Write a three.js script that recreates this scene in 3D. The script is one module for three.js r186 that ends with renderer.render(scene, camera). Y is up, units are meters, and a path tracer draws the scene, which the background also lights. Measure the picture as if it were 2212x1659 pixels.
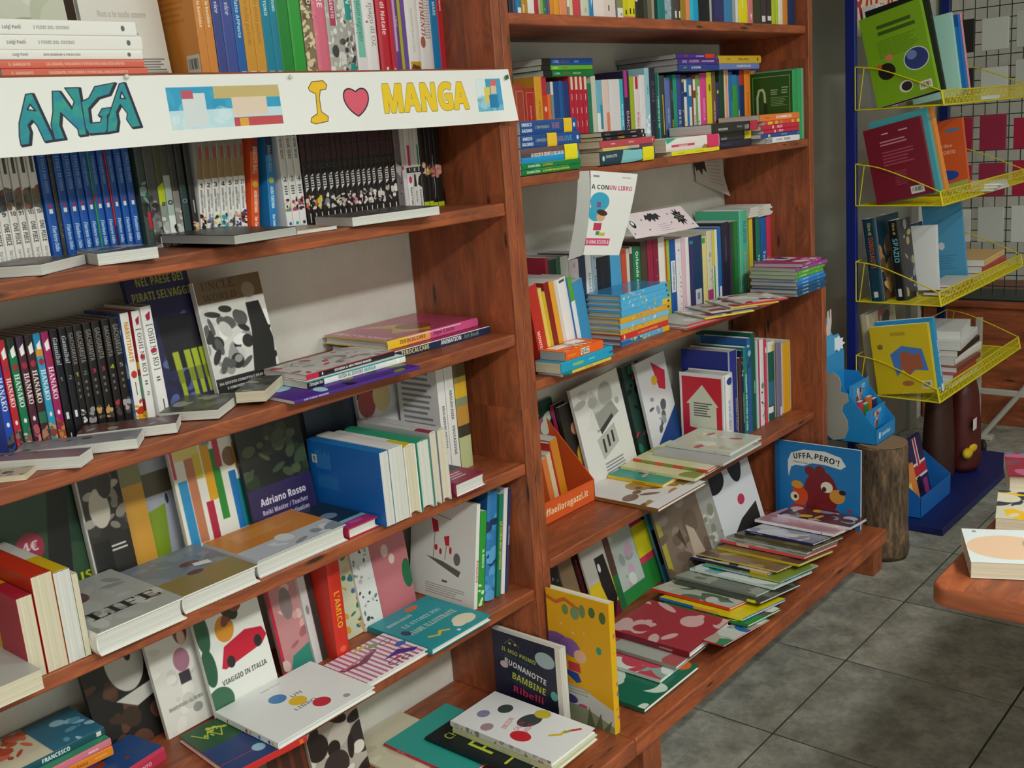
import * as THREE from 'three';
import { RoundedBoxGeometry } from 'three/addons/geometries/RoundedBoxGeometry.js';
import { mergeGeometries, mergeVertices, toCreasedNormals } from 'three/addons/utils/BufferGeometryUtils.js';
import { RectAreaLightUniformsLib } from 'three/addons/lights/RectAreaLightUniformsLib.js';

// ---------------------------------------------------------------- camera, light, exposure
RectAreaLightUniformsLib.init();
const scene = new THREE.Scene();
scene.background = new THREE.Color(0x10110f);
const camera = new THREE.PerspectiveCamera(39.55, 4 / 3, 0.05, 40);
{
  const yaw = 0.8498, pitch = 0.23285, roll = -0.080544;
  const f = new THREE.Vector3(Math.sin(yaw) * Math.cos(pitch), -Math.sin(pitch), -Math.cos(yaw) * Math.cos(pitch));
  const r = new THREE.Vector3().crossVectors(f, new THREE.Vector3(0, 1, 0)).normalize();
  const u = new THREE.Vector3().crossVectors(r, f);
  const r2 = r.clone().multiplyScalar(Math.cos(roll)).addScaledVector(u, Math.sin(roll));
  const u2 = u.clone().multiplyScalar(Math.cos(roll)).addScaledVector(r, -Math.sin(roll));
  camera.position.set(0, 1.45, 1.45);
  camera.quaternion.setFromRotationMatrix(new THREE.Matrix4().makeBasis(r2, u2, f.clone().negate()));
}
scene.add(camera);
const renderer = new THREE.WebGLRenderer({ antialias: true });
renderer.toneMapping = THREE.LinearToneMapping;
renderer.toneMappingExposure = 4.5;
renderer.shadowMap.enabled = true;
const LIGHT_COLOR = 0xfdfff8;
// fluorescent ceiling fixtures: x, z, length, width, turned along z?, intensity
const FIXTURES = [[0.5, 2.8, 1.25, 0.3, 18], [-1.8, 2.6, 1.25, 0.3, 7], [2.7, 2.05, 1.25, 0.3, 5.5]];
const CEIL = 2.75;

// ---------------------------------------------------------------- helpers
const used = {};
function numbered(name) { const k = used[name] = (used[name] ?? -1) + 1; return k ? name + '_' + String(k).padStart(3, '0') : name; }
function rng(seed) { let s = seed >>> 0; return () => { s = (s + 0x6d2b79f5) | 0; let t = Math.imul(s ^ (s >>> 15), 1 | s); t = (t + Math.imul(t ^ (t >>> 7), 61 | t)) ^ t; return ((t ^ (t >>> 14)) >>> 0) / 4294967296; }; }
function tag(o, label, category, group) { o.userData.label = label; o.userData.category = category; if (group) o.userData.group = group; return o; }
function thing(name, label, category, group, pos = [0, 0, 0]) { const o = new THREE.Group(); o.name = numbered(name); o.position.set(...pos); scene.add(o); return tag(o, label, category, group); }
function part(name, geo, mat, parent) { const m = new THREE.Mesh(geo, mat); m.name = name; m.castShadow = m.receiveShadow = true; (parent || scene).add(m); return m; }
function struct(name, geo, mat) { const m = part(name, geo, mat, scene); m.userData.kind = 'structure'; return m; }
function std(color, rough = 0.6, extra = {}) { return new THREE.MeshStandardMaterial({ color, roughness: rough, ...extra }); }
// uv in metres, box projected; grain = axis (0,1,2) that the texture's v runs along
function metreUV(g, grain = 1, off = 0) {
  const geo = g.index ? g.toNonIndexed() : g; const p = geo.attributes.position, uv = new Float32Array(p.count * 2);
  const a = new THREE.Vector3(), b = new THREE.Vector3(), c = new THREE.Vector3();
  for (let i = 0; i < p.count; i += 3) {
    a.fromBufferAttribute(p, i); b.fromBufferAttribute(p, i + 1); c.fromBufferAttribute(p, i + 2);
    const n = b.clone().sub(a).cross(c.clone().sub(a)); const m = [Math.abs(n.x), Math.abs(n.y), Math.abs(n.z)];
    const ax = m[0] >= m[1] && m[0] >= m[2] ? 0 : m[1] >= m[2] ? 1 : 2;
    let [s, t] = [0, 1, 2].filter((k) => k !== ax); if (s === grain) [s, t] = [t, s];
    [a, b, c].forEach((v, k) => { uv[(i + k) * 2] = v.getComponent(s) + off; uv[(i + k) * 2 + 1] = v.getComponent(t) + off * 1.7; });
  }
  geo.setAttribute('uv', new THREE.BufferAttribute(uv, 2)); return geo;
}
let boxCount = 0;
function boxG(x0, x1, y0, y1, z0, z1, r = 0.002, grain = -1) {
  const sx = x1 - x0, sy = y1 - y0, sz = z1 - z0;
  const g = r > 0 ? new RoundedBoxGeometry(sx, sy, sz, 2, Math.min(r, sx / 2.01, sy / 2.01, sz / 2.01)) : new THREE.BoxGeometry(sx, sy, sz);
  if (grain < 0) grain = sx >= sy && sx >= sz ? 0 : sy >= sz ? 1 : 2;
  g.translate((x0 + x1) / 2, (y0 + y1) / 2, (z0 + z1) / 2);
  return metreUV(g, grain, (boxCount++ * 0.37) % 3);
}
function tube(points, r, closed = false, seg = 6, n) { const c = new THREE.CatmullRomCurve3(points.map((p) => new THREE.Vector3(...p)), closed, 'centripetal'); return new THREE.TubeGeometry(c, n || points.length * 6, r, seg, closed); }
function bar(a, b, r, seg = 6) { const A = new THREE.Vector3(...a), B = new THREE.Vector3(...b), d = B.clone().sub(A), L = d.length(); const g = new THREE.CylinderGeometry(r, r, L, seg); g.applyQuaternion(new THREE.Quaternion().setFromUnitVectors(new THREE.Vector3(0, 1, 0), d.normalize())); g.translate((A.x + B.x) / 2, (A.y + B.y) / 2, (A.z + B.z) / 2); return g; }
function join(list) { return mergeGeometries(list.map((g) => { const q = g.index ? g.toNonIndexed() : g; for (const k of Object.keys(q.attributes)) if (!['position', 'normal', 'uv'].includes(k)) q.deleteAttribute(k); return q; })); }

// ---------------------------------------------------------------- procedural textures
function canvas(w, h) { const c = document.createElement('canvas'); c.width = w; c.height = h; return c; }
function tex(c, srgb = true, rep) { const t = new THREE.CanvasTexture(c); if (srgb) t.colorSpace = THREE.SRGBColorSpace; t.magFilter = THREE.LinearFilter; if (rep) { t.wrapS = t.wrapT = THREE.RepeatWrapping; t.repeat.set(rep[0], rep[1]); } return t; }
function noiseGrid(n, seed) { const r = rng(seed), a = new Float32Array(n * n); for (let i = 0; i < a.length; i++) a[i] = r(); return (x, y) => { x = ((x % n) + n) % n; y = ((y % n) + n) % n; const i = Math.floor(x), j = Math.floor(y), fx = x - i, fy = y - j, sx = fx * fx * (3 - 2 * fx), sy = fy * fy * (3 - 2 * fy), i1 = (i + 1) % n, j1 = (j + 1) % n; return (a[j * n + i] * (1 - sx) + a[j * n + i1] * sx) * (1 - sy) + (a[j1 * n + i] * (1 - sx) + a[j1 * n + i1] * sx) * sy; }; }
function woodCanvas(w, h, base, seed) {                              // grain runs along v; stained pine: glued staves, growth lines, blotchy stain, knots
  const c = canvas(w, h), g = c.getContext('2d'), im = g.createImageData(w, h), d = im.data;
  const n1 = noiseGrid(64, seed), n2 = noiseGrid(64, seed + 1), n3 = noiseGrid(256, seed + 2), r = rng(seed + 5);
  const knots = []; for (let i = 0; i < 16; i++) knots.push([r() * w, r() * h, 4 + r() * 7]);
  const staves = 8, tone = []; for (let i = 0; i < staves; i++) tone.push(0.9 + r() * 0.2);
  for (let y = 0; y < h; y++) for (let x = 0; x < w; x++) {
    const u = x / w * 64, v = y / h * 64, st = Math.floor(x / w * staves);
    let warp = (n1(u * 0.5, v * 0.25 + st * 7) - 0.5) * 10, kn = 0;
    for (const [kx, ky, kr] of knots) { let dx = x - kx, dy = (y - ky) * 0.45; if (dx > w / 2) dx -= w; if (dx < -w / 2) dx += w; const q = Math.hypot(dx, dy) / kr; if (q < 5) { warp += 5 * Math.exp(-q * 0.8); if (q < 1.1) kn = Math.max(kn, 1 - q / 1.1); } }
    const line = 0.5 + 0.5 * Math.sin((x / w * 52 + warp) * 2.4 + st * 2);
    const fine = n3(x * 1.1, y * 0.05), blot = n2(u * 0.6, v * 0.3 + st * 3);
    let m = (0.86 + 0.07 * line + 0.07 * (fine - 0.5) + 0.26 * (blot - 0.5)) * tone[st]; m *= 1 - 0.6 * Math.min(1, kn * 1.6);
    const k = (y * w + x) * 4; d[k] = base[0] * m; d[k + 1] = base[1] * (m * 0.92 + 0.05 * line); d[k + 2] = base[2] * (m * 0.85 + 0.08); d[k + 3] = 255;
  }
  g.putImageData(im, 0, 0); return c;
}
function speckCanvas(n, base, amp, seed, blotch = 0.5) {
  const c = canvas(n, n), g = c.getContext('2d'), im = g.createImageData(n, n), d = im.data, a = noiseGrid(8, seed), b = noiseGrid(32, seed + 1), e = noiseGrid(128, seed + 2), f = noiseGrid(256, seed + 3);
  for (let y = 0; y < n; y++) for (let x = 0; x < n; x++) { const u = x / n, v = y / n; const m = 1 + amp * (blotch * (a(u * 8, v * 8) - 0.5) * 2 + (1 - blotch) * ((b(u * 32, v * 32) - 0.5) + (e(u * 128, v * 128) - 0.5) * 0.7 + (f(u * 256, v * 256) - 0.5) * 0.6)); const k = (y * n + x) * 4; d[k] = Math.min(255, base[0] * m); d[k + 1] = Math.min(255, base[1] * m); d[k + 2] = Math.min(255, base[2] * m); d[k + 3] = 255; }
  g.putImageData(im, 0, 0); return c;
}
const woodC = woodCanvas(1024, 1024, [172, 95, 55], 11);
const M = {
  wood: new THREE.MeshPhysicalMaterial({ map: tex(woodC, true, [1 / 0.55, 1 / 1.3]), roughness: 0.5, clearcoat: 0.15, clearcoatRoughness: 0.4 }),
  wall: std(0xffffff, 0.85, { map: tex(speckCanvas(256, [222, 222, 214], 0.05, 21), true, [1, 1]) }),
  ceiling: std(0xd6d6d0, 0.9),
  grout: std(0x3f4039, 0.95),
  wire: std(0xd8c81c, 0.42), blueSteel: std(0x0d2173, 0.45), blueBase: std(0x0a1c5e, 0.5),
  grey: std(0x8f9088, 0.5), white: std(0xe6e6e2, 0.5), dark: std(0x1a1a1a, 0.6),
};

// ---------------------------------------------------------------- room
const WALL_Z = -0.297;
function plane(name, x0, x1, y0, y1, z0, z1, mat) { return struct(name, boxG(x0, x1, y0, y1, z0, z1, 0), mat); }
plane('wall_back', -3.1, 6.1, 0, CEIL, WALL_Z - 0.15, WALL_Z, M.wall);
plane('wall_left', -3.15, -3, 0, CEIL, WALL_Z, 4.6, M.wall);
plane('wall_right', 6.1, 6.25, 0, CEIL, WALL_Z - 0.15, 4.75, M.wall);
plane('wall_front', -3.15, 6.1, 0, CEIL, 4.6, 4.75, M.wall);
plane('ceiling', -3.15, 6.25, CEIL, CEIL + 0.12, WALL_Z - 0.15, 4.75, M.ceiling);
{
  const floor = new THREE.Group(); floor.name = 'floor'; floor.userData.kind = 'structure'; scene.add(floor);
  part('screed', boxG(-3.15, 6.25, -0.1, -0.003, WALL_Z - 0.15, 4.75, 0), M.grout, floor);
  const S = 0.4205, X0 = 2.083, Z0 = 0.358, g0 = new RoundedBoxGeometry(S - 0.005, 0.012, S - 0.005, 1, 0.0015);
  const tones = [0, 1, 2, 3, 4].map((k) => std(0xffffff, 0.42 + 0.04 * k, { map: tex(speckCanvas(512, [[150, 150, 140], [146, 147, 138], [153, 152, 141], [149, 148, 138], [145, 146, 137]][k], 0.3, 40 + k * 9, 0.45), true) }));
  const r = rng(3), rest = [];
  for (let i = -13; i <= 10; i++) for (let j = -2; j <= 10; j++) {
    const cx = X0 + (i + 0.5) * S, cz = Z0 + (j + 0.5) * S; if (cx < -3 || cx > 6.2 || cz > 4.6) continue;
    const rot = Math.floor(r() * 4), k = Math.floor(r() * 5);
    if (i >= -4 && j <= 4) { const m = part('tile', g0, tones[k], floor); m.position.set(cx, -0.006, cz); m.rotation.y = rot * Math.PI / 2; } else { const g = g0.clone(); g.translate(cx, -0.006, cz); rest.push(g); }
  }
  const m = part('tiles_beyond', join(rest), tones[0], floor); m.userData.kind = 'stuff';
}
// skirting behind the rack is hidden; flat grey panel on the wall beyond the bookcase
{
  const d = new THREE.Group(); d.name = 'grey_panel_1'; d.userData.kind = 'structure'; scene.add(d);
  part('panel_sheet', boxG(3.2, 4.6, 0.01, 2.2, WALL_Z, WALL_Z + 0.03, 0.003), std(0x8d8d80, 0.28), d);
  part('panel_edge', boxG(4.6, 4.68, 0, 2.28, WALL_Z, WALL_Z + 0.05, 0.003), M.grey, d);
}

// ---------------------------------------------------------------- lamps
for (const [x, z, L, W, I] of FIXTURES) {
  const t = thing('ceiling_lamp', 'long white fluorescent ceiling lamp with a glowing diffuser', 'lamp', 'fluorescent lamps on the ceiling', [x, CEIL, z]);
  part('housing', boxG(-L / 2, L / 2, -0.05, 0, -W / 2, W / 2, 0.004), M.white, t);
  part('diffuser', boxG(-L / 2 + 0.02, L / 2 - 0.02, -0.058, -0.05, -W / 2 + 0.02, W / 2 - 0.02, 0.002), new THREE.MeshStandardMaterial({ color: 0xffffff, emissive: LIGHT_COLOR, emissiveIntensity: 2, roughness: 0.6 }), t);
  const l = new THREE.RectAreaLight(LIGHT_COLOR, I, L - 0.04, W - 0.04); l.position.set(0, -0.062, 0); l.rotation.x = -Math.PI / 2; t.add(l);
}

// ---------------------------------------------------------------- bookcases
function bookcase(label, x0, x1, shelves, base, opt = {}) {
  const t = thing('bookcase', label, 'bookcase'); const T = 0.026, H = 2.3;
  const low = opt.low || 0;
  part('side_panel', boxG(x0, x0 + T, base, H, WALL_Z + 0.001, 0, 0.003), M.wood, t);
  if (low) { part('side_panel', boxG(x1 - T, x1, 0.905, H, WALL_Z + 0.001, 0, 0.003), M.wood, t); part('side_panel', boxG(x1 - T, x1 + 0.004, base, 0.905, WALL_Z + 0.001, low, 0.003), M.wood, t); } else part('side_panel', boxG(x1 - T, x1, base, H, WALL_Z + 0.001, 0, 0.003), M.wood, t);
  for (const [yb, yt, zf] of shelves) part('shelf', boxG(x0 + T, x1 - T, yb, yt, WALL_Z + 0.001, zf, 0.004), M.wood, t);
  part('top_board', boxG(x0, x1, H, H + 0.026, WALL_Z + 0.001, 0.01, 0.003), M.wood, t);
  part('base_board', boxG(x0, x1 + (opt.baseExtra || 0), 0.092, base, WALL_Z + 0.001, 0.229, 0.006), M.wood, t);
  for (const fx of opt.feet) part('foot', boxG(fx, fx + 0.07, 0, 0.092, 0.13, 0.215, 0.003), M.wood, t);
  part('foot_rail', boxG(x0 + 0.05, x1 - 0.05, 0, 0.092, -0.25, -0.22, 0.003), M.wood, t);
  return t;
}
const BASE = 0.138;
bookcase('reddish brown wooden bookcase carrying the handmade paper banner and manga', 0.31, 1.7035, [[1.5475, 1.5725, -0.003], [1.279, 1.306, -0.004], [1.005, 1.031, -0.004], [0.718, 0.744, -0.004], [0.422, 0.448, -0.006], [1.85, 1.876, -0.004]], BASE, { feet: [0.36, 1.6] });
bookcase('reddish brown wooden bookcase beside the blue wire rack, no banner', 1.7045, 3.12, [[1.657, 1.681, -0.008], [1.331, 1.355, -0.003], [0.892, 0.915, -0.004], [0.478, 0.502, 0.002], [2.0, 2.026, -0.004]], BASE, { low: 0.033, feet: [1.75, 3.045], baseExtra: 0.0 });

// ---------------------------------------------------------------- print atlases for covers and spines
const AT = 2048, atlases = [];
function newAtlas() { const c = canvas(AT, AT), g = c.getContext('2d'); g.fillStyle = '#888'; g.fillRect(0, 0, AT, AT); const t = tex(c); const a = { c, g, x: 8, y: 8, rowH: 0, mats: {} , t }; a.mat = (rough) => a.mats[rough] ||= new THREE.MeshPhysicalMaterial({ map: t, roughness: rough }); g.fillStyle = '#f4f4f0'; g.fillRect(0, 0, 6, 6); atlases.push(a); return a; }
newAtlas();
function alloc(list) {                                               // rectangles of one book go into one atlas
  let a = atlases[atlases.length - 1]; const need = list.reduce((s, [w]) => s + w + 6, 0), hh = Math.max(...list.map((q) => q[1])) + 6;
  if (a.x + need > AT) { a.x = 8; a.y += a.rowH; a.rowH = 0; }
  if (a.y + hh > AT) a = newAtlas();
  const out = list.map(([w, h]) => { const q = { x: a.x + 3, y: a.y + 3, w, h }; a.x += w + 6; return q; });
  a.rowH = Math.max(a.rowH, hh); return [a, out];
}
function drawArt(g, q, base, ops, rot) {
  g.save(); g.beginPath(); g.rect(q.x - 3, q.y - 3, q.w + 6, q.h + 6); g.clip(); g.fillStyle = base; g.fillRect(q.x - 3, q.y - 3, q.w + 6, q.h + 6);
  const X = (u) => q.x + u * q.w, Y = (v) => q.y + v * q.h;
  const ext = (u) => (u <= 0 ? u - 0.2 : u >= 1 ? u + 0.2 : u);
  for (const o of ops || []) {
    const [k, col] = o; g.fillStyle = g.strokeStyle = col;
    if (k === 'R') { const [, , a, b, c, d] = o; g.fillRect(X(ext(a)), Y(ext(b)), X(ext(c)) - X(ext(a)), Y(ext(d)) - Y(ext(b))); }
    else if (k === 'O') { const [, , a, b, c, d, lw] = o; g.lineWidth = (lw || 0.01) * q.w; g.strokeRect(X(a), Y(b), X(c) - X(a), Y(d) - Y(b)); }
    else if (k === 'E') { const [, , a, b, rx, ry, ro] = o; g.beginPath(); g.ellipse(X(a), Y(b), rx * q.w, (ry || rx * q.w / q.h) * q.h, ro || 0, 0, 7); g.fill(); }
    else if (k === 'e') { const [, , a, b, rx, ry, lw] = o; g.lineWidth = (lw || 0.012) * q.w; g.beginPath(); g.ellipse(X(a), Y(b), rx * q.w, ry * q.h, 0, 0, 7); g.stroke(); }
    else if (k === 'P') { const pts = o[2]; g.beginPath(); for (let i = 0; i < pts.length; i += 2) g.lineTo(X(pts[i]), Y(pts[i + 1])); g.closePath(); g.fill(); }
    else if (k === 'S') { const [, , pts, lw] = o; g.lineWidth = lw * q.w; g.lineCap = g.lineJoin = 'round'; g.beginPath(); for (let i = 0; i < pts.length; i += 2) g.lineTo(X(pts[i]), Y(pts[i + 1])); g.stroke(); }
    else if (k === 'B') { const [, , a, b, c, d, n, seed] = o, r = rng((seed || 1) + n * 7); const st = (d - b) / n; for (let i = 0; i < n; i++) g.fillRect(X(a), Y(b + i * st), (X(c) - X(a)) * (0.72 + 0.28 * r()), Math.max(1, st * 0.45 * q.h)); }
    else if (k === 'C') { const [, , a, b, c, d] = o; g.fillStyle = col || '#eee'; g.fillRect(X(a), Y(b), X(c) - X(a), Y(d) - Y(b)); g.fillStyle = '#222'; const r = rng(9), W = X(c) - X(a), Hh = Y(d) - Y(b); if (W > Hh) for (let i = 0.12; i < 0.85; i += 0.05) { if (r() < 0.75) g.fillRect(X(a) + W * i, Y(b) + Hh * 0.18, W * 0.028, Hh * 0.55); } else for (let i = 0.12; i < 0.85; i += 0.05) if (r() < 0.75) g.fillRect(X(a) + W * 0.18, Y(b) + Hh * i, W * 0.55, Hh * 0.028); }
    else if (k === 'N') { const [, cols, n, seed, a = 0, b = 0, c = 1, d = 1, sz = 0.14] = o, r = rng(seed); for (let i = 0; i < n; i++) { g.fillStyle = cols[Math.floor(r() * cols.length)]; g.beginPath(); g.ellipse(X(a + r() * (c - a)), Y(b + r() * (d - b)), sz * q.w * (0.3 + r()), sz * q.w * (0.3 + r()), r() * 3, 0, 7); g.fill(); } }
    else if (k === 't' || k === 'u') {                               // spine lettering, reading downwards (t) or upwards (u)
      const [, , s, v0, v1, sz = 0.62, ux = 0.5, font = 'bold sans-serif'] = o; g.save(); g.translate(X(ux), Y((v0 + v1) / 2)); g.rotate(k === 't' ? Math.PI / 2 : -Math.PI / 2);
      let px = sz * q.w; g.font = font.replace(/(serif|sans-serif|monospace)$/, px.toFixed(1) + 'px $1'); const L = (v1 - v0) * q.h, m = g.measureText(s).width; g.scale(Math.min(1, L / m), 1); g.textAlign = 'center'; g.textBaseline = 'middle'; g.fillText(s, 0, 0); g.restore();
    }
    else if (k === 'T') {                                            // lettering across a cover
      const [, , s, cx, cy, w, sz, font = 'bold sans-serif', rt = 0, st] = o; g.save(); g.translate(X(cx), Y(cy)); g.rotate(rt); const px = sz * q.h; g.font = font.replace(/(serif|sans-serif|monospace)$/, px.toFixed(1) + 'px $1'); const m = g.measureText(s).width; g.scale(Math.min(1.3, w * q.w / m), 1); g.textAlign = 'center'; g.textBaseline = 'middle'; if (st) { g.lineWidth = px * 0.12; g.strokeStyle = st; g.strokeText(s, 0, 0); } g.fillText(s, 0, 0); g.restore();
    }
  }
  g.restore();
}
const pageTex = (() => { const c = canvas(256, 4), g = c.getContext('2d'), r = rng(77); for (let i = 0; i < 256; i++) { const v = 205 + Math.floor(r() * 50); g.fillStyle = `rgb(${v},${v},${v})`; g.fillRect(i, 0, 1, 4); } return tex(c, true, [1 / 0.035, 1]); })();
const PAGES = [0xe9e9e3, 0xe9dfc4, 0xbdbdb8].map((c) => std(c, 0.8, { map: pageTex }));
function uvRect(a, q, u, v) { return [(q.x + u * q.w) / AT, 1 - (q.y + (1 - v) * q.h) / AT]; }
// jacket of a book: back board, spine and front board folded from one sheet; spine faces +z, front board faces +x
function coverGeo(h, t, w, kind, a, qb, qs, qf, ext = 0) {
  const b = kind === 'h' ? Math.min(0.0026, t * 0.3) : Math.min(0.0007, t * 0.2), hard = kind === 'h', pw = hard ? 2.2 : 7, rr = hard ? Math.min(t * 0.13, 0.006) : Math.min(0.0016, t * 0.3);
  const O = [[-t / 2, -w / 2, 'b']]; const ss = [0, 0.05, 0.14, 0.3, 0.5, 0.7, 0.86, 0.95, 1];
  for (const s of ss) O.push([-t / 2 + s * t, w / 2 - rr * Math.abs(2 * s - 1) ** pw, 's']); O.push([t / 2, -w / 2, 'f']);
  const I = O.map(([x, z]) => [Math.max(-t / 2 + b, Math.min(t / 2 - b, x)), Math.min(z, w / 2 - b)]);
  const pos = [], uv = [], flat = [3 / AT, 1 - 3 / AT], edge = qs ? uvRect(a, qs, 0.5, 0.985) : flat;
  const quad = (p, u) => { for (const i of [0, 1, 2, 0, 2, 3]) { pos.push(...p[i]); uv.push(...u[i]); } };
  const uvOf = (seg, x, z, v) => seg === 'b' ? uvRect(a, qb, (z + w / 2) / w, v) : seg === 'f' ? uvRect(a, qf, (w / 2 - z) / w, v) : uvRect(a, qs, (x + t / 2) / t, v);
  for (let i = 0; i < O.length - 1; i++) {
    const [x0, z0] = O[i], [x1, z1] = O[i + 1], seg = i === 0 ? 'b' : i === O.length - 2 ? 'f' : 's';
    quad([[x0, -h / 2, z0], [x1, -h / 2, z1], [x1, h / 2, z1], [x0, h / 2, z0]], [uvOf(seg, x0, z0, 0), uvOf(seg, x1, z1, 0), uvOf(seg, x1, z1, 1), uvOf(seg, x0, z0, 1)]);
    const [a0, c0] = I[i], [a1, c1] = I[i + 1];
    quad([[a1, -h / 2, c1], [a0, -h / 2, c0], [a0, h / 2, c0], [a1, h / 2, c1]], [flat, flat, flat, flat]);
    quad([[x0, h / 2, z0], [x1, h / 2, z1], [a1, h / 2, c1], [a0, h / 2, c0]], [edge, edge, edge, edge]);
    quad([[x1, -h / 2, z1], [x0, -h / 2, z0], [a0, -h / 2, c0], [a1, -h / 2, c1]], [edge, edge, edge, edge]);
  }
  for (const [i, s] of [[0, 1], [O.length - 1, -1]]) { const [x0, z0] = O[i], [a0, c0] = I[i]; const P = [[x0, -h / 2, z0], [x0, h / 2, z0], [a0, h / 2, c0], [a0, -h / 2, c0]]; quad(s > 0 ? P : P.slice().reverse(), [edge, edge, edge, edge]); }
  const g = new THREE.BufferGeometry(); g.setAttribute('position', new THREE.BufferAttribute(new Float32Array(pos), 3)); g.setAttribute('uv', new THREE.BufferAttribute(new Float32Array(uv), 2));
  g.computeVertexNormals(); return toCreasedNormals(g, 0.9);
}
function pagesGeo(h, t, w, kind, spiralGap = 0) {
  const hard = kind === 'h', b = hard ? Math.min(0.0026, t * 0.3) : Math.min(0.0007, t * 0.2), ov = hard ? 0.003 : 0.0006;
  const x0 = -t / 2 + b * 0.9, x1 = t / 2 - b * 0.9, y1 = h / 2 - ov, zb = w / 2 - b - 0.001, zf = -w / 2 + ov;
  const bow = hard ? Math.min(0.004, t * 0.12) : 0, pos = [], uv = [];
  const quad = (p, f) => { for (const i of [0, 1, 2, 0, 2, 3]) { pos.push(...p[i]); uv.push(p[i][0], p[i][f]); } };
  const n = bow ? 6 : 1, zz = (s) => zf + bow * (1 - (2 * s - 1) ** 2);  // hollow fore-edge of a cased book
  for (let i = 0; i < n; i++) { const s0 = i / n, s1 = (i + 1) / n, xa = x0 + (x1 - x0) * s0, xb = x0 + (x1 - x0) * s1, za = zz(s0), zc = zz(s1); quad([[xb, -y1, zc], [xa, -y1, za], [xa, y1, za], [xb, y1, zc]], 1); quad([[xa, y1, za], [xa, y1, zb], [xb, y1, zb], [xb, y1, zc]], 2); quad([[xa, -y1, zb], [xa, -y1, za], [xb, -y1, zc], [xb, -y1, zb]], 2); }
  quad([[x0, -y1, zf], [x0, -y1, zb], [x0, y1, zb], [x0, y1, zf]], 2); quad([[x1, -y1, zb], [x1, -y1, zf], [x1, y1, zf], [x1, y1, zb]], 2);
  const g = new THREE.BufferGeometry(); g.setAttribute('position', new THREE.BufferAttribute(new Float32Array(pos), 3)); g.setAttribute('uv', new THREE.BufferAttribute(new Float32Array(uv), 2)); g.computeVertexNormals(); return g;
}
const AX = { u: [[1, 0, 0], [0, 1, 0], [0, 0, 1]], f: [[0, 1, 0], [-1, 0, 0], [0, 0, 1]], F: [[0, -1, 0], [1, 0, 0], [0, 0, 1]], c: [[0, 0, 1], [0, 1, 0], [-1, 0, 0]], C: [[0, 0, -1], [0, 1, 0], [1, 0, 0]], s: [[1, 0, 0], [0, 0, -1], [0, 1, 0]] };
function orient(o, yaw = 0, tilt = 0, lean = 0) {
  const [x, y, z] = AX[o].map((v) => new THREE.Vector3(...v)); const q = new THREE.Quaternion().setFromRotationMatrix(new THREE.Matrix4().makeBasis(x, y, z));
  const e = (ax, an) => new THREE.Quaternion().setFromAxisAngle(new THREE.Vector3(...ax), an);
  return e([0, 1, 0], yaw).multiply(e([0, 0, 1], lean)).multiply(e([1, 0, 0], tilt)).multiply(q);
}
const SC = 1350;
function book(b) {                                                   // b: record of the tables below
  const [h, t, w] = b.s, kind = b.k || 'p', res = SC * (b.x || 1), cv = res * (b.x ? 1 : 0.62);
  const tb = thing(b.n || 'book', b.l, b.cat || 'book', b.g, b.p); tb.quaternion.copy(orient(b.o || 'u', b.a, b.e, b.r));
  const P = (m, s) => Math.max(6, Math.round(m * s)), plain = [24, 24];
  const [at, [qs, qf, qb]] = alloc([[P(t, res), P(h, res)], b.F ? [P(w, cv), P(h, cv)] : plain, b.B ? [P(w, cv), P(h, cv)] : plain]);
  drawArt(at.g, qs, b.c, b.S); drawArt(at.g, qf, b.cf || b.c, b.F); drawArt(at.g, qb, b.cb || b.c, b.B);
  part('cover', coverGeo(h, t, w, kind, at, qb, qs, qf), at.mat(b.m ?? 0.38), tb);
  part('page_block', pagesGeo(h, t, w, kind), PAGES[b.pg || 0], tb);
  if (b.band) { const [y0, y1, col] = b.band; const g = coverGeo((y1 - y0) * h, t + 0.0016, w + 0.001, 'p', at, qb, qb, qb); const col3 = std(col, 0.45); g.translate(0, (y0 + y1) / 2 * h - h / 2, 0.0012); part('paper_band', metreUV(g), col3, tb).userData.label = 'bright paper band wrapped around the cover'; }
  return tb;
}

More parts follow.
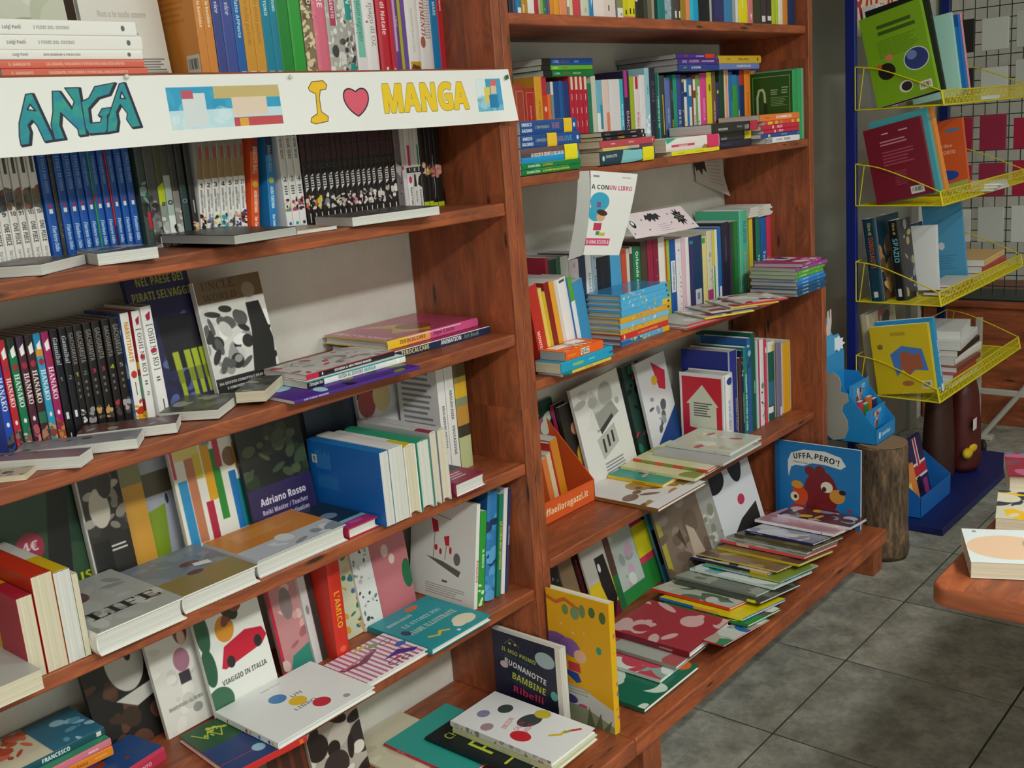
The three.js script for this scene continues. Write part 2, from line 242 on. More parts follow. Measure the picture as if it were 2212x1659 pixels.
// ---------------------------------------------------------------- books: l label, g group, p centre, o pose, a/e/r yaw, tilt, lean, s height x thickness x width, c colours, S/F/B print on spine, front, back
const BOOKS = [
{l:"lower coral red paperback lying flat at the bottom of the stack above the banner",p:[0.8109,1.5777,-0.105],s:[0.2199,0.0101,0.15],c:"#e0705c",o:"f",S:[["t","#f3c9b0","E. GARGIATO",0.06,0.2,0.5],["t","#f3c9b0","CALLIGRAFIA, EVOLUZIONE E FUTURO DELLA BELLEZZA SCRITTA",0.3,0.85,0.5]],pg:0,n:"paperback_book",cat:"paperback"},
{l:"upper coral red paperback lying flat directly under white paperbacks above the banner",p:[0.8079,1.5888,-0.105],s:[0.2173,0.0111,0.15],c:"#e0705c",o:"f",S:[["t","#f3c9b0","E. GARGIATO",0.06,0.2,0.5],["t","#f3c9b0","CALLIGRAFIA, EVOLUZIONE E FUTURO DELLA BELLEZZA SCRITTA",0.3,0.85,0.5]],pg:0,n:"paperback_book",cat:"paperback"},
{l:"thinnest white paperback lying flat on the coral red ones above the banner",p:[0.8068,1.6013,-0.105],s:[0.2178,0.0131,0.15],c:"#f2f2ee",o:"f",S:[["t","#777","Luigi Paoli",0.1,0.2,0.36],["t","#555","ANTE DOMINUM: IL POESIA CRUZ",0.3,0.55,0.3],["E","#666",0.5,0.9,0.22,0.013]],pg:0,n:"paperback_book",cat:"paperback"},
{l:"middle thick white paperback with grey title in the stack above the banner",p:[0.8076,1.6178,-0.105],s:[0.2205,0.0191,0.15],c:"#f2f2ee",o:"f",S:[["t","#777","Luigi Paoli",0.08,0.2,0.34],["t","#9a9a9a","I FIORI DEL DIVINO",0.28,0.52,0.34],["E","#666",0.5,0.9,0.2,0.014]],pg:0,n:"paperback_book",cat:"paperback"},
{l:"topmost thick white paperback of the flat stack above the banner",p:[0.8032,1.6378,-0.105],s:[0.2165,0.0201,0.15],c:"#f2f2ee",o:"f",S:[["t","#777","Luigi Paoli",0.08,0.2,0.34],["t","#9a9a9a","I FIORI DEL DIVINO",0.28,0.52,0.34],["E","#666",0.5,0.9,0.2,0.014]],pg:0,n:"paperback_book",cat:"paperback"},
{l:"pale green picture book with dark edge standing behind the white stack above the banner",p:[0.8167,1.7069,-0.2261],s:[0.27,0.02,0.1791],c:"#d3d5c4",o:"c",e:-0.12,k:"h",F:[["N",["#c2c9b0","#e0e0d2","#9fae93","#cfd4bf","#b2bda6"],34,4,0,0,0.95,0.9,0.18]],S:[["R","#35382a",0,0,1,1]],n:"picture_book",cat:"picture book"},
{l:"white paperback showing its back cover text, leaning beside the orange books",p:[0.9945,1.6923,-0.208],s:[0.24,0.012,0.1448],c:"#e6e5dd",o:"C",e:-0.1,B:[["T","#a9a79c","Non a te nudo amore",0.5,0.55,0.6,0.05,"serif"],["B","#b3b1a8",0.3,0.62,0.75,0.72,4],["B","#6b6b68",0.5,0.84,0.95,1,9]],n:"paperback_book",cat:"paperback"},
{l:"first orange paperback spine above the paper banner",p:[1.0952,1.6853,-0.208],s:[0.225,0.0156,0.15],c:"#d98d3b",B:[["B","#c87c2e",0.2,0.2,0.8,0.6,9],["C","#d8d8d0",0.72,0.82,0.97,0.96]],S:[["t","#f4e6cf","Il Gabbiano e la bambina",0.1,0.75,0.5],["R","#eee",0.2,0.965,0.8,0.985]],n:"paperback_book",cat:"paperback"},
{l:"second orange paperback spine above the paper banner",p:[1.1115,1.6853,-0.208],s:[0.225,0.0158,0.15],c:"#d98d3b",S:[["t","#f4e6cf","Il Gabbiano e la bambina",0.1,0.75,0.5],["R","#eee",0.2,0.965,0.8,0.985]],n:"paperback_book",cat:"paperback"},
{l:"first violet blue paperback spine above the paper banner",p:[1.1295,1.6853,-0.208],s:[0.225,0.017,0.15],c:"#3c4a93",S:[["t","#e4e6f2","Sinfa vice",0.25,0.6,0.55,0.5,"italic bold serif"],["R","#dde",0.2,0.96,0.8,0.985]],n:"paperback_book",cat:"paperback"},
{l:"wider violet blue paperback spine above the paper banner",p:[1.1501,1.6853,-0.208],s:[0.225,0.023,0.15],c:"#4152a0",S:[["t","#e4e6f2","Sinfa vice",0.25,0.6,0.45,0.5,"italic bold serif"],["R","#dde",0.2,0.96,0.8,0.985]],n:"paperback_book",cat:"paperback"},
{l:"bright blue paperback spine above the paper banner",p:[1.1705,1.6853,-0.208],s:[0.225,0.0166,0.15],c:"#1f63b0",S:[["t","#bfe6ff","Non l'ho fatto APPosta",0.12,0.82,0.6],["R","#dde",0.2,0.95,0.8,0.985]],n:"paperback_book",cat:"paperback"},
{l:"first ochre paperback spine above the paper banner",p:[1.1898,1.6853,-0.208],s:[0.225,0.0208,0.15],c:"#d69c34",S:[["t","#b77c26","Le bande della palude",0.15,0.85,0.5,0.5,"italic bold serif"],["R","#eee",0.2,0.95,0.8,0.985]],n:"paperback_book",cat:"paperback"},
{l:"second ochre paperback spine above the paper banner",p:[1.2109,1.6853,-0.208],s:[0.225,0.0202,0.15],c:"#d69c34",S:[["t","#b77c26","Le bande della palude",0.15,0.85,0.5,0.5,"italic bold serif"],["R","#eee",0.2,0.95,0.8,0.985]],n:"paperback_book",cat:"paperback"},
{l:"first teal blue paperback spine above the paper banner",p:[1.2308,1.6853,-0.208],s:[0.225,0.0185,0.15],c:"#1287a5",S:[["t","#d8f0f5","AMICI NETTUNO",0.15,0.6,0.5],["R","#dde",0.2,0.95,0.8,0.985]],n:"paperback_book",cat:"paperback"},
{l:"second teal blue paperback spine above the paper banner",p:[1.248,1.6853,-0.208],s:[0.225,0.0147,0.15],c:"#1287a5",S:[["t","#d8f0f5","AMICI NETTUNO",0.15,0.6,0.5],["R","#dde",0.2,0.95,0.8,0.985]],n:"paperback_book",cat:"paperback"},
{l:"darker green hardback spine above the paper banner",p:[1.2696,1.6853,-0.208],s:[0.225,0.0274,0.15],c:"#1f8a35",k:"h",n:"hardcover_book",cat:"hardback"},
{l:"bright green hardback spine above the paper banner",p:[1.2973,1.6853,-0.208],s:[0.225,0.0269,0.15],c:"#2ea33c",k:"h",n:"hardcover_book",cat:"hardback"},
{l:"cream and brown petal patterned spine titled Pinocchio above the paper banner",p:[1.3251,1.6853,-0.208],s:[0.225,0.0253,0.15],c:"#8d7c5c",k:"h",S:[["N",["#e8dcb8","#e2d5ae","#6b5b40"],70,5,0,0,1,1,0.22],["R","#4b3f2a",0.35,0.1,0.95,0.45],["t","#f3ecd6","PINOCCHIO",0.12,0.44,0.55,0.65]],n:"hardcover_book",cat:"hardback"},
{l:"pink spine titled Cuore above the paper banner",p:[1.3535,1.6853,-0.208],s:[0.225,0.0303,0.15],c:"#e2738c",k:"h",S:[["N",["#c94f6c","#f0a4b4"],30,8,0,0,0.2,1,0.06],["t","#fbe6ea","CUORE",0.1,0.55,0.62,0.55]],n:"hardcover_book",cat:"hardback"},
{l:"grey spine with crimson ribbon title above the paper banner",p:[1.383,1.6853,-0.208],s:[0.225,0.0276,0.15],c:"#b8b8b2",k:"h",S:[["N",["#a2a29c","#d5d5d0","#eee"],26,9,0,0,1,1,0.2],["R","#b63e63",0.25,0.0,0.75,0.6],["t","#f4d9e2","PATTINI D'ARGENTO",0.03,0.58,0.4],["E","#444",0.5,0.8,0.3,0.05]],n:"hardcover_book",cat:"hardback"},
{l:"black and white leaf patterned spine with teal title panel above the paper banner",p:[1.4168,1.6853,-0.208],s:[0.225,0.0387,0.15],c:"#a9a9a4",k:"h",S:[["N",["#3d3d3c","#d9d9d4","#efefea","#6f6f6d"],120,10,0,0,1,1,0.13],["R","#1e9a96",0.45,0,0.85,0.55],["t","#eafaf8","PETER PAN",0.03,0.5,0.36,0.65],["R","#1e9a96",0.45,0.9,0.8,1]],n:"hardcover_book",cat:"hardback"},
{l:"white spine with mint ribbon title above the paper banner",p:[1.4494,1.6853,-0.208],s:[0.225,0.0254,0.15],c:"#e9e8ea",k:"h",S:[["N",["#8b6f8b","#d7d2d8"],24,12,0,0,1,1,0.05],["R","#7fc9b8",0.15,0.1,0.8,0.85],["t","#2f6a60","Il giardino segreto",0.13,0.82,0.5,0.5,"italic serif"]],n:"hardcover_book",cat:"hardback"},
{l:"white spine with crimson dots and grey lettering above the paper banner",p:[1.4775,1.6853,-0.208],s:[0.225,0.0296,0.15],c:"#ecebed",k:"h",S:[["N",["#b03158"],7,13,0.1,0,0.4,1,0.06],["t","#777","Il mago di OZ",0.2,0.9,0.5,0.6,"serif"]],n:"hardcover_book",cat:"hardback"},
{l:"red spine with white title above the paper banner",p:[1.5105,1.6853,-0.208],s:[0.225,0.0278,0.15],c:"#c2283a",k:"h",S:[["t","#f7dfe0","Il Canto di Natale",0.12,0.68,0.5],["R","#f7dfe0",0.4,0.93,0.6,0.96]],n:"hardcover_book",cat:"hardback"},
{l:"thin red spine above the paper banner",p:[1.5303,1.6853,-0.208],s:[0.225,0.0107,0.15],c:"#c62c3e",S:[["R","#f7dfe0",0.3,0.94,0.7,0.98]]},
{l:"narrow purple spine above the paper banner",p:[1.5436,1.6853,-0.208],s:[0.225,0.0146,0.15],c:"#6a3f8a",S:[["t","#d7b9e0","I fiori",0.4,0.7,0.5],["R","#c9a2cc",0.1,0.2,0.5,0.8]]},
{l:"narrow olive spine above the paper banner",p:[1.5556,1.6853,-0.208],s:[0.225,0.0083,0.15],c:"#a9ad31"},
{l:"narrow violet spine above the paper banner",p:[1.5652,1.6853,-0.208],s:[0.225,0.0097,0.15],c:"#6d4aa5"},
{l:"white spine with blue top block above the paper banner",p:[1.5886,1.6778,-0.208],s:[0.21,0.0333,0.15],c:"#e6e4e2",S:[["R","#1f95cc",0,0,1,0.28],["t","#e9f6fb","SOLI, NOI",0.05,0.26,0.4],["B","#bbb",0.4,0.4,0.6,0.8,20],["R","#c79a1c",0.1,0.88,0.95,1],["N",["#5a3a22"],6,3,0.3,0.9,0.8,0.98,0.2]]},
{l:"white spine with red handwriting and brown flower above the paper banner",p:[1.6242,1.6853,-0.208],s:[0.225,0.0368,0.15],c:"#e6e4e4",S:[["t","#a03a48","I SENTIMENTI",0.15,0.7,0.4,0.35,"italic bold serif"],["B","#aaa",0.5,0.1,0.95,0.7,26],["E","#a55f4a",0.25,0.72,0.18,0.05]]},
{l:"blue spine with pale lettering above the paper banner",p:[1.6532,1.6853,-0.208],s:[0.225,0.0198,0.15],c:"#1f83c4",S:[["t","#d7ecf8","STORIE NEL MARE",0.1,0.5,0.5]]},
{l:"red spine with white lettering beside the side panel above the paper banner",p:[1.6717,1.6853,-0.208],s:[0.225,0.0159,0.15],c:"#c4283c",S:[["t","#f6dcdf","CHI MI PARLAVA",0.18,0.5,0.4]]},
{l:"white manga volume with brown portrait band and single digit under the banner",p:[0.723,1.3953,-0.2075],s:[0.178,0.0129,0.115],c:"#eceae6",pg:2,S:[["t","#2b2b2b","ONE PIECE",0.62,0.8,0.8,0.5],["R","#4b4b4b",0.3,0.03,0.7,0.22],["N",["#7a6a58","#5b5b66","#8c5a4a","#69704c","#444"],26,9,0,0.36,1,0.5,0.5],["T","#222","9",0.5,0.545,0.8,0.05],["t","#333","Star Comics",0.84,0.97,0.5,0.5,"sans-serif"]],n:"manga_volume",cat:"manga"},
{l:"white manga volume with green tinted portrait band under the banner",p:[0.7364,1.3953,-0.2075],s:[0.178,0.0113,0.115],c:"#eceae6",pg:2,S:[["t","#2b2b2b","ONE PIECE",0.62,0.8,0.8,0.5],["R","#4b4b4b",0.3,0.03,0.7,0.22],["N",["#7a6a58","#5b5b66","#8c5a4a","#69704c","#444"],26,10,0,0.36,1,0.5,0.5],["T","#222","10",0.5,0.545,0.8,0.05],["t","#333","Star Comics",0.84,0.97,0.5,0.5,"sans-serif"]],n:"manga_volume",cat:"manga"},
{l:"white manga volume with amber portrait band under the banner",p:[0.7493,1.3953,-0.2075],s:[0.178,0.0111,0.115],c:"#eceae6",pg:2,S:[["t","#2b2b2b","ONE PIECE",0.62,0.8,0.8,0.5],["R","#4b4b4b",0.3,0.03,0.7,0.22],["N",["#7a6a58","#5b5b66","#8c5a4a","#69704c","#444"],26,91,0,0.36,1,0.5,0.5],["T","#222","91",0.5,0.545,0.8,0.05],["t","#333","Star Comics",0.84,0.97,0.5,0.5,"sans-serif"]],n:"manga_volume",cat:"manga"},
{l:"white manga volume with grey portrait band under the banner",p:[0.7637,1.3953,-0.2075],s:[0.178,0.0123,0.115],c:"#eceae6",pg:2,S:[["t","#2b2b2b","ONE PIECE",0.62,0.8,0.8,0.5],["R","#4b4b4b",0.3,0.03,0.7,0.22],["N",["#7a6a58","#5b5b66","#8c5a4a","#69704c","#444"],26,103,0,0.36,1,0.5,0.5],["T","#222","103",0.5,0.545,0.8,0.05],["t","#333","Star Comics",0.84,0.97,0.5,0.5,"sans-serif"]],n:"manga_volume",cat:"manga"},
{l:"white manga volume with reddish portrait band next to blue under the banner",p:[0.7771,1.3953,-0.2075],s:[0.178,0.0118,0.115],c:"#eceae6",pg:2,S:[["t","#2b2b2b","ONE PIECE",0.62,0.8,0.8,0.5],["R","#4b4b4b",0.3,0.03,0.7,0.22],["N",["#7a6a58","#5b5b66","#8c5a4a","#69704c","#444"],26,104,0,0.36,1,0.5,0.5],["T","#222","104",0.5,0.545,0.8,0.05],["t","#333","Star Comics",0.84,0.97,0.5,0.5,"sans-serif"]],n:"manga_volume",cat:"manga"},
{l:"white manga volume at the far end of the numbered row under the banner",p:[0.7087,1.3953,-0.2075],s:[0.178,0.0133,0.115],c:"#eceae6",pg:2,S:[["t","#2b2b2b","ONE PIECE",0.62,0.8,0.8,0.5],["R","#4b4b4b",0.3,0.03,0.7,0.22],["N",["#7a6a58","#5b5b66","#8c5a4a","#69704c","#444"],26,8,0,0.36,1,0.5,0.5],["T","#222","8",0.5,0.545,0.8,0.05],["t","#333","Star Comics",0.84,0.97,0.5,0.5,"sans-serif"]],n:"manga_volume",cat:"manga"},
{l:"bright blue manga volume of the long blue run under the banner",p:[0.7947,1.3953,-0.2075],s:[0.178,0.0138,0.115],c:"#1256b0",pg:2,S:[["t","#9fb4d8","I FIGLI DI ODIN",0.08,0.42,0.5,0.5,"bold serif"],["R","#c22433",0.35,0.5,0.65,0.535],["R","#f2f2f2",0.3,0.54,0.72,0.58],["t","#dfe9f7","Fioriero Odio",0.68,0.9,0.62,0.5,"italic bold serif"],["R","#c9d8ee",0.3,0.945,0.75,0.97]],g:"blue manga volumes under the banner",n:"manga_volume",cat:"manga"},
{l:"bright blue manga volume of the long blue run under the banner",p:[0.8175,1.3953,-0.2075],s:[0.178,0.013,0.115],c:"#1256b0",pg:2,S:[["t","#9fb4d8","I FIGLI DI ODIN",0.08,0.42,0.5,0.5,"bold serif"],["R","#c22433",0.35,0.5,0.65,0.535],["R","#f2f2f2",0.3,0.54,0.72,0.58],["t","#dfe9f7","Fioriero Odio",0.68,0.9,0.62,0.5,"italic bold serif"],["R","#c9d8ee",0.3,0.945,0.75,0.97]],g:"blue manga volumes under the banner",n:"manga_volume",cat:"manga"},
{l:"bright blue manga volume of the long blue run under the banner",p:[0.8325,1.3953,-0.2075],s:[0.178,0.0128,0.115],c:"#1256b0",pg:2,S:[["t","#9fb4d8","I FIGLI DI ODIN",0.08,0.42,0.5,0.5,"bold serif"],["R","#c22433",0.35,0.5,0.65,0.535],["R","#f2f2f2",0.3,0.54,0.72,0.58],["t","#dfe9f7","Fioriero Odio",0.68,0.9,0.62,0.5,"italic bold serif"],["R","#c9d8ee",0.3,0.945,0.75,0.97]],g:"blue manga volumes under the banner",n:"manga_volume",cat:"manga"},
{l:"bright blue manga volume of the long blue run under the banner",p:[0.8466,1.3953,-0.2075],s:[0.178,0.0126,0.115],c:"#1256b0",pg:2,S:[["t","#9fb4d8","I FIGLI DI ODIN",0.08,0.42,0.5,0.5,"bold serif"],["R","#c22433",0.35,0.5,0.65,0.535],["R","#f2f2f2",0.3,0.54,0.72,0.58],["t","#dfe9f7","Fioriero Odio",0.68,0.9,0.62,0.5,"italic bold serif"],["R","#c9d8ee",0.3,0.945,0.75,0.97]],g:"blue manga volumes under the banner",n:"manga_volume",cat:"manga"},
{l:"bright blue manga volume of the long blue run under the banner",p:[0.8606,1.3953,-0.2075],s:[0.178,0.0113,0.115],c:"#1256b0",pg:2,S:[["t","#9fb4d8","I FIGLI DI ODIN",0.08,0.42,0.5,0.5,"bold serif"],["R","#c22433",0.35,0.5,0.65,0.535],["R","#f2f2f2",0.3,0.54,0.72,0.58],["t","#dfe9f7","Fioriero Odio",0.68,0.9,0.62,0.5,"italic bold serif"],["R","#c9d8ee",0.3,0.945,0.75,0.97]],g:"blue manga volumes under the banner",n:"manga_volume",cat:"manga"},
{l:"bright blue manga volume of the long blue run under the banner",p:[0.8753,1.3953,-0.2075],s:[0.178,0.0114,0.115],c:"#1256b0",pg:2,S:[["t","#9fb4d8","I FIGLI DI ODIN",0.08,0.42,0.5,0.5,"bold serif"],["R","#c22433",0.35,0.5,0.65,0.535],["R","#f2f2f2",0.3,0.54,0.72,0.58],["t","#dfe9f7","Fioriero Odio",0.68,0.9,0.62,0.5,"italic bold serif"],["R","#c9d8ee",0.3,0.945,0.75,0.97]],g:"blue manga volumes under the banner",n:"manga_volume",cat:"manga"},
{l:"bright blue manga volume of the long blue run under the banner",p:[0.8891,1.3953,-0.2075],s:[0.178,0.0112,0.115],c:"#1256b0",pg:2,S:[["t","#9fb4d8","I FIGLI DI ODIN",0.08,0.42,0.5,0.5,"bold serif"],["R","#c22433",0.35,0.5,0.65,0.535],["R","#f2f2f2",0.3,0.54,0.72,0.58],["t","#dfe9f7","Fioriero Odio",0.68,0.9,0.62,0.5,"italic bold serif"],["R","#c9d8ee",0.3,0.945,0.75,0.97]],g:"blue manga volumes under the banner",n:"manga_volume",cat:"manga"},
{l:"bright blue manga volume of the long blue run under the banner",p:[0.9041,1.3953,-0.2075],s:[0.178,0.0105,0.115],c:"#1256b0",pg:2,S:[["t","#9fb4d8","I FIGLI DI ODIN",0.08,0.42,0.5,0.5,"bold serif"],["R","#c22433",0.35,0.5,0.65,0.535],["R","#f2f2f2",0.3,0.54,0.72,0.58],["t","#dfe9f7","Fioriero Odio",0.68,0.9,0.62,0.5,"italic bold serif"],["R","#c9d8ee",0.3,0.945,0.75,0.97]],g:"blue manga volumes under the banner",n:"manga_volume",cat:"manga"},
{l:"bright blue manga volume of the long blue run under the banner",p:[0.9181,1.3953,-0.2075],s:[0.178,0.0115,0.115],c:"#1256b0",pg:2,S:[["t","#9fb4d8","I FIGLI DI ODIN",0.08,0.42,0.5,0.5,"bold serif"],["R","#c22433",0.35,0.5,0.65,0.535],["R","#f2f2f2",0.3,0.54,0.72,0.58],["t","#dfe9f7","Fioriero Odio",0.68,0.9,0.62,0.5,"italic bold serif"],["R","#c9d8ee",0.3,0.945,0.75,0.97]],g:"blue manga volumes under the banner",n:"manga_volume",cat:"manga"},
{l:"bright blue manga volume of the long blue run under the banner",p:[0.9325,1.3953,-0.2075],s:[0.178,0.012,0.115],c:"#1256b0",pg:2,S:[["t","#9fb4d8","I FIGLI DI ODIN",0.08,0.42,0.5,0.5,"bold serif"],["R","#c22433",0.35,0.5,0.65,0.535],["R","#f2f2f2",0.3,0.54,0.72,0.58],["t","#dfe9f7","Fioriero Odio",0.68,0.9,0.62,0.5,"italic bold serif"],["R","#c9d8ee",0.3,0.945,0.75,0.97]],g:"blue manga volumes under the banner",n:"manga_volume",cat:"manga"},
{l:"black and white illustrated volume wedged among blue manga under the banner",p:[0.8063,1.3953,-0.2025],s:[0.178,0.0067,0.105],c:"#3a3a38",pg:2,S:[["N",["#111","#bbb","#777"],30,3]],n:"manga_volume",cat:"manga"},
{l:"thin green and red volume between blue manga under the banner",p:[0.8681,1.3953,-0.2025],s:[0.178,0.003,0.105],c:"#2f9b63",pg:2,S:[["R","#b8322f",0,0.45,1,0.52]],n:"manga_volume",cat:"manga"},
{l:"thin red volume between blue manga under the banner",p:[0.8968,1.3953,-0.2025],s:[0.178,0.003,0.105],c:"#b02c34",pg:2,S:[["R","#141f4a",0,0.75,1,1]],n:"manga_volume",cat:"manga"},
{l:"grey green manga spine with red patch under the banner",p:[0.9552,1.3953,-0.2075],s:[0.178,0.0136,0.115],c:"#3c4d48",pg:2,S:[["N",["#2f6b58","#1f2a28","#8aa097"],14,2,0,0.4,1,0.7,0.5],["E","#222",0.5,0.6,0.4,0.02],["R","#c0243f",0.5,0.66,1,0.82]],n:"manga_volume",cat:"manga"},
{l:"dark grey manga spine with pale figure under the banner",p:[0.9714,1.3953,-0.2075],s:[0.178,0.0165,0.115],c:"#585654",pg:2,S:[["N",["#777","#999","#343231"],20,6,0,0.5,1,1,0.4],["e","#111",0.5,0.61,0.3,0.016,0.12],["R","#e8e8e8",0.55,0.9,0.66,1]],n:"manga_volume",cat:"manga"},
{l:"pale green manga spine with lime patch under the banner",p:[0.9871,1.3953,-0.2075],s:[0.178,0.0124,0.115],c:"#8f978e",pg:2,S:[["R","#4d5030",0,0,1,0.45],["P","#c3d418",[0,0.45,1,0.4,1,0.58,0,0.62]],["T","#111","0",0.5,0.61,0.5,0.05],["N",["#d6dbd6","#b3bab4"],10,3,0,0.65,1,1,0.5]],n:"manga_volume",cat:"manga"},
{l:"mint manga spine with white lower half under the banner",p:[1.0002,1.3953,-0.2075],s:[0.178,0.0123,0.115],c:"#a9bdb2",pg:2,S:[["R","#474a3c",0,0,1,0.35],["e","#111",0.5,0.6,0.3,0.016,0.14],["R","#e9ece9",0,0.72,1,1],["N",["#1a1a1a"],4,9,0,0.8,1,1,0.3]],n:"manga_volume",cat:"manga"},
{l:"warm grey manga spine under the banner",p:[1.0136,1.3953,-0.2075],s:[0.178,0.012,0.115],c:"#8a8784",pg:2,S:[["R","#3c3836",0,0,1,0.5],["N",["#d0cfcb","#aaa"],12,7,0,0.6,1,1,0.4]],n:"manga_volume",cat:"manga"},
{l:"dark teal manga spine under the banner",p:[1.0279,1.3953,-0.2075],s:[0.178,0.0128,0.115],c:"#2f4444",pg:2,S:[["R","#222526",0,0,1,0.45],["e","#ccc",0.5,0.6,0.3,0.016,0.08],["R","#e2e2e2",0.5,0.92,0.6,1]],n:"manga_volume",cat:"manga"},
{l:"near black manga spine with an orange portrait under the banner",p:[1.0443,1.3953,-0.2075],s:[0.178,0.0112,0.115],c:"#2a2a2b",pg:2,S:[["R","#d9d9d9",0.42,0.6,0.58,0.72],["N",["#c98a5c","#d8a47a","#e8c7a4"],12,3,0.1,0.78,0.9,0.9,0.3],["R","#e6e6e6",0.45,0.93,0.57,1]],n:"manga_volume",cat:"manga"},
{l:"leaning white beige topped manga with orange clad figure beside the orange volume",p:[1.0638,1.3955,-0.2075],s:[0.178,0.0119,0.115],c:"#edebe8",r:-0.085,pg:2,S:[["R","#8d8880",0,0,1,0.42],["R","#a8573a",0.35,0.12,0.85,0.24],["R","#9a7b4e",0,0.24,1,0.42],["T","#222","1",0.5,0.48,0.7,0.06],["t","#444","AKIRA TORIYAMA",0.52,0.74,0.42,0.35],["t","#777","TOYOTARO",0.56,0.7,0.36,0.75],["N",["#d8552c","#efb08c","#111"],11,20,0.1,0.76,0.9,0.9,0.3],["t","#333","Star Comics",0.91,0.99,0.5,0.5,"sans-serif"]],n:"manga_volume",cat:"manga"},
{l:"leaning white beige topped manga with lilac figure beside the orange volume",p:[1.0779,1.3955,-0.2075],s:[0.178,0.0134,0.115],c:"#edebe8",r:-0.085,pg:2,S:[["R","#8d8880",0,0,1,0.42],["R","#a8573a",0.35,0.12,0.85,0.24],["R","#9a7b4e",0,0.24,1,0.42],["T","#222","2",0.5,0.48,0.7,0.06],["t","#444","AKIRA TORIYAMA",0.52,0.74,0.42,0.35],["t","#777","TOYOTARO",0.56,0.7,0.36,0.75],["N",["#6a6a82","#8f8fa8","#3e3e4c"],11,21,0.1,0.76,0.9,0.9,0.3],["t","#333","Star Comics",0.91,0.99,0.5,0.5,"sans-serif"]],n:"manga_volume",cat:"manga"},
{l:"leaning white beige topped manga with yellow and blue figure beside the orange volume",p:[1.0924,1.3955,-0.2075],s:[0.178,0.0128,0.115],c:"#edebe8",r:-0.085,pg:2,S:[["R","#8d8880",0,0,1,0.42],["R","#a8573a",0.35,0.12,0.85,0.24],["R","#9a7b4e",0,0.24,1,0.42],["T","#222","3",0.5,0.48,0.7,0.06],["t","#444","AKIRA TORIYAMA",0.52,0.74,0.42,0.35],["t","#777","TOYOTARO",0.56,0.7,0.36,0.75],["N",["#d9cf23","#2a5fb4","#111"],11,22,0.1,0.76,0.9,0.9,0.3],["t","#333","Star Comics",0.91,0.99,0.5,0.5,"sans-serif"]],n:"manga_volume",cat:"manga"},
{l:"leaning white beige topped manga with silver haired dark figure beside the orange volume",p:[1.1074,1.3955,-0.2075],s:[0.178,0.013,0.115],c:"#edebe8",r:-0.085,pg:2,S:[["R","#8d8880",0,0,1,0.42],["R","#a8573a",0.35,0.12,0.85,0.24],["R","#9a7b4e",0,0.24,1,0.42],["T","#222","4",0.5,0.48,0.7,0.06],["t","#444","AKIRA TORIYAMA",0.52,0.74,0.42,0.35],["t","#777","TOYOTARO",0.56,0.7,0.36,0.75],["N",["#3a3a40","#8fa5ab","#2aa4b8"],11,23,0.1,0.76,0.9,0.9,0.3],["t","#333","Star Comics",0.91,0.99,0.5,0.5,"sans-serif"]],n:"manga_volume",cat:"manga"},
{l:"leaning white beige topped manga with pale grey figure beside the orange volume",p:[1.1219,1.3955,-0.2075],s:[0.178,0.0132,0.115],c:"#edebe8",r:-0.085,pg:2,S:[["R","#8d8880",0,0,1,0.42],["R","#a8573a",0.35,0.12,0.85,0.24],["R","#9a7b4e",0,0.24,1,0.42],["T","#222","5",0.5,0.48,0.7,0.06],["t","#444","AKIRA TORIYAMA",0.52,0.74,0.42,0.35],["t","#777","TOYOTARO",0.56,0.7,0.36,0.75],["N",["#4d4d52","#dadada","#333"],11,24,0.1,0.76,0.9,0.9,0.3],["t","#333","Star Comics",0.91,0.99,0.5,0.5,"sans-serif"]],n:"manga_volume",cat:"manga"},
{l:"leaning white beige topped manga with dark red figure group beside the orange volume",p:[1.1354,1.3954,-0.2075],s:[0.178,0.011,0.115],c:"#edebe8",r:-0.085,pg:2,S:[["R","#8d8880",0,0,1,0.42],["R","#a8573a",0.35,0.12,0.85,0.24],["R","#9a7b4e",0,0.24,1,0.42],["T","#222","20",0.5,0.48,0.7,0.06],["t","#444","AKIRA TORIYAMA",0.52,0.74,0.42,0.35],["t","#777","TOYOTARO",0.56,0.7,0.36,0.75],["N",["#7a2b2b","#2d3a8c","#d79a72"],11,25,0.1,0.76,0.9,0.9,0.3],["t","#333","Star Comics",0.91,0.99,0.5,0.5,"sans-serif"]],n:"manga_volume",cat:"manga"},
{l:"leaning white beige topped manga with blue haired figure beside the orange volume",p:[1.1479,1.3955,-0.2075],s:[0.178,0.0121,0.115],c:"#edebe8",r:-0.085,pg:2,S:[["R","#8d8880",0,0,1,0.42],["R","#a8573a",0.35,0.12,0.85,0.24],["R","#9a7b4e",0,0.24,1,0.42],["T","#222","21",0.5,0.48,0.7,0.06],["t","#444","AKIRA TORIYAMA",0.52,0.74,0.42,0.35],["t","#777","TOYOTARO",0.56,0.7,0.36,0.75],["N",["#2d3a8c","#7a2b2b","#111"],11,26,0.1,0.76,0.9,0.9,0.3],["t","#333","Star Comics",0.91,0.99,0.5,0.5,"sans-serif"]],n:"manga_volume",cat:"manga"},
{l:"leaning orange manga volume with yellow badge among white manga",p:[1.175,1.3956,-0.2075],s:[0.178,0.0166,0.115],c:"#e5571f",r:-0.13,pg:2,S:[["R","#8e1f22",0,0,1,0.2],["t","#e6d3b0","DRAGON BALL",0.15,0.42,0.7],["E","#c9b23a",0.5,0.52,0.35,0.03],["t","#f8e8da","AKIRA TORIYAMA",0.58,0.8,0.6],["t","#fff","Star Comics",0.84,0.98,0.5]],n:"manga_volume",cat:"manga"},
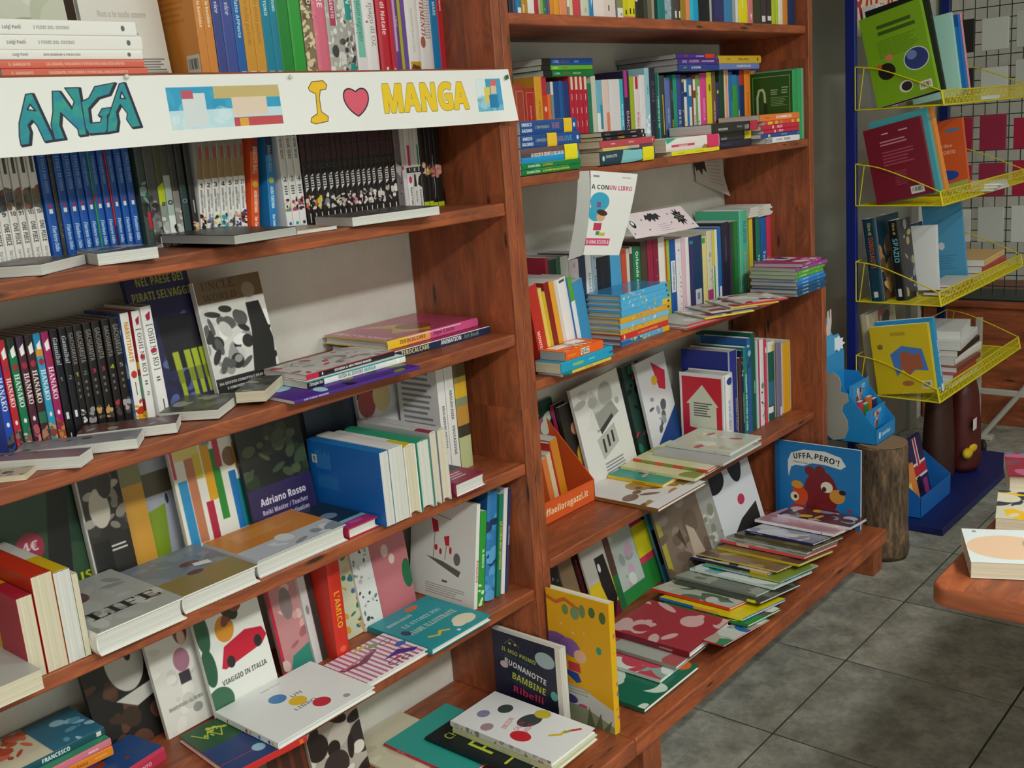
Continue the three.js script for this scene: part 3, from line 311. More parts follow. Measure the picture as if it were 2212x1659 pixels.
{l:"leaning blue manga volume with yellow badge among white manga",p:[1.2105,1.3958,-0.2075],s:[0.178,0.0158,0.115],c:"#1f86cf",r:-0.07,pg:2,S:[["R","#1c2f55",0,0,1,0.25],["t","#9db4cf","DRAGON BALL",0.15,0.42,0.7],["E","#b9b23a",0.5,0.5,0.35,0.03],["t","#e6f3fb","AKIRA TORIYAMA",0.56,0.78,0.6],["t","#fff","Star Comics",0.84,0.98,0.5]],n:"manga_volume",cat:"manga"},
{l:"dark red brown volume pushed back between orange and blue manga",p:[1.2326,1.3953,-0.2675],s:[0.178,0.0153,0.115],c:"#5d2a20",pg:2,S:[["N",["#8b3a2b","#2f1712","#a33"],14,5]],n:"manga_volume",cat:"manga"},
{l:"white manga spine with circled digit and yellow haired figure beside the black run",p:[1.2415,1.3953,-0.1799],s:[0.178,0.0138,0.0598],c:"#e9e8e6",pg:2,S:[["t","#444","MY HOME HERO",0.03,0.3,0.6,0.5,"bold serif"],["e","#777",0.5,0.5,0.4,0.03,0.06],["T","#222","2",0.5,0.5,0.6,0.06],["B","#444",0.2,0.57,0.8,0.67,4],["N",["#222","#ddd","#d8c23a","#c03a62","#888"],14,30,0.05,0.7,0.95,0.83,0.25],["R","#f2f2f0",0,0.83,1,1],["R","#2c5fc4",0.3,0.94,0.7,0.97]],n:"manga_volume",cat:"manga"},
{l:"white manga spine with circled digit and pink figure beside the black run",p:[1.2574,1.3953,-0.2075],s:[0.178,0.0149,0.115],c:"#e9e8e6",pg:2,S:[["t","#444","MY HOME HERO",0.03,0.3,0.6,0.5,"bold serif"],["e","#777",0.5,0.5,0.4,0.03,0.06],["T","#222","3",0.5,0.5,0.6,0.06],["B","#444",0.2,0.57,0.8,0.67,4],["N",["#222","#ddd","#d8c23a","#c03a62","#888"],14,31,0.05,0.7,0.95,0.83,0.25],["R","#f2f2f0",0,0.83,1,1],["R","#2a9bb8",0.3,0.94,0.7,0.97]],n:"manga_volume",cat:"manga"},
{l:"white manga spine with circled digit and black haired figure beside the black run",p:[1.2734,1.3953,-0.2075],s:[0.178,0.0141,0.115],c:"#e9e8e6",pg:2,S:[["t","#444","MY HOME HERO",0.03,0.3,0.6,0.5,"bold serif"],["e","#777",0.5,0.5,0.4,0.03,0.06],["T","#222","4",0.5,0.5,0.6,0.06],["B","#444",0.2,0.57,0.8,0.67,4],["N",["#222","#ddd","#d8c23a","#c03a62","#888"],14,32,0.05,0.7,0.95,0.83,0.25],["R","#f2f2f0",0,0.83,1,1],["R","#333",0.3,0.94,0.7,0.97]],n:"manga_volume",cat:"manga"},
{l:"black manga volume of the long run with dark red lettering under the banner",p:[1.2905,1.3953,-0.2075],s:[0.178,0.0132,0.115],c:"#1c1416",pg:2,S:[["R","#1c1416",0,0,1,1],["t","#7a2339","TOKYO MANJI",0.03,0.34,0.72],["e","#555",0.5,0.4,0.36,0.022,0.08],["P","#e9e9e9",[0.2,0.5,0.75,0.47,0.75,0.62,0.2,0.66]],["B","#222",0.25,0.5,0.75,0.63,5],["N",["#d8733a","#e9ded6","#d8cfc8","#222"],10,50,0.15,0.7,0.85,0.84,0.3],["R","#ddd",0.42,0.88,0.6,0.98]],g:"black manga volumes with dark red lettering under the banner",n:"manga_volume",cat:"manga"},
{l:"black manga volume of the long run with dark red lettering under the banner",p:[1.3042,1.3953,-0.2075],s:[0.178,0.0132,0.115],c:"#1c1416",pg:2,S:[["R","#1c1416",0,0,1,1],["t","#7a2339","TOKYO MANJI",0.03,0.34,0.72],["e","#555",0.5,0.4,0.36,0.022,0.08],["P","#e9e9e9",[0.2,0.5,0.75,0.47,0.75,0.62,0.2,0.66]],["B","#222",0.25,0.5,0.75,0.63,5],["N",["#d8733a","#e9ded6","#d8cfc8","#222"],10,51,0.15,0.7,0.85,0.84,0.3],["R","#ddd",0.42,0.88,0.6,0.98]],g:"black manga volumes with dark red lettering under the banner",n:"manga_volume",cat:"manga"},
{l:"black manga volume of the long run with dark red lettering under the banner",p:[1.3185,1.3953,-0.2075],s:[0.178,0.0141,0.115],c:"#1c1416",pg:2,S:[["R","#1c1416",0,0,1,1],["t","#7a2339","TOKYO MANJI",0.03,0.34,0.72],["e","#555",0.5,0.4,0.36,0.022,0.08],["P","#e9e9e9",[0.2,0.5,0.75,0.47,0.75,0.62,0.2,0.66]],["B","#222",0.25,0.5,0.75,0.63,5],["N",["#e0c425","#e9ded6","#d8cfc8","#222"],10,52,0.15,0.7,0.85,0.84,0.3],["R","#ddd",0.42,0.88,0.6,0.98]],g:"black manga volumes with dark red lettering under the banner",n:"manga_volume",cat:"manga"},
{l:"black manga volume of the long run with dark red lettering under the banner",p:[1.3338,1.3953,-0.2075],s:[0.178,0.0154,0.115],c:"#1c1416",pg:2,S:[["R","#1c1416",0,0,1,1],["t","#7a2339","TOKYO MANJI",0.03,0.34,0.72],["e","#555",0.5,0.4,0.36,0.022,0.08],["P","#e9e9e9",[0.2,0.5,0.75,0.47,0.75,0.62,0.2,0.66]],["B","#222",0.25,0.5,0.75,0.63,5],["N",["#8a8f8c","#e9ded6","#d8cfc8","#222"],10,53,0.15,0.7,0.85,0.84,0.3],["R","#ddd",0.42,0.88,0.6,0.98]],g:"black manga volumes with dark red lettering under the banner",n:"manga_volume",cat:"manga"},
{l:"black manga volume of the long run with dark red lettering under the banner",p:[1.3496,1.3953,-0.2075],s:[0.178,0.015,0.115],c:"#1c1416",pg:2,S:[["R","#1c1416",0,0,1,1],["t","#7a2339","TOKYO MANJI",0.03,0.34,0.72],["e","#555",0.5,0.4,0.36,0.022,0.08],["P","#e9e9e9",[0.2,0.5,0.75,0.47,0.75,0.62,0.2,0.66]],["B","#222",0.25,0.5,0.75,0.63,5],["N",["#e6e6e2","#e9ded6","#d8cfc8","#222"],10,54,0.15,0.7,0.85,0.84,0.3],["R","#ddd",0.42,0.88,0.6,0.98]],g:"black manga volumes with dark red lettering under the banner",n:"manga_volume",cat:"manga"},
{l:"black manga volume of the long run with dark red lettering under the banner",p:[1.3643,1.3953,-0.2075],s:[0.178,0.0132,0.115],c:"#1c1416",pg:2,S:[["R","#1c1416",0,0,1,1],["t","#7a2339","TOKYO MANJI",0.03,0.34,0.72],["e","#555",0.5,0.4,0.36,0.022,0.08],["P","#e9e9e9",[0.2,0.5,0.75,0.47,0.75,0.62,0.2,0.66]],["B","#222",0.25,0.5,0.75,0.63,5],["N",["#d9d078","#e9ded6","#d8cfc8","#222"],10,55,0.15,0.7,0.85,0.84,0.3],["R","#ddd",0.42,0.88,0.6,0.98]],g:"black manga volumes with dark red lettering under the banner",n:"manga_volume",cat:"manga"},
{l:"black manga volume of the long run with dark red lettering under the banner",p:[1.3778,1.3953,-0.2075],s:[0.178,0.0127,0.115],c:"#1c1416",pg:2,S:[["R","#1c1416",0,0,1,1],["t","#7a2339","TOKYO MANJI",0.03,0.34,0.72],["e","#555",0.5,0.4,0.36,0.022,0.08],["P","#e9e9e9",[0.2,0.5,0.75,0.47,0.75,0.62,0.2,0.66]],["B","#222",0.25,0.5,0.75,0.63,5],["N",["#b9a8a0","#e9ded6","#d8cfc8","#222"],10,56,0.15,0.7,0.85,0.84,0.3],["R","#ddd",0.42,0.88,0.6,0.98]],g:"black manga volumes with dark red lettering under the banner",n:"manga_volume",cat:"manga"},
{l:"black manga volume of the long run with dark red lettering under the banner",p:[1.3911,1.3953,-0.2075],s:[0.178,0.0127,0.115],c:"#1c1416",pg:2,S:[["R","#1c1416",0,0,1,1],["t","#7a2339","TOKYO MANJI",0.03,0.34,0.72],["e","#555",0.5,0.4,0.36,0.022,0.08],["P","#e9e9e9",[0.2,0.5,0.75,0.47,0.75,0.62,0.2,0.66]],["B","#222",0.25,0.5,0.75,0.63,5],["N",["#c0607a","#e9ded6","#d8cfc8","#222"],10,57,0.15,0.7,0.85,0.84,0.3],["R","#ddd",0.42,0.88,0.6,0.98]],g:"black manga volumes with dark red lettering under the banner",n:"manga_volume",cat:"manga"},
{l:"black manga volume of the long run with dark red lettering under the banner",p:[1.4049,1.3953,-0.2075],s:[0.178,0.0136,0.115],c:"#1c1416",pg:2,S:[["R","#1c1416",0,0,1,1],["t","#7a2339","TOKYO MANJI",0.03,0.34,0.72],["e","#555",0.5,0.4,0.36,0.022,0.08],["P","#e9e9e9",[0.2,0.5,0.75,0.47,0.75,0.62,0.2,0.66]],["B","#222",0.25,0.5,0.75,0.63,5],["N",["#d77a9a","#e9ded6","#d8cfc8","#222"],10,58,0.15,0.7,0.85,0.84,0.3],["R","#ddd",0.42,0.88,0.6,0.98]],g:"black manga volumes with dark red lettering under the banner",n:"manga_volume",cat:"manga"},
{l:"black manga volume of the long run with dark red lettering under the banner",p:[1.4192,1.3953,-0.2075],s:[0.178,0.0138,0.115],c:"#1c1416",pg:2,S:[["R","#1c1416",0,0,1,1],["t","#7a2339","TOKYO MANJI",0.03,0.34,0.72],["e","#555",0.5,0.4,0.36,0.022,0.08],["P","#e9e9e9",[0.2,0.5,0.75,0.47,0.75,0.62,0.2,0.66]],["B","#222",0.25,0.5,0.75,0.63,5],["N",["#b9a9a4","#e9ded6","#d8cfc8","#222"],10,59,0.15,0.7,0.85,0.84,0.3],["R","#ddd",0.42,0.88,0.6,0.98]],g:"black manga volumes with dark red lettering under the banner",n:"manga_volume",cat:"manga"},
{l:"black manga volume of the long run with dark red lettering under the banner",p:[1.4328,1.3953,-0.2075],s:[0.178,0.0122,0.115],c:"#1c1416",pg:2,S:[["R","#1c1416",0,0,1,1],["t","#7a2339","TOKYO MANJI",0.03,0.34,0.72],["e","#555",0.5,0.4,0.36,0.022,0.08],["P","#e9e9e9",[0.2,0.5,0.75,0.47,0.75,0.62,0.2,0.66]],["B","#222",0.25,0.5,0.75,0.63,5],["N",["#cfc9c4","#e9ded6","#d8cfc8","#222"],10,60,0.15,0.7,0.85,0.84,0.3],["R","#ddd",0.42,0.88,0.6,0.98]],g:"black manga volumes with dark red lettering under the banner",n:"manga_volume",cat:"manga"},
{l:"black manga volume of the long run with dark red lettering under the banner",p:[1.4463,1.3953,-0.2075],s:[0.178,0.0136,0.115],c:"#1c1416",pg:2,S:[["R","#1c1416",0,0,1,1],["t","#7a2339","TOKYO MANJI",0.03,0.34,0.72],["e","#555",0.5,0.4,0.36,0.022,0.08],["P","#e9e9e9",[0.2,0.5,0.75,0.47,0.75,0.62,0.2,0.66]],["B","#222",0.25,0.5,0.75,0.63,5],["N",["#9aa09a","#e9ded6","#d8cfc8","#222"],10,61,0.15,0.7,0.85,0.84,0.3],["R","#ddd",0.42,0.88,0.6,0.98]],g:"black manga volumes with dark red lettering under the banner",n:"manga_volume",cat:"manga"},
{l:"black manga volume of the long run with dark red lettering under the banner",p:[1.4599,1.3953,-0.2075],s:[0.178,0.0125,0.115],c:"#1c1416",pg:2,S:[["R","#1c1416",0,0,1,1],["t","#7a2339","TOKYO MANJI",0.03,0.34,0.72],["e","#555",0.5,0.4,0.36,0.022,0.08],["P","#e9e9e9",[0.2,0.5,0.75,0.47,0.75,0.62,0.2,0.66]],["B","#222",0.25,0.5,0.75,0.63,5],["N",["#e2e2de","#e9ded6","#d8cfc8","#222"],10,62,0.15,0.7,0.85,0.84,0.3],["R","#ddd",0.42,0.88,0.6,0.98]],g:"black manga volumes with dark red lettering under the banner",n:"manga_volume",cat:"manga"},
{l:"black manga volume of the long run with dark red lettering under the banner",p:[1.4763,1.3953,-0.2075],s:[0.178,0.0191,0.115],c:"#1c1416",pg:2,S:[["R","#1c1416",0,0,1,1],["t","#7a2339","TOKYO MANJI",0.03,0.34,0.72],["e","#555",0.5,0.4,0.36,0.022,0.08],["P","#e9e9e9",[0.2,0.5,0.75,0.47,0.75,0.62,0.2,0.66]],["B","#222",0.25,0.5,0.75,0.63,5],["N",["#8f8886","#e9ded6","#d8cfc8","#222"],10,63,0.15,0.7,0.85,0.84,0.3],["R","#ddd",0.42,0.88,0.6,0.98]],g:"black manga volumes with dark red lettering under the banner",n:"manga_volume",cat:"manga"},
{l:"black manga volume of the long run with dark red lettering under the banner",p:[1.4946,1.3953,-0.2075],s:[0.178,0.0163,0.115],c:"#1c1416",pg:2,S:[["R","#1c1416",0,0,1,1],["t","#7a2339","TOKYO MANJI",0.03,0.34,0.72],["e","#555",0.5,0.4,0.36,0.022,0.08],["P","#e9e9e9",[0.2,0.5,0.75,0.47,0.75,0.62,0.2,0.66]],["B","#222",0.25,0.5,0.75,0.63,5],["N",["#b3aeaa","#e9ded6","#d8cfc8","#222"],10,64,0.15,0.7,0.85,0.84,0.3],["R","#ddd",0.42,0.88,0.6,0.98]],g:"black manga volumes with dark red lettering under the banner",n:"manga_volume",cat:"manga"},
{l:"black manga volume of the long run with dark red lettering under the banner",p:[1.5118,1.3953,-0.2075],s:[0.178,0.0169,0.115],c:"#1c1416",pg:2,S:[["R","#1c1416",0,0,1,1],["t","#7a2339","TOKYO MANJI",0.03,0.34,0.72],["e","#555",0.5,0.4,0.36,0.022,0.08],["P","#e9e9e9",[0.2,0.5,0.75,0.47,0.75,0.62,0.2,0.66]],["B","#222",0.25,0.5,0.75,0.63,5],["N",["#5d7a72","#e9ded6","#d8cfc8","#222"],10,65,0.15,0.7,0.85,0.84,0.3],["R","#ddd",0.42,0.88,0.6,0.98]],g:"black manga volumes with dark red lettering under the banner",n:"manga_volume",cat:"manga"},
{l:"mauve grey manga spine near the shelf end",p:[1.53,1.3953,-0.2075],s:[0.178,0.016,0.115],c:"#6d6668",pg:2,S:[["N",["#8f8688","#3a3638"],10,3],["P","#b9b6b6",[0,0.45,0.9,0.5,0.6,0.62,0,0.55]]],n:"manga_volume",cat:"manga"},
{l:"pale grey manga spine with red dot near the shelf end",p:[1.5441,1.3953,-0.2075],s:[0.178,0.0102,0.115],c:"#cfcfd0",pg:2,S:[["E","#c02c56",0.1,0.52,0.3,0.02],["N",["#aaa","#777"],8,4]],n:"manga_volume",cat:"manga"},
{l:"white manga spine numbered 1 with pink stripe near the shelf end",p:[1.5582,1.3953,-0.2075],s:[0.178,0.0146,0.115],c:"#dededc",pg:2,S:[["R","#c8366a",0.35,0.27,0.8,0.5],["R","#151515",0,0.52,1,0.58],["T","#fff","1",0.5,0.552,0.6,0.05],["E","#c8366a",0.5,0.66,0.3,0.04],["t","#333","Kaori Yuki",0.74,0.95,0.5]],n:"manga_volume",cat:"manga"},
{l:"white manga spine numbered 3 near the shelf end",p:[1.5715,1.3953,-0.2075],s:[0.178,0.0099,0.115],c:"#d8d8d6",pg:2,S:[["R","#151515",0,0.52,1,0.58],["T","#fff","3",0.5,0.552,0.6,0.05],["P","#222",[0.3,0.6,0.7,0.6,0.9,0.74,0.1,0.74]],["t","#333","Kaori Yuki",0.76,0.95,0.5]],n:"manga_volume",cat:"manga"},
{l:"white manga spine numbered 2 with green stripe near the shelf end",p:[1.5844,1.3953,-0.2075],s:[0.178,0.0139,0.115],c:"#d6d8d6",pg:2,S:[["R","#2f9a78",0.4,0.27,0.7,0.5],["R","#151515",0,0.52,1,0.58],["T","#fff","2",0.5,0.552,0.6,0.05],["P","#222",[0.3,0.64,0.9,0.6,0.9,0.76,0.1,0.72]],["t","#333","Kaori Yuki",0.78,0.97,0.5]],n:"manga_volume",cat:"manga"},
{l:"first black manga spine with lime foot near the shelf end",p:[1.6006,1.3953,-0.2075],s:[0.178,0.0141,0.115],c:"#161616",pg:2,S:[["N",["#c9957a","#e8c7b4","#9b6a5a"],10,4,0.1,0.5,0.9,0.62,0.35],["R","#b7c920",0,0.93,1,1]],n:"manga_volume",cat:"manga"},
{l:"second black manga spine with lime foot near the shelf end",p:[1.6148,1.3953,-0.2075],s:[0.178,0.0116,0.115],c:"#161616",pg:2,S:[["N",["#c9a63a","#e8c7b4","#9b6a5a"],10,5,0.1,0.5,0.9,0.62,0.35],["R","#b7c920",0,0.93,1,1]],n:"manga_volume",cat:"manga"},
{l:"scratched black manga spine with lime foot near the shelf end",p:[1.6276,1.3953,-0.2075],s:[0.178,0.012,0.115],c:"#181818",pg:2,S:[["S","#ddd",[0.5,0.4,0.4,0.6,0.6,0.8,0.4,0.9],0.1],["N",["#c97a7a","#a45c5c"],8,6,0.1,0.52,0.9,0.64,0.35],["R","#b7c920",0,0.95,1,1]],n:"manga_volume",cat:"manga"},
{l:"fourth black manga spine with lime foot next to the side panel near the shelf end",p:[1.6439,1.3953,-0.2075],s:[0.178,0.0179,0.115],c:"#141512",pg:2,S:[["N",["#c9827a","#d49a90"],8,7,0.1,0.52,0.9,0.64,0.35],["R","#b7c920",0,0.95,1,1]],n:"manga_volume",cat:"manga"},
{l:"thick white edged manga lying flat in front of the blue run",p:[0.8371,1.3153,-0.0532],s:[0.0884,0.0181,0.118],c:"#4a4f5c",o:"f",a:2.8871,F:[["N",["#55507a","#2f3348","#9aa","#c9cdd6"],20,2]],pg:0,n:"manga_volume",cat:"manga"},
{l:"dark covered manga lying flat in front of the numbered white run",p:[0.7124,1.3143,-0.072],s:[0.102,0.0161,0.118],c:"#3b3a3c",o:"f",a:2.1514,F:[["N",["#a33","#333","#777"],10,3]],pg:0,n:"manga_volume",cat:"manga"},
{l:"thick grey edged manga lying turned, resting on flat white edged manga",p:[1.0293,1.3202,-0.042],s:[0.2113,0.0145,0.118],c:"#26302a",o:"f",a:1.542,pg:2,F:[["N",["#1c2420","#3c4a40"],12,8],["E","#fff",0.5,0.93,0.05,0.02]],n:"manga_volume",cat:"manga"},
{l:"thin manga lying flat with orange and yellow cover in front",p:[1.1388,1.3093,-0.0752],s:[0.194,0.0061,0.118],c:"#b8b4b0",o:"f",a:2.9883,F:[["N",["#d97f2c","#d8b52c","#aaa","#888"],14,9],["R","#b8243a",0.72,0.03,0.98,0.12]],pg:0,n:"manga_volume",cat:"manga"},
{l:"thick black covered manga lying flat before the black run",p:[1.3612,1.3148,-0.0431],s:[0.1937,0.0171,0.125],c:"#2a2c2e",o:"f",a:2.9912,F:[["N",["#3a3f4c","#1a1c1e","#555"],14,4]],pg:0,n:"manga_volume",cat:"manga"},
{l:"blue spirit story manga spine on the second manga shelf",p:[0.669,1.1193,-0.2025],s:[0.176,0.0119,0.115],c:"#1b49b8",pg:2,S:[["R","#1b49b8",0,0,1,0.12],["P","#fff",[0.2,0.1,0.8,0.06,0.85,0.15,0.3,0.17]],["E","#a5283c",0.5,0.25,0.35,0.03],["t","#f3f1ee","HANAKO",0.28,0.63,0.95,0.5,"bold serif"],["E","#f5eef2",0.5,0.72,0.2,0.022],["N",["#26262e","#555"],16,1,0.05,0.79,0.95,0.97,0.35]],n:"manga_volume",cat:"manga"},
{l:"red spirit story manga spine on the second manga shelf",p:[0.6818,1.1193,-0.2025],s:[0.176,0.0104,0.115],c:"#c01f35",pg:2,S:[["R","#c01f35",0,0,1,0.12],["P","#fff",[0.2,0.1,0.8,0.06,0.85,0.15,0.3,0.17]],["E","#a5283c",0.5,0.25,0.35,0.03],["t","#f3f1ee","HANAKO",0.28,0.63,0.95,0.5,"bold serif"],["E","#f5eef2",0.5,0.72,0.2,0.022],["N",["#4d2c2c","#777"],16,2,0.05,0.79,0.95,0.97,0.35]],n:"manga_volume",cat:"manga"},
{l:"green spirit story manga spine on the second manga shelf",p:[0.6954,1.1193,-0.2025],s:[0.176,0.0116,0.115],c:"#12774f",pg:2,S:[["R","#1a2f28",0,0,1,0.12],["P","#fff",[0.2,0.1,0.8,0.06,0.85,0.15,0.3,0.17]],["E","#a5283c",0.5,0.25,0.35,0.03],["t","#f3f1ee","HANAKO",0.28,0.63,0.95,0.5,"bold serif"],["E","#f5eef2",0.5,0.72,0.2,0.022],["N",["#d9b9b2","#8a5a52"],16,3,0.05,0.79,0.95,0.97,0.35]],n:"manga_volume",cat:"manga"},
{l:"plum spirit story manga spine on the second manga shelf",p:[0.7093,1.1193,-0.2025],s:[0.176,0.0114,0.115],c:"#4d1f33",pg:2,S:[["R","#3c2444",0,0,1,0.12],["P","#fff",[0.2,0.1,0.8,0.06,0.85,0.15,0.3,0.17]],["E","#a5283c",0.5,0.25,0.35,0.03],["t","#f3f1ee","HANAKO",0.28,0.63,0.95,0.5,"bold serif"],["E","#f5eef2",0.5,0.72,0.2,0.022],["N",["#d08a8a","#b85a66"],16,4,0.05,0.79,0.95,0.97,0.35]],n:"manga_volume",cat:"manga"},
{l:"brown spirit story manga spine with green patch on the second manga shelf",p:[0.7229,1.1193,-0.2025],s:[0.176,0.0119,0.115],c:"#3c2224",pg:2,S:[["R","#2a1c1c",0,0,1,0.12],["P","#fff",[0.2,0.1,0.8,0.06,0.85,0.15,0.3,0.17]],["E","#a5283c",0.5,0.25,0.35,0.03],["t","#f3f1ee","HANAKO",0.28,0.63,0.95,0.5,"bold serif"],["E","#f5eef2",0.5,0.72,0.2,0.022],["N",["#8a5248","#b8826a"],16,5,0.05,0.79,0.95,0.97,0.35],["R","#2c6b52",0,0.68,1,0.78]],n:"manga_volume",cat:"manga"},
{l:"sky blue and yellow spirit story manga spine on the second manga shelf",p:[0.7357,1.1193,-0.2025],s:[0.176,0.011,0.115],c:"#2f9cc4",pg:2,S:[["R","#1f8fc0",0,0,1,0.12],["P","#fff",[0.2,0.1,0.8,0.06,0.85,0.15,0.3,0.17]],["E","#a5283c",0.5,0.25,0.35,0.03],["t","#f3f1ee","HANAKO",0.28,0.63,0.95,0.5,"bold serif"],["E","#f5eef2",0.5,0.72,0.2,0.022],["N",["#8a4a3a","#d8a05a"],16,6,0.05,0.79,0.95,0.97,0.35],["R","#d8962c",0,0.14,1,0.2]],n:"manga_volume",cat:"manga"},
{l:"magenta spirit story manga spine numbered 18 on the second manga shelf",p:[0.7485,1.1193,-0.2025],s:[0.176,0.0119,0.115],c:"#a01e62",pg:2,S:[["R","#a01e62",0,0,1,0.12],["P","#fff",[0.2,0.1,0.8,0.06,0.85,0.15,0.3,0.17]],["E","#a5283c",0.5,0.25,0.35,0.03],["t","#f3f1ee","HANAKO",0.28,0.63,0.95,0.5,"bold serif"],["E","#f5eef2",0.5,0.72,0.2,0.022],["N",["#a8552c","#c98a4a","#8a2c2c"],16,7,0.05,0.79,0.95,0.97,0.35],["T","#e8b03a","18",0.5,0.95,0.7,0.04]],n:"manga_volume",cat:"manga"},
{l:"navy black manga spine with silver script beside the magenta one on the second manga shelf",p:[0.7621,1.1193,-0.2025],s:[0.176,0.012,0.115],c:"#10121c",pg:2,S:[["t","#c9c9cc","Gannibal",0.05,0.32,0.8,0.5,"italic bold serif"],["T","#888","1",0.5,0.44,0.5,0.05],["S","#333a4a",[0.5,0.52,0.5,0.68],0.06],["B","#e6e6e6",0.25,0.74,0.75,0.88,1],["R","#ddd",0.4,0.93,0.55,1],["R","#274450",0.93,0,1,1]],n:"manga_volume",cat:"manga"},
{l:"navy black manga spine with silver script beside yellow digit on the second manga shelf",p:[0.7763,1.1193,-0.2025],s:[0.176,0.0115,0.115],c:"#10121c",pg:2,S:[["t","#c9c9cc","Gannibal",0.05,0.32,0.8,0.5,"italic bold serif"],["T","#888","2",0.5,0.44,0.5,0.05],["S","#333a4a",[0.5,0.52,0.5,0.68],0.06],["B","#e6e6e6",0.25,0.74,0.75,0.88,1],["R","#ddd",0.4,0.93,0.55,1],["R","#274450",0.93,0,1,1]],n:"manga_volume",cat:"manga"},
{l:"matt black manga spine with yellow digit and grey title on the second manga shelf",p:[0.7882,1.1193,-0.2025],s:[0.176,0.0105,0.115],c:"#171516",pg:2,S:[["t","#8f8a88","GACHIAKUTA",0.05,0.34,0.85],["T","#c9b83a","1",0.5,0.43,0.6,0.055],["B","#77716f",0.3,0.5,0.62,0.68,3],["N",["#dcd8d6","#dcd8d6","#4a4244"],9,60,0.2,0.76,0.8,0.88,0.3]],n:"manga_volume",cat:"manga"},
{l:"matt black manga spine with teal digit and grey title on the second manga shelf",p:[0.8015,1.1193,-0.2025],s:[0.176,0.0133,0.115],c:"#171516",pg:2,S:[["t","#8f8a88","GACHIAKUTA",0.05,0.34,0.85],["T","#5c7f8f","2",0.5,0.43,0.6,0.055],["B","#77716f",0.3,0.5,0.62,0.68,3],["N",["#9a9496","#9a9496","#4a4244"],9,61,0.2,0.76,0.8,0.88,0.3]],n:"manga_volume",cat:"manga"},
{l:"matt black manga spine with pink digit and grey title on the second manga shelf",p:[0.8168,1.1193,-0.2025],s:[0.176,0.0131,0.115],c:"#171516",pg:2,S:[["t","#8f8a88","GACHIAKUTA",0.05,0.34,0.85],["T","#e0306a","3",0.5,0.43,0.6,0.055],["B","#77716f",0.3,0.5,0.62,0.68,3],["N",["#c9a05c","#c9a05c","#4a4244"],9,62,0.2,0.76,0.8,0.88,0.3]],g:"black manga volumes numbered 3",n:"manga_volume",cat:"manga"},
{l:"matt black manga spine with pink digit and grey title on the second manga shelf",p:[0.8321,1.1193,-0.2025],s:[0.176,0.0133,0.115],c:"#171516",pg:2,S:[["t","#8f8a88","GACHIAKUTA",0.05,0.34,0.85],["T","#e0306a","3",0.5,0.43,0.6,0.055],["B","#77716f",0.3,0.5,0.62,0.68,3],["N",["#c9a05c","#c9a05c","#4a4244"],9,63,0.2,0.76,0.8,0.88,0.3]],g:"black manga volumes numbered 3",n:"manga_volume",cat:"manga"},
{l:"matt black manga spine with lime digit and grey title on the second manga shelf",p:[0.848,1.1193,-0.2025],s:[0.176,0.0127,0.115],c:"#171516",pg:2,S:[["t","#8f8a88","GACHIAKUTA",0.05,0.34,0.85],["T","#9bc92c","4",0.5,0.43,0.6,0.055],["B","#77716f",0.3,0.5,0.62,0.68,3],["N",["#c03040","#c03040","#4a4244"],9,64,0.2,0.76,0.8,0.88,0.3]],n:"manga_volume",cat:"manga"},
{l:"matt black manga spine with grey digit and grey title on the second manga shelf",p:[0.8638,1.1193,-0.2025],s:[0.176,0.0145,0.115],c:"#171516",pg:2,S:[["t","#8f8a88","GACHIAKUTA",0.05,0.34,0.85],["T","#999","5",0.5,0.43,0.6,0.055],["B","#77716f",0.3,0.5,0.62,0.68,3],["N",["#b0a4a4","#b0a4a4","#4a4244"],9,65,0.2,0.76,0.8,0.88,0.3]],n:"manga_volume",cat:"manga"},
{l:"white and blue manga spine with orange title on the second manga shelf",p:[0.8797,1.1223,-0.1965],s:[0.182,0.0147,0.115],c:"#f0efec",pg:2,cb:"#3a5fa8",B:[["N",["#6f93c9","#2f4a8a","#9ab4da"],14,4]],S:[["t","#d9902c","NARUTIMATE",0.08,0.45,0.75],["E","#c03a2c",0.5,0.56,0.35,0.035],["R","#555",0.45,0.63,0.55,0.75],["N",["#d86a1c","#e8b020","#c03a1c"],14,3,0.05,0.8,0.95,1,0.35]],n:"manga_volume",cat:"manga"},
{l:"white manga spine with black brackets numbered 2 on the second manga shelf",p:[0.8996,1.1223,-0.1965],s:[0.182,0.0141,0.115],c:"#f0efee",pg:2,cb:"#a82338",B:[["N",["#d8c23a","#e8d7d0","#c0385a","#7fae9a"],14,6]],S:[["P","#a81c48",[0.3,0.08,0.8,0.05,0.7,0.12,0.4,0.13]],["t","#222","[ OSHI NO KO ]",0.16,0.6,0.8,0.5,"serif"],["E","#b81e4a",0.5,0.42,0.3,0.022],["B","#333",0.3,0.64,0.7,0.69,2],["T","#888","2",0.5,0.76,0.5,0.05]],n:"manga_volume",cat:"manga"},
{l:"white manga spine with black brackets beside the purple book on the second manga shelf",p:[0.9216,1.1245,-0.1965],s:[0.186,0.0186,0.115],c:"#f1f1f0",r:0.03,pg:2,B:[["E","#c8245c",0.5,0.2,0.35,0.12]],S:[["P","#a81c48",[0.3,0.08,0.8,0.05,0.7,0.12,0.4,0.13]],["t","#222","[ OSHI NO KO ]",0.16,0.58,0.7,0.5,"serif"],["E","#b81e4a",0.5,0.4,0.3,0.022],["B","#333",0.3,0.64,0.7,0.69,2],["R","#444",0.5,0.85,0.6,0.97]],n:"manga_volume",cat:"manga"},
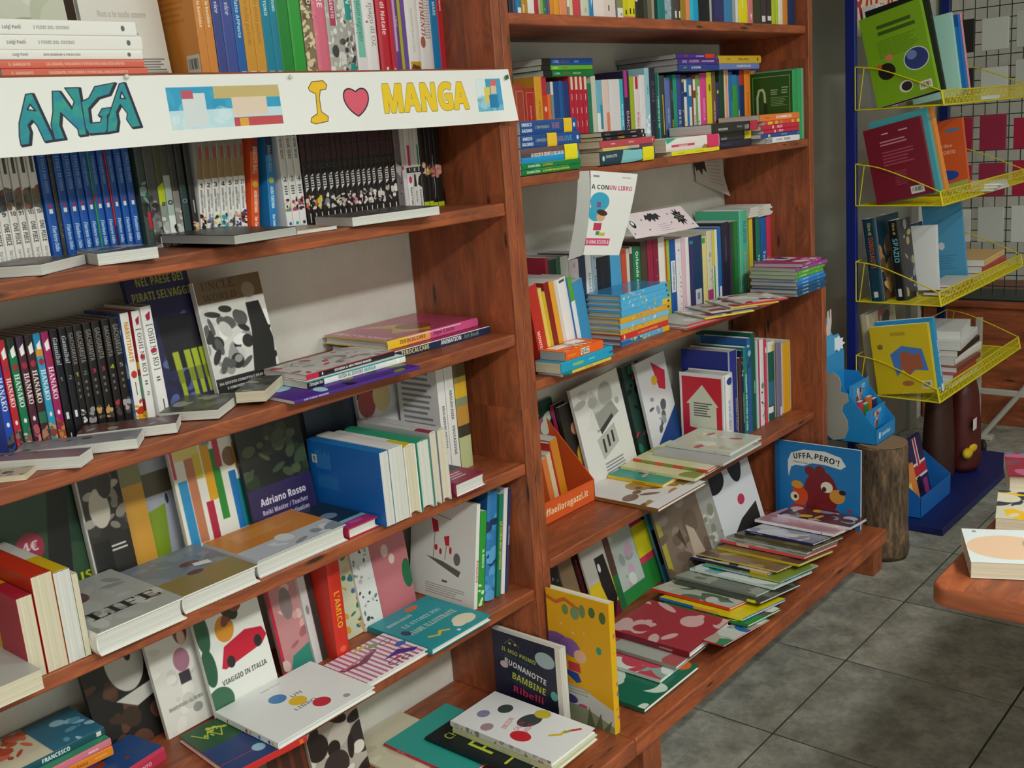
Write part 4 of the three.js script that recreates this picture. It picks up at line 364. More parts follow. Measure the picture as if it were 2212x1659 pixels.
{l:"purple navy hardback with lime boys printed on it, leaning on wall",p:[0.9865,1.1539,-0.1957],s:[0.25,0.012,0.1245],c:"#2b2c55",o:"c",e:-0.2,k:"h",F:[["R","#232450",0,0,1,1],["N",["#363a6c","#4a5a94","#1c1f3c","#5a6aa0"],22,3,0,0.35,1,1,0.1],["R","#14141f",0.35,0.38,1,0.75],["T","#a3a33c","NEL PAESE DEI",0.55,0.12,0.75,0.075],["T","#a3a33c","PIRATI SELVAGGI",0.52,0.22,0.9,0.075],["E","#1a1a1f",0.5,0.6,0.035,0.03],["R","#a5b42a",0.45,0.63,0.55,0.76],["R","#7f8c1f",0.455,0.76,0.545,0.85],["R","#a5b42a",0.46499999999999997,0.85,0.535,0.95],["E","#1a1a1f",0.68,0.6,0.035,0.03],["R","#a5b42a",0.63,0.63,0.7300000000000001,0.76],["R","#7f8c1f",0.635,0.76,0.7250000000000001,0.85],["R","#a5b42a",0.645,0.85,0.7150000000000001,0.95],["E","#1a1a1f",0.8,0.6,0.035,0.03],["R","#a5b42a",0.75,0.63,0.8500000000000001,0.76],["R","#7f8c1f",0.755,0.76,0.8450000000000001,0.85],["R","#a5b42a",0.765,0.85,0.8350000000000001,0.95],["E","#1a1a1f",0.92,0.6,0.035,0.03],["R","#a5b42a",0.87,0.63,0.9700000000000001,0.76],["R","#7f8c1f",0.875,0.76,0.9650000000000001,0.85],["R","#a5b42a",0.885,0.85,0.9550000000000001,0.95]],n:"hardcover_book",cat:"hardback"},
{l:"black and white comic book with a black text band, leaning on wall",p:[1.1087,1.1326,-0.1732],s:[0.205,0.014,0.1407],c:"#d9d8d4",o:"c",e:-0.16,F:[["R","#6a5232",0,0,1,0.2],["T","#3a2c1a","UNCLE",0.35,0.06,0.5,0.09,"bold serif"],["T","#3a2c1a","WORLD",0.35,0.15,0.5,0.08,"bold serif"],["N",["#222","#eee","#999","#555","#ccc"],50,6,0,0.22,1,0.78,0.09],["E","#8a7a6a",0.78,0.14,0.1,0.07],["P","#1c1c1c",[0.7,0.25,0.9,0.25,1,0.6,0.95,0.85,0.6,0.85,0.7,0.5]],["R","#141414",0,0.85,1,1],["T","#eee","DA QUESTO FUMETTO E STATA TRATTA",0.5,0.89,0.9,0.035,"bold serif"],["T","#eee","L'OMONIMA SERIE ANIMATA",0.5,0.94,0.7,0.03,"bold serif"]]},
{l:"flat manga with dark olive cover, uppermost and furthest along the staggered row",p:[1.0728,1.0482,-0.0755],s:[0.0518,0.0201,0.115],c:"#4d4f3c",o:"f",a:2.2293,pg:1,F:[["N",["#777a72","#3a3c34","#a9a9a4","#5c5f58"],16,70]],n:"manga_volume",cat:"manga"},
{l:"second flat manga of the staggered row from the olive one",p:[0.9646,1.0408,-0.092],s:[0.098,0.0161,0.115],c:"#55574f",o:"f",a:2.1982,pg:0,F:[["N",["#777a72","#3a3c34","#a9a9a4","#5c5f58"],16,71]],n:"manga_volume",cat:"manga"},
{l:"flat manga with dark red cover in the staggered row",p:[0.8228,1.0417,-0.0757],s:[0.1478,0.0171,0.0564],c:"#5b2f30",o:"f",a:2.4674,pg:0,F:[["N",["#777a72","#3a3c34","#a9a9a4","#5c5f58"],16,72]],n:"manga_volume",cat:"manga"},
{l:"flat manga with pale grey picture cover in the staggered row",p:[0.7366,1.0402,-0.0686],s:[0.1739,0.0161,0.0563],c:"#8d8f98",o:"f",a:2.4415,pg:0,F:[["N",["#777a72","#3a3c34","#a9a9a4","#5c5f58"],16,73]],n:"manga_volume",cat:"manga"},
{l:"thick white edged manga low in the staggered row",p:[0.6496,1.0402,-0.0686],s:[0.1838,0.0181,0.0425],c:"#8d7078",o:"f",a:2.2391,pg:0,F:[["N",["#777a72","#3a3c34","#a9a9a4","#5c5f58"],16,74]],n:"manga_volume",cat:"manga"},
{l:"thin cream edged manga at the near end of the staggered row",p:[0.5981,1.0355,-0.0553],s:[0.1027,0.0086,0.0426],c:"#c9b795",o:"f",a:2.3538,pg:1,F:[["N",["#777a72","#3a3c34","#a9a9a4","#5c5f58"],16,75]],n:"manga_volume",cat:"manga"},
{l:"purple softcover lying flat under the drawing manuals",p:[1.2128,1.0345,-0.0521],s:[0.2826,0.0066,0.17],c:"#4a2a86",o:"f",a:-0.0541,S:[["t","#d9cfe8","HOW TO DRAW: DISEGNARE",0.02,0.3,0.6]],F:[["N",["#2c1a5a","#9ad0e0","#111","#7a8a2c"],18,3]],n:"paperback_book",cat:"paperback"},
{l:"white and teal spined drawing manual lying flat on the purple softcover",p:[1.2493,1.0447,-0.0779],s:[0.2315,0.0131,0.126],c:"#ececea",o:"f",a:-0.0325,S:[["R","#16171a",0,0,1,0.16],["t","#e8e8e8","Christopher Hart",0.02,0.15,0.6,0.5,"italic bold serif"],["t","#5a5a5a","GUIDA AL DISEGNO",0.3,0.55,0.7],["t","#1c9a9a","MANGA",0.56,0.68,0.7],["R","#1c8f96",0.84,0,1,1],["T","#fff","3ND",0.5,0.92,0.8,0.04]],n:"paperback_book",cat:"paperback"},
{l:"black spined drawing manual with pale sketched cover lying on top",p:[1.2442,1.0568,-0.0878],s:[0.2122,0.0101,0.124],c:"#1a1a1c",o:"f",a:-0.0034,cf:"#c9c9c6",S:[["R","#c02445",0,0,1,0.13],["t","#f2f2f0","DISEGNA IL MIO PRIMO MANGA",0.3,0.72,0.6],["E","#eee",0.5,0.17,0.25,0.008],["R","#c02445",0.88,0,1,1]],F:[["N",["#b9b9b6","#dadad8","#8a8a88","#b8455a","#a9a9a6"],50,9,0,0,1,1,0.08],["S","#555",[0.6,0.2,0.75,0.18,0.85,0.25],0.02]]},
{l:"navy spined art book lying flat beneath the pink comic",p:[1.5308,1.0393,-0.1666],s:[0.2741,0.0161,0.2],c:"#1f2c4c",o:"f",a:-0.0231,k:"h",cf:"#a02850",S:[["t","#e8dd8a","ZEROCALCARE",0.06,0.34,0.75],["t","#f4f4f4","ANIMATION",0.46,0.68,0.7],["t","#8f9a8a","Art Book",0.7,0.87,0.7,0.5,"italic bold serif"],["R","#e8e8e4",0.9,0,1,1]],n:"hardcover_book",cat:"hardback"},
{l:"pink and yellow comic book lying flat on the navy art book",p:[1.5268,1.0568,-0.1874],s:[0.2629,0.0176,0.195],c:"#d2588f",o:"f",a:-0.0097,k:"h",cf:"#b8406c",m:0.2,S:[["R","#f0c93a",0,0,1,0.2],["R","#eda65c",0,0.2,1,0.45],["t","#7a3a1c","ZEROCALCARE",0.12,0.4,0.6],["t","#3a1c2c","Dopo il botto",0.48,0.72,0.6,0.5,"italic bold serif"],["R","#e6dde2",0.78,0.2,0.88,0.8]],F:[["P","#c9ac1c",[0.05,0.5,0.3,0.25,0.5,0.4,0.9,0.3,0.6,0.6,0.3,0.65]],["E","#8f3a2c",0.4,0.55,0.2,0.14],["T","#e2cbd4","ZEROCALCARE",0.5,0.08,0.85,0.1]],n:"hardcover_book",cat:"hardback"},
{l:"dark navy spine on the top shelf of plain bookcase",p:[1.7812,1.7838,-0.105],s:[0.205,0.0113,0.14],c:"#2a2c40",S:[]},
{l:"slate grey spine on the top shelf of plain bookcase",p:[1.7908,1.7838,-0.105],s:[0.205,0.0058,0.14],c:"#5d5a66",S:[]},
{l:"blue spine on the top shelf of plain bookcase",p:[1.7979,1.7838,-0.105],s:[0.205,0.0063,0.14],c:"#1c68b4",S:[]},
{l:"teal blue spine with white foot label on the top shelf of plain bookcase",p:[1.8088,1.7838,-0.105],s:[0.205,0.0133,0.14],c:"#1f7fae",S:[["t","#d5e8f0","SALE",0.2,0.6,0.5],["R","#e8f0f0",0.1,0.93,0.9,1]]},
{l:"mustard spine with pink foot label on the top shelf of plain bookcase",p:[1.8214,1.7838,-0.105],s:[0.205,0.0097,0.14],c:"#c49b2a",S:[["R","#f2c9b4",0.3,0.9,0.9,0.98]]},
{l:"ochre spine on the top shelf of plain bookcase",p:[1.8316,1.7838,-0.105],s:[0.205,0.0093,0.14],c:"#bf8f22",S:[]},
{l:"plain white spine on the top shelf of plain bookcase",p:[1.8481,1.7838,-0.105],s:[0.205,0.0216,0.14],c:"#eeece8",S:[]},
{l:"crimson spine on the top shelf of plain bookcase",p:[1.866,1.7838,-0.105],s:[0.205,0.0122,0.14],c:"#b8263f",S:[]},
{l:"narrow beige and green striped spine on the top shelf of plain bookcase",p:[1.8766,1.7838,-0.105],s:[0.205,0.0067,0.14],c:"#c9b9a0",S:[["R","#5a9a4a",0.5,0.3,1,0.8]]},
{l:"lime green spine on the top shelf of plain bookcase",p:[1.8844,1.7838,-0.105],s:[0.205,0.0067,0.14],c:"#8cc03a",S:[]},
{l:"green spine with blue ornament on the top shelf of plain bookcase",p:[1.8956,1.7838,-0.105],s:[0.205,0.0137,0.14],c:"#2d7d62",S:[["N",["#8fb8d0","#4f94b0","#e8d080"],14,3]]},
{l:"purple spine on the top shelf of plain bookcase",p:[1.9077,1.7838,-0.105],s:[0.205,0.0073,0.14],c:"#7d4a94",S:[]},
{l:"thick amber spine on the top shelf of plain bookcase",p:[1.9289,1.7838,-0.105],s:[0.205,0.0328,0.14],c:"#eda62c",S:[["R","#d9902a",0,0,0.4,1]]},
{l:"peach orange spine on the top shelf of plain bookcase",p:[1.96,1.7838,-0.105],s:[0.205,0.0268,0.14],c:"#eb9566",S:[]},
{l:"grey spine with white tag on the top shelf of plain bookcase",p:[1.9782,1.7838,-0.105],s:[0.205,0.0074,0.14],c:"#8f8d86",S:[["R","#eee",0,0.8,0.8,0.9]]},
{l:"cream spine with large red block on the top shelf of plain bookcase",p:[2.0036,1.7838,-0.105],s:[0.205,0.0409,0.14],c:"#d9d7a8",S:[["R","#d24a58",0.22,0.3,0.95,1],["R","#4a7f4a",0.2,0,0.9,0.18]]},
{l:"pale sage spine on the top shelf of plain bookcase",p:[2.0402,1.7838,-0.105],s:[0.205,0.0301,0.14],c:"#d5dbc8",S:[["R","#b5bda8",0.4,0.9,0.6,0.95]]},
{l:"bright blue spine with white bird on the top shelf of plain bookcase",p:[2.0637,1.7838,-0.105],s:[0.205,0.0147,0.14],c:"#1e88c8",S:[["P","#e8f2f8",[0.3,0.75,0.7,0.8,0.4,0.9]]]},
{l:"very thick pinkish white book on the top shelf of plain bookcase",p:[2.1156,1.7838,-0.105],s:[0.205,0.0869,0.14],c:"#eadcd4",S:[["R","#f1e6e0",0,0,0.45,1],["T","#4a4a4a","91",0.12,0.75,0.2,0.06],["R","#333",0.65,0.86,0.7,0.92]]},
{l:"thin taupe spine on the top shelf of plain bookcase",p:[2.1633,1.7838,-0.105],s:[0.205,0.0061,0.14],c:"#77746e",S:[]},
{l:"olive spine with white foot label on the top shelf of plain bookcase",p:[2.1786,1.7838,-0.105],s:[0.205,0.0222,0.14],c:"#8f9158",S:[["R","#eee",0,0.88,1,1],["T","#555","A",0.6,0.95,0.3,0.04]]},
{l:"bright yellow thick spine with pink foot on the top shelf of plain bookcase",p:[2.2159,1.7838,-0.105],s:[0.205,0.0501,0.14],c:"#e8df18",S:[["R","#d6ce18",0,0,0.4,1],["R","#d9706a",0,0.97,1,1],["R","#222",0.15,0.9,0.25,0.95],["R","#222",0.5,0.88,0.6,0.94],["R","#222",0.8,0.88,0.9,0.94]]},
{l:"dark block with white tag for the shaded gap on the top shelf of plain bookcase",p:[2.2597,1.7838,-0.105],s:[0.205,0.0346,0.14],c:"#2a2a20",S:[["R","#ddd",0,0.72,0.25,0.8]]},  // dark block added in place of the shaded gap beside the yellow spine
{l:"dark moss spine on the top shelf of plain bookcase",p:[2.2862,1.7838,-0.105],s:[0.205,0.0159,0.14],c:"#3f4433",S:[]},
{l:"taupe brown spine on the top shelf of plain bookcase",p:[2.3033,1.7838,-0.105],s:[0.205,0.016,0.14],c:"#75685a",S:[]},
{l:"pale moss spine on the top shelf of plain bookcase",p:[2.3175,1.7838,-0.105],s:[0.205,0.0098,0.14],c:"#a3ab8a",S:[]},
{l:"thin charcoal green spine on the top shelf of plain bookcase",p:[2.3289,1.7838,-0.105],s:[0.205,0.0105,0.14],c:"#2a3030",S:[]},
{l:"deep teal spine on the top shelf of plain bookcase",p:[2.3546,1.7838,-0.105],s:[0.205,0.0317,0.14],c:"#1b7f7c",S:[]},
{l:"pale blue spine with white marbling on the top shelf of plain bookcase",p:[2.3867,1.7838,-0.105],s:[0.205,0.0299,0.14],c:"#9db4c4",S:[["N",["#e8eef2","#c9d7e0","#5f7f96"],24,4]]},
{l:"dark grey spine with white foot marks on the top shelf of plain bookcase",p:[2.4161,1.7838,-0.105],s:[0.205,0.0264,0.14],c:"#4b4d48",S:[["R","#eee",0.5,0.88,0.8,0.96]]},
{l:"dark brown spine on the top shelf of plain bookcase",p:[2.4371,1.7838,-0.105],s:[0.205,0.0129,0.14],c:"#4c322a",S:[["R","#eee",0.3,0.88,0.8,0.96]]},
{l:"bronze ochre spine on the top shelf of plain bookcase",p:[2.4569,1.7838,-0.105],s:[0.205,0.0243,0.14],c:"#a8851f",S:[]},
{l:"salmon spine with orange label on the top shelf of plain bookcase",p:[2.4797,1.7838,-0.105],s:[0.205,0.0187,0.14],c:"#ee9168",S:[["R","#f2701c",0.5,0,1,0.25]]},
{l:"cyan thick spine on the top shelf of plain bookcase",p:[2.5112,1.7838,-0.105],s:[0.205,0.0415,0.14],c:"#1aa3d4",S:[["R","#2ec0e0",0,0,0.35,1]]},
{l:"black hardback with faint emblem on the top shelf of plain bookcase",p:[2.5605,1.7838,-0.105],s:[0.205,0.0546,0.14],c:"#14161c",S:[["E","#3a3d46",0.35,0.6,0.1,0.08]],n:"hardcover_book",cat:"hardback"},
{l:"dark indigo spine with silver label on the top shelf of plain bookcase",p:[2.5995,1.7838,-0.105],s:[0.205,0.0207,0.14],c:"#2a2a44",S:[["R","#b9bcc0",0,0.55,0.35,1]]},
{l:"indigo violet spine on the top shelf of plain bookcase",p:[2.6368,1.7838,-0.105],s:[0.205,0.0512,0.14],c:"#37346c",S:[]},
{l:"steel blue spine with magenta block on the top shelf of plain bookcase",p:[2.6852,1.7838,-0.105],s:[0.205,0.0428,0.14],c:"#3d84b8",S:[["R","#b052a4",0,0.3,0.7,0.65],["t","#8fe0ee","DREAM",0.1,0.6,0.3,0.85]]},
{l:"grey spine with white foot label on the top shelf of plain bookcase",p:[2.7249,1.7838,-0.105],s:[0.205,0.0339,0.14],c:"#95a0a4",S:[["R","#e8e8e8",0.45,0.7,1,1]]},
{l:"yellow spine with red top on the top shelf of plain bookcase",p:[2.7686,1.7838,-0.105],s:[0.205,0.0507,0.14],c:"#eade1a",S:[["R","#d6362a",0,0,1,0.12],["R","#f4efb0",0.35,0.1,0.45,0.8]]},
{l:"dusty pink spine on the top shelf of plain bookcase",p:[2.81,1.7838,-0.105],s:[0.205,0.0293,0.14],c:"#d97a80",S:[["P","#eee",[0.4,0.85,0.7,0.88,0.5,0.95]]]},
{l:"dark olive spine with lime marks on the top shelf of plain bookcase",p:[2.8483,1.7838,-0.105],s:[0.205,0.0444,0.14],c:"#3a3d24",S:[["N",["#9aa82c"],5,3,0.2,0,0.8,0.6,0.1]]},
{l:"dark aubergine spine on the top shelf of plain bookcase",p:[2.8882,1.7838,-0.105],s:[0.205,0.0326,0.14],c:"#3e353a",S:[["R","#ddd",0.1,0.88,0.7,0.96]]},
{l:"dark umber spine on the top shelf of plain bookcase",p:[2.9203,1.7838,-0.105],s:[0.205,0.0288,0.14],c:"#38302c",S:[["R","#ddd",0.1,0.88,0.9,0.94]]},
{l:"thin lime yellow spine on the top shelf of plain bookcase",p:[2.9453,1.7838,-0.105],s:[0.205,0.0182,0.14],c:"#b9cc2c",S:[]},
{l:"second thin lime yellow spine on the top shelf of plain bookcase",p:[2.9674,1.7838,-0.105],s:[0.205,0.0135,0.14],c:"#b9cc2c",S:[]},
{l:"ivory spine beside the lime ones on the top shelf of plain bookcase",p:[2.9901,1.7838,-0.105],s:[0.205,0.0288,0.14],c:"#e6e2d2",S:[]},
{l:"tangerine spine on the top shelf of plain bookcase",p:[3.0204,1.7838,-0.105],s:[0.205,0.0288,0.14],c:"#d9862e",S:[]},
{l:"navy blue spine at the row end on the top shelf of plain bookcase",p:[3.0609,1.7838,-0.105],s:[0.205,0.0492,0.14],c:"#16335f",S:[]},
{l:"brick red spine with gold frame behind the flat stacks",p:[1.9147,1.4518,-0.205],s:[0.1931,0.0347,0.13],c:"#a8412f",S:[["O","#c98a5c",0.15,0.08,0.85,0.5,0.06],["t","#e8c9a8","13 MAGGIO",0.55,0.85,0.4]]},
{l:"small red hardback with framed title behind the flat stacks",p:[1.951,1.4469,-0.205],s:[0.1832,0.0355,0.13],c:"#b02a26",S:[["O","#e09a84",0.12,0.05,0.9,0.95,0.03],["t","#f0c0a8","Il Piccolo Principe",0.15,0.6,0.2]],n:"hardcover_book",cat:"hardback"},
{l:"golden yellow spine behind the flat stacks",p:[1.9837,1.4595,-0.205],s:[0.2083,0.0264,0.13],c:"#e3a32c",S:[["t","#8a5a1c","LE PAROLE",0.2,0.5,0.3],["N",["#f3dca0"],12,4,0.3,0.6,0.9,0.95,0.12]]},
{l:"vermilion spine behind the flat stacks",p:[2.0062,1.4593,-0.205],s:[0.208,0.0162,0.13],c:"#d2442c",S:[["E","#f6c9b8",0.5,0.35,0.3,0.03],["R","#c22a44",0,0,1,0.2]]},
{l:"short orange spine behind the flat stacks",p:[2.0215,1.4395,-0.205],s:[0.1685,0.0119,0.13],c:"#f0761c",S:[]},
{l:"grey blue spine with white top behind the flat stacks",p:[2.0337,1.4535,-0.205],s:[0.1963,0.0101,0.13],c:"#7a93a8",S:[["R","#e2e2de",0,0,1,0.15]]},
{l:"deep blue spine behind the flat stacks",p:[2.0499,1.4533,-0.205],s:[0.196,0.0198,0.13],c:"#114a8c",S:[]},
{l:"royal blue spine with white lettering behind the flat stacks",p:[2.0675,1.4541,-0.205],s:[0.1976,0.0129,0.13],c:"#1560a8",S:[["t","#d9e6f4","ELENA & PAOLO",0.6,0.95,0.5]]},
{l:"navy blue spine with small white lettering behind the flat stacks",p:[2.087,1.453,-0.205],s:[0.1954,0.0235,0.13],c:"#1c3a7a",S:[["t","#c9d4ea","LILLA E IL MARE",0.6,0.95,0.35]]},
{l:"bottle green spine behind the flat stacks",p:[2.1817,1.4501,-0.205],s:[0.1897,0.0145,0.13],c:"#1c7a5c",S:[]},
{l:"pale grey green spine behind the flat stacks",p:[2.1994,1.4588,-0.205],s:[0.2071,0.0182,0.13],c:"#cfd3c0",S:[]},
{l:"sky blue spine with white steps behind the flat stacks",p:[2.2214,1.4537,-0.205],s:[0.1968,0.0233,0.13],c:"#78b8d4",S:[["P","#f2f2f0",[0,0.4,0.5,0.4,0.5,0.6,1,0.6,1,0.9,0.3,0.9,0.3,0.75,0,0.75]],["R","#1a9ac0",0.5,0.3,1,0.6]]},
{l:"pale pink spine with salmon patch behind the flat stacks",p:[2.248,1.454,-0.205],s:[0.1974,0.0273,0.13],c:"#e8d3cc",S:[["R","#f08468",0.5,0.4,1,0.7],["R","#7a5a4a",0.6,0.7,0.9,1]]},
{l:"broad white box spine with turquoise edge behind the flat stacks",p:[2.2943,1.4541,-0.205],s:[0.1976,0.0628,0.13],c:"#e3dfe2",S:[["R","#35bcd4",0.72,0,1,1],["t","#e8fbff","TU SEI COSI",0.2,0.7,0.16,0.87]]},
{l:"dark violet spine with pink title behind the flat stacks",p:[2.3405,1.4639,-0.205],s:[0.2173,0.0268,0.13],c:"#2c2444",S:[["R","#c0348c",0.1,0,0.6,0.3],["t","#e2a4d0","DANCE CLUB",0.4,0.95,0.6]]},
{l:"chartreuse spine behind the flat stacks",p:[2.3647,1.4566,-0.205],s:[0.2026,0.0181,0.13],c:"#a4b82a",S:[]},
{l:"white spine with crimson script behind the flat stacks",p:[2.3867,1.4564,-0.205],s:[0.2023,0.0233,0.13],c:"#e6dcde",S:[["t","#c23a62","Il libro di Rachele",0.4,0.95,0.5],["R","#c2243c",0.2,0,0.7,0.15]]},
{l:"white grooved spine behind the flat stacks",p:[2.4127,1.4583,-0.205],s:[0.2061,0.026,0.13],c:"#e8e6ea",S:[]},
{l:"icy blue spine with white waves behind the flat stacks",p:[2.437,1.4671,-0.205],s:[0.2235,0.02,0.13],c:"#9fd0de",S:[["N",["#e2eef4","#c0dce8","#fff"],26,5,0,0.4,1,1,0.3],["t","#4a8fa0","FATE",0.1,0.4,0.5]]},
{l:"midnight spine with mauve lettering behind the flat stacks",p:[2.4617,1.4675,-0.205],s:[0.2243,0.0267,0.13],c:"#26283c",S:[["t","#6a5a84","IL SALE",0.15,0.4,0.6],["O","#6a6a7c",0.2,0.6,0.8,0.85,0.04]]},
{l:"dark green spine with turquoise edge behind the flat stacks",p:[2.4851,1.4599,-0.205],s:[0.2093,0.0173,0.13],c:"#1d5c52",S:[["R","#2cb4b4",0.6,0,1,1],["t","#d0eee8","L'AMOR SALTA E TRE",0.05,0.9,0.5]]},
{l:"red spine with white dashes from a matching set behind the banded stack",p:[2.109,1.459,-0.205],s:[0.2074,0.0152,0.13],c:"#c21f3a",S:[["R","#e8dcb8",0.3,0.0,0.9,0.15],["B","#f0d4d8",0.42,0.2,0.58,0.95,5,2]],g:"matching red books behind the flat stacks"},
{l:"red spine with white dashes from a matching set behind the banded stack",p:[2.1269,1.4589,-0.205],s:[0.2071,0.0167,0.13],c:"#c21f3a",S:[["R","#e8dcb8",0.3,0.0,0.9,0.15],["B","#f0d4d8",0.42,0.2,0.58,0.95,5,3]],g:"matching red books behind the flat stacks"},
{l:"red spine with white dashes from a matching set behind the banded stack",p:[2.145,1.4587,-0.205],s:[0.2069,0.0156,0.13],c:"#c21f3a",S:[["R","#e8dcb8",0.3,0.0,0.9,0.15],["B","#f0d4d8",0.42,0.2,0.58,0.95,5,4]],g:"matching red books behind the flat stacks"},
{l:"red spine with white dashes from a matching set behind the banded stack",p:[2.1634,1.4586,-0.205],s:[0.2066,0.0174,0.13],c:"#c21f3a",S:[["R","#e8dcb8",0.3,0.0,0.9,0.15],["B","#f0d4d8",0.42,0.2,0.58,0.95,5,5]],g:"matching red books behind the flat stacks"},
{l:"charcoal spine with yellow branch behind the flat stacks",p:[2.5078,1.4571,-0.2],s:[0.2037,0.0231,0.12],c:"#3d4240",S:[["S","#d8c43a",[0.5,0.25,0.55,0.5,0.6,0.75],0.18],["t","#c9c9c4","SEGNI",0.8,0.97,0.4]]},
{l:"periwinkle spine behind the flat stacks",p:[2.5335,1.4541,-0.2],s:[0.1975,0.0256,0.12],c:"#6277b8",S:[["t","#c9d3ee","NEL MARE",0.3,0.7,0.3]]},
{l:"dark grey spine with yellow title behind the flat stacks",p:[2.5544,1.4529,-0.2],s:[0.1952,0.0134,0.12],c:"#34363c",S:[["t","#9a9a9c","MEDUSA",0.05,0.4,0.5],["t","#d9cf2c","MEDUSA LAND",0.45,0.98,0.7]]},
{l:"emerald spine with white title behind the flat stacks",p:[2.5713,1.4577,-0.2],s:[0.2047,0.0177,0.12],c:"#1fa083",S:[["t","#eef6f2","IBIZA",0.7,0.98,0.9]]},
{l:"violet blue spine with white title behind the flat stacks",p:[2.5915,1.4575,-0.2],s:[0.2045,0.0198,0.12],c:"#3f4f9c",S:[["t","#e6e8f4","IO E IL TAVOLINO",0.45,0.98,0.7]]},
{l:"navy spine with yellow and white drawing behind the flat stacks",p:[2.6177,1.4564,-0.2],s:[0.2021,0.0299,0.12],c:"#2c3a74",S:[["R","#f0efe6",0.45,0.05,0.95,0.22],["R","#f0efe6",0.4,0.28,0.95,1],["N",["#d9c92c"],12,4,0,0,0.5,1,0.14]]},
{l:"blue spine with white panel behind the flat stacks",p:[2.6458,1.4532,-0.2],s:[0.1958,0.0228,0.12],c:"#1c7ac0",S:[["R","#f0f0ee",0.3,0.1,0.9,0.25],["R","#f0f0ee",0.3,0.4,0.9,1]]},
{l:"rust spine with white panel behind the flat stacks",p:[2.6688,1.456,-0.2],s:[0.2014,0.0203,0.12],c:"#8a3c22",S:[["R","#f0efe8",0.25,0.05,0.85,0.2],["R","#f0efe8",0.25,0.3,0.85,1],["t","#333","Brioche",0.4,0.8,0.4]]},
{l:"leaf green spine with white panel behind the flat stacks",p:[2.6918,1.4563,-0.2],s:[0.2021,0.0229,0.12],c:"#7fae5a",S:[["R","#f0f0ea",0.3,0.15,0.95,1],["N",["#2f7a4a"],12,4,0,0.2,0.5,1,0.12]]},
{l:"hot pink spine with white foot panel behind the flat stacks",p:[2.7212,1.4587,-0.2],s:[0.2067,0.0332,0.12],c:"#e8489c",S:[["t","#f6b8d8","KINSELLA",0.3,0.65,0.4],["R","#f2f0f0",0.3,0.75,0.9,1],["t","#333","KINSELLA",0.77,0.98,0.45,0.6]]},
{l:"lemon yellow spine with white foot panel behind the flat stacks",p:[2.7534,1.4595,-0.2],s:[0.2084,0.0274,0.12],c:"#e6da2a",S:[["R","#f2f0e8",0.3,0.75,0.95,1],["t","#333","KINSELLA",0.77,0.98,0.45,0.62],["E","#8a7a1c",0.5,0.2,0.2,0.05]]},
{l:"bronze brown spine with white title behind the flat stacks",p:[2.7788,1.4604,-0.2],s:[0.2101,0.0206,0.12],c:"#7a5c34",S:[["t","#efe9dc","KAREN BLIXEN STORIE",0.3,0.9,0.4]]},
{l:"dark lilac spine behind the flat stacks",p:[2.7992,1.4458,-0.2],s:[0.1809,0.0174,0.12],c:"#3a3468",S:[["E","#c9d43a",0.5,0.15,0.3,0.03]]},
{l:"forest green spine behind the flat stacks",p:[2.8233,1.4622,-0.2],s:[0.2138,0.028,0.12],c:"#1c4a34",S:[]},
{l:"thin white and peach spine behind the flat stacks",p:[2.8512,1.462,-0.2],s:[0.2135,0.0231,0.12],c:"#dfd3c4",S:[["R","#e8904c",0.2,0,0.6,0.2],["R","#e6a884",0.2,0.2,0.7,0.7]]},
{l:"cornflower spine behind the flat stacks",p:[2.8754,1.4598,-0.2],s:[0.209,0.0225,0.12],c:"#2f74b4",S:[["R","#1a9ac4",0.5,0.4,1,1]]},
{l:"grass green spine behind the flat stacks",p:[2.9009,1.4554,-0.2],s:[0.2002,0.0254,0.12],c:"#3fa43c",S:[["R","#2f86bc",0,0,1,0.15],["N",["#8cc83a"],5,4,0.1,0.5,0.9,1,0.2]]},
{l:"thin blue and lime spine behind the flat stacks",p:[2.9211,1.4542,-0.2],s:[0.1978,0.0121,0.12],c:"#2c6aa0",S:[["R","#a8cc7a",0.2,0.5,0.8,0.9]]},
{l:"navy spine with red top block behind the flat stacks",p:[2.943,1.4615,-0.2],s:[0.2125,0.0287,0.12],c:"#16386c",S:[["R","#b8352c",0,0,1,0.2]]},
{l:"orange spine behind the flat stacks",p:[2.9774,1.4624,-0.2],s:[0.2143,0.0371,0.12],c:"#ea8a2a",S:[["t","#9a5a1c","IL DISEGNO",0.2,0.7,0.3]]},
{l:"terracotta orange spine pushed back behind the flat stacks",p:[3.0677,1.4612,-0.215],s:[0.2117,0.0273,0.09],c:"#e07a3a",S:[]},
{l:"mid blue spine pushed back behind the flat stacks",p:[3.087,1.4633,-0.215],s:[0.216,0.0081,0.09],c:"#2c6fb0",S:[]},
{l:"cobalt spine pushed back next to the green hardback behind the flat stacks",p:[3.0967,1.466,-0.215],s:[0.2214,0.0092,0.09],c:"#1a3f94",S:[],n:"hardcover_book",cat:"hardback"},
{l:"green hardback with white cane drawing, back cover outward beside the end panel",p:[3.042,1.4555,-0.093],s:[0.2,0.024,0.146],c:"#2c5a1c",k:"h",x:1,S:[["R","#2fa45c",0,0,1,1]],B:[["O","#9cc08c",0.1,0.06,0.92,0.97,0.012],["S","#c9d9b8",[0.2,0.95,0.2,0.35,0.24,0.25,0.32,0.24,0.36,0.3,0.37,0.42],0.05],["R","#1c3324",0.34,0.45,0.42,0.75],["B","#a9c49a",0.5,0.25,0.68,0.34,3],["B","#a9c49a",0.74,0.22,0.9,0.33,3],["B","#7fa06a",0.5,0.36,0.88,0.5,6],["B","#7fa06a",0.55,0.6,0.85,0.95,12]],n:"hardcover_book",cat:"hardback"},
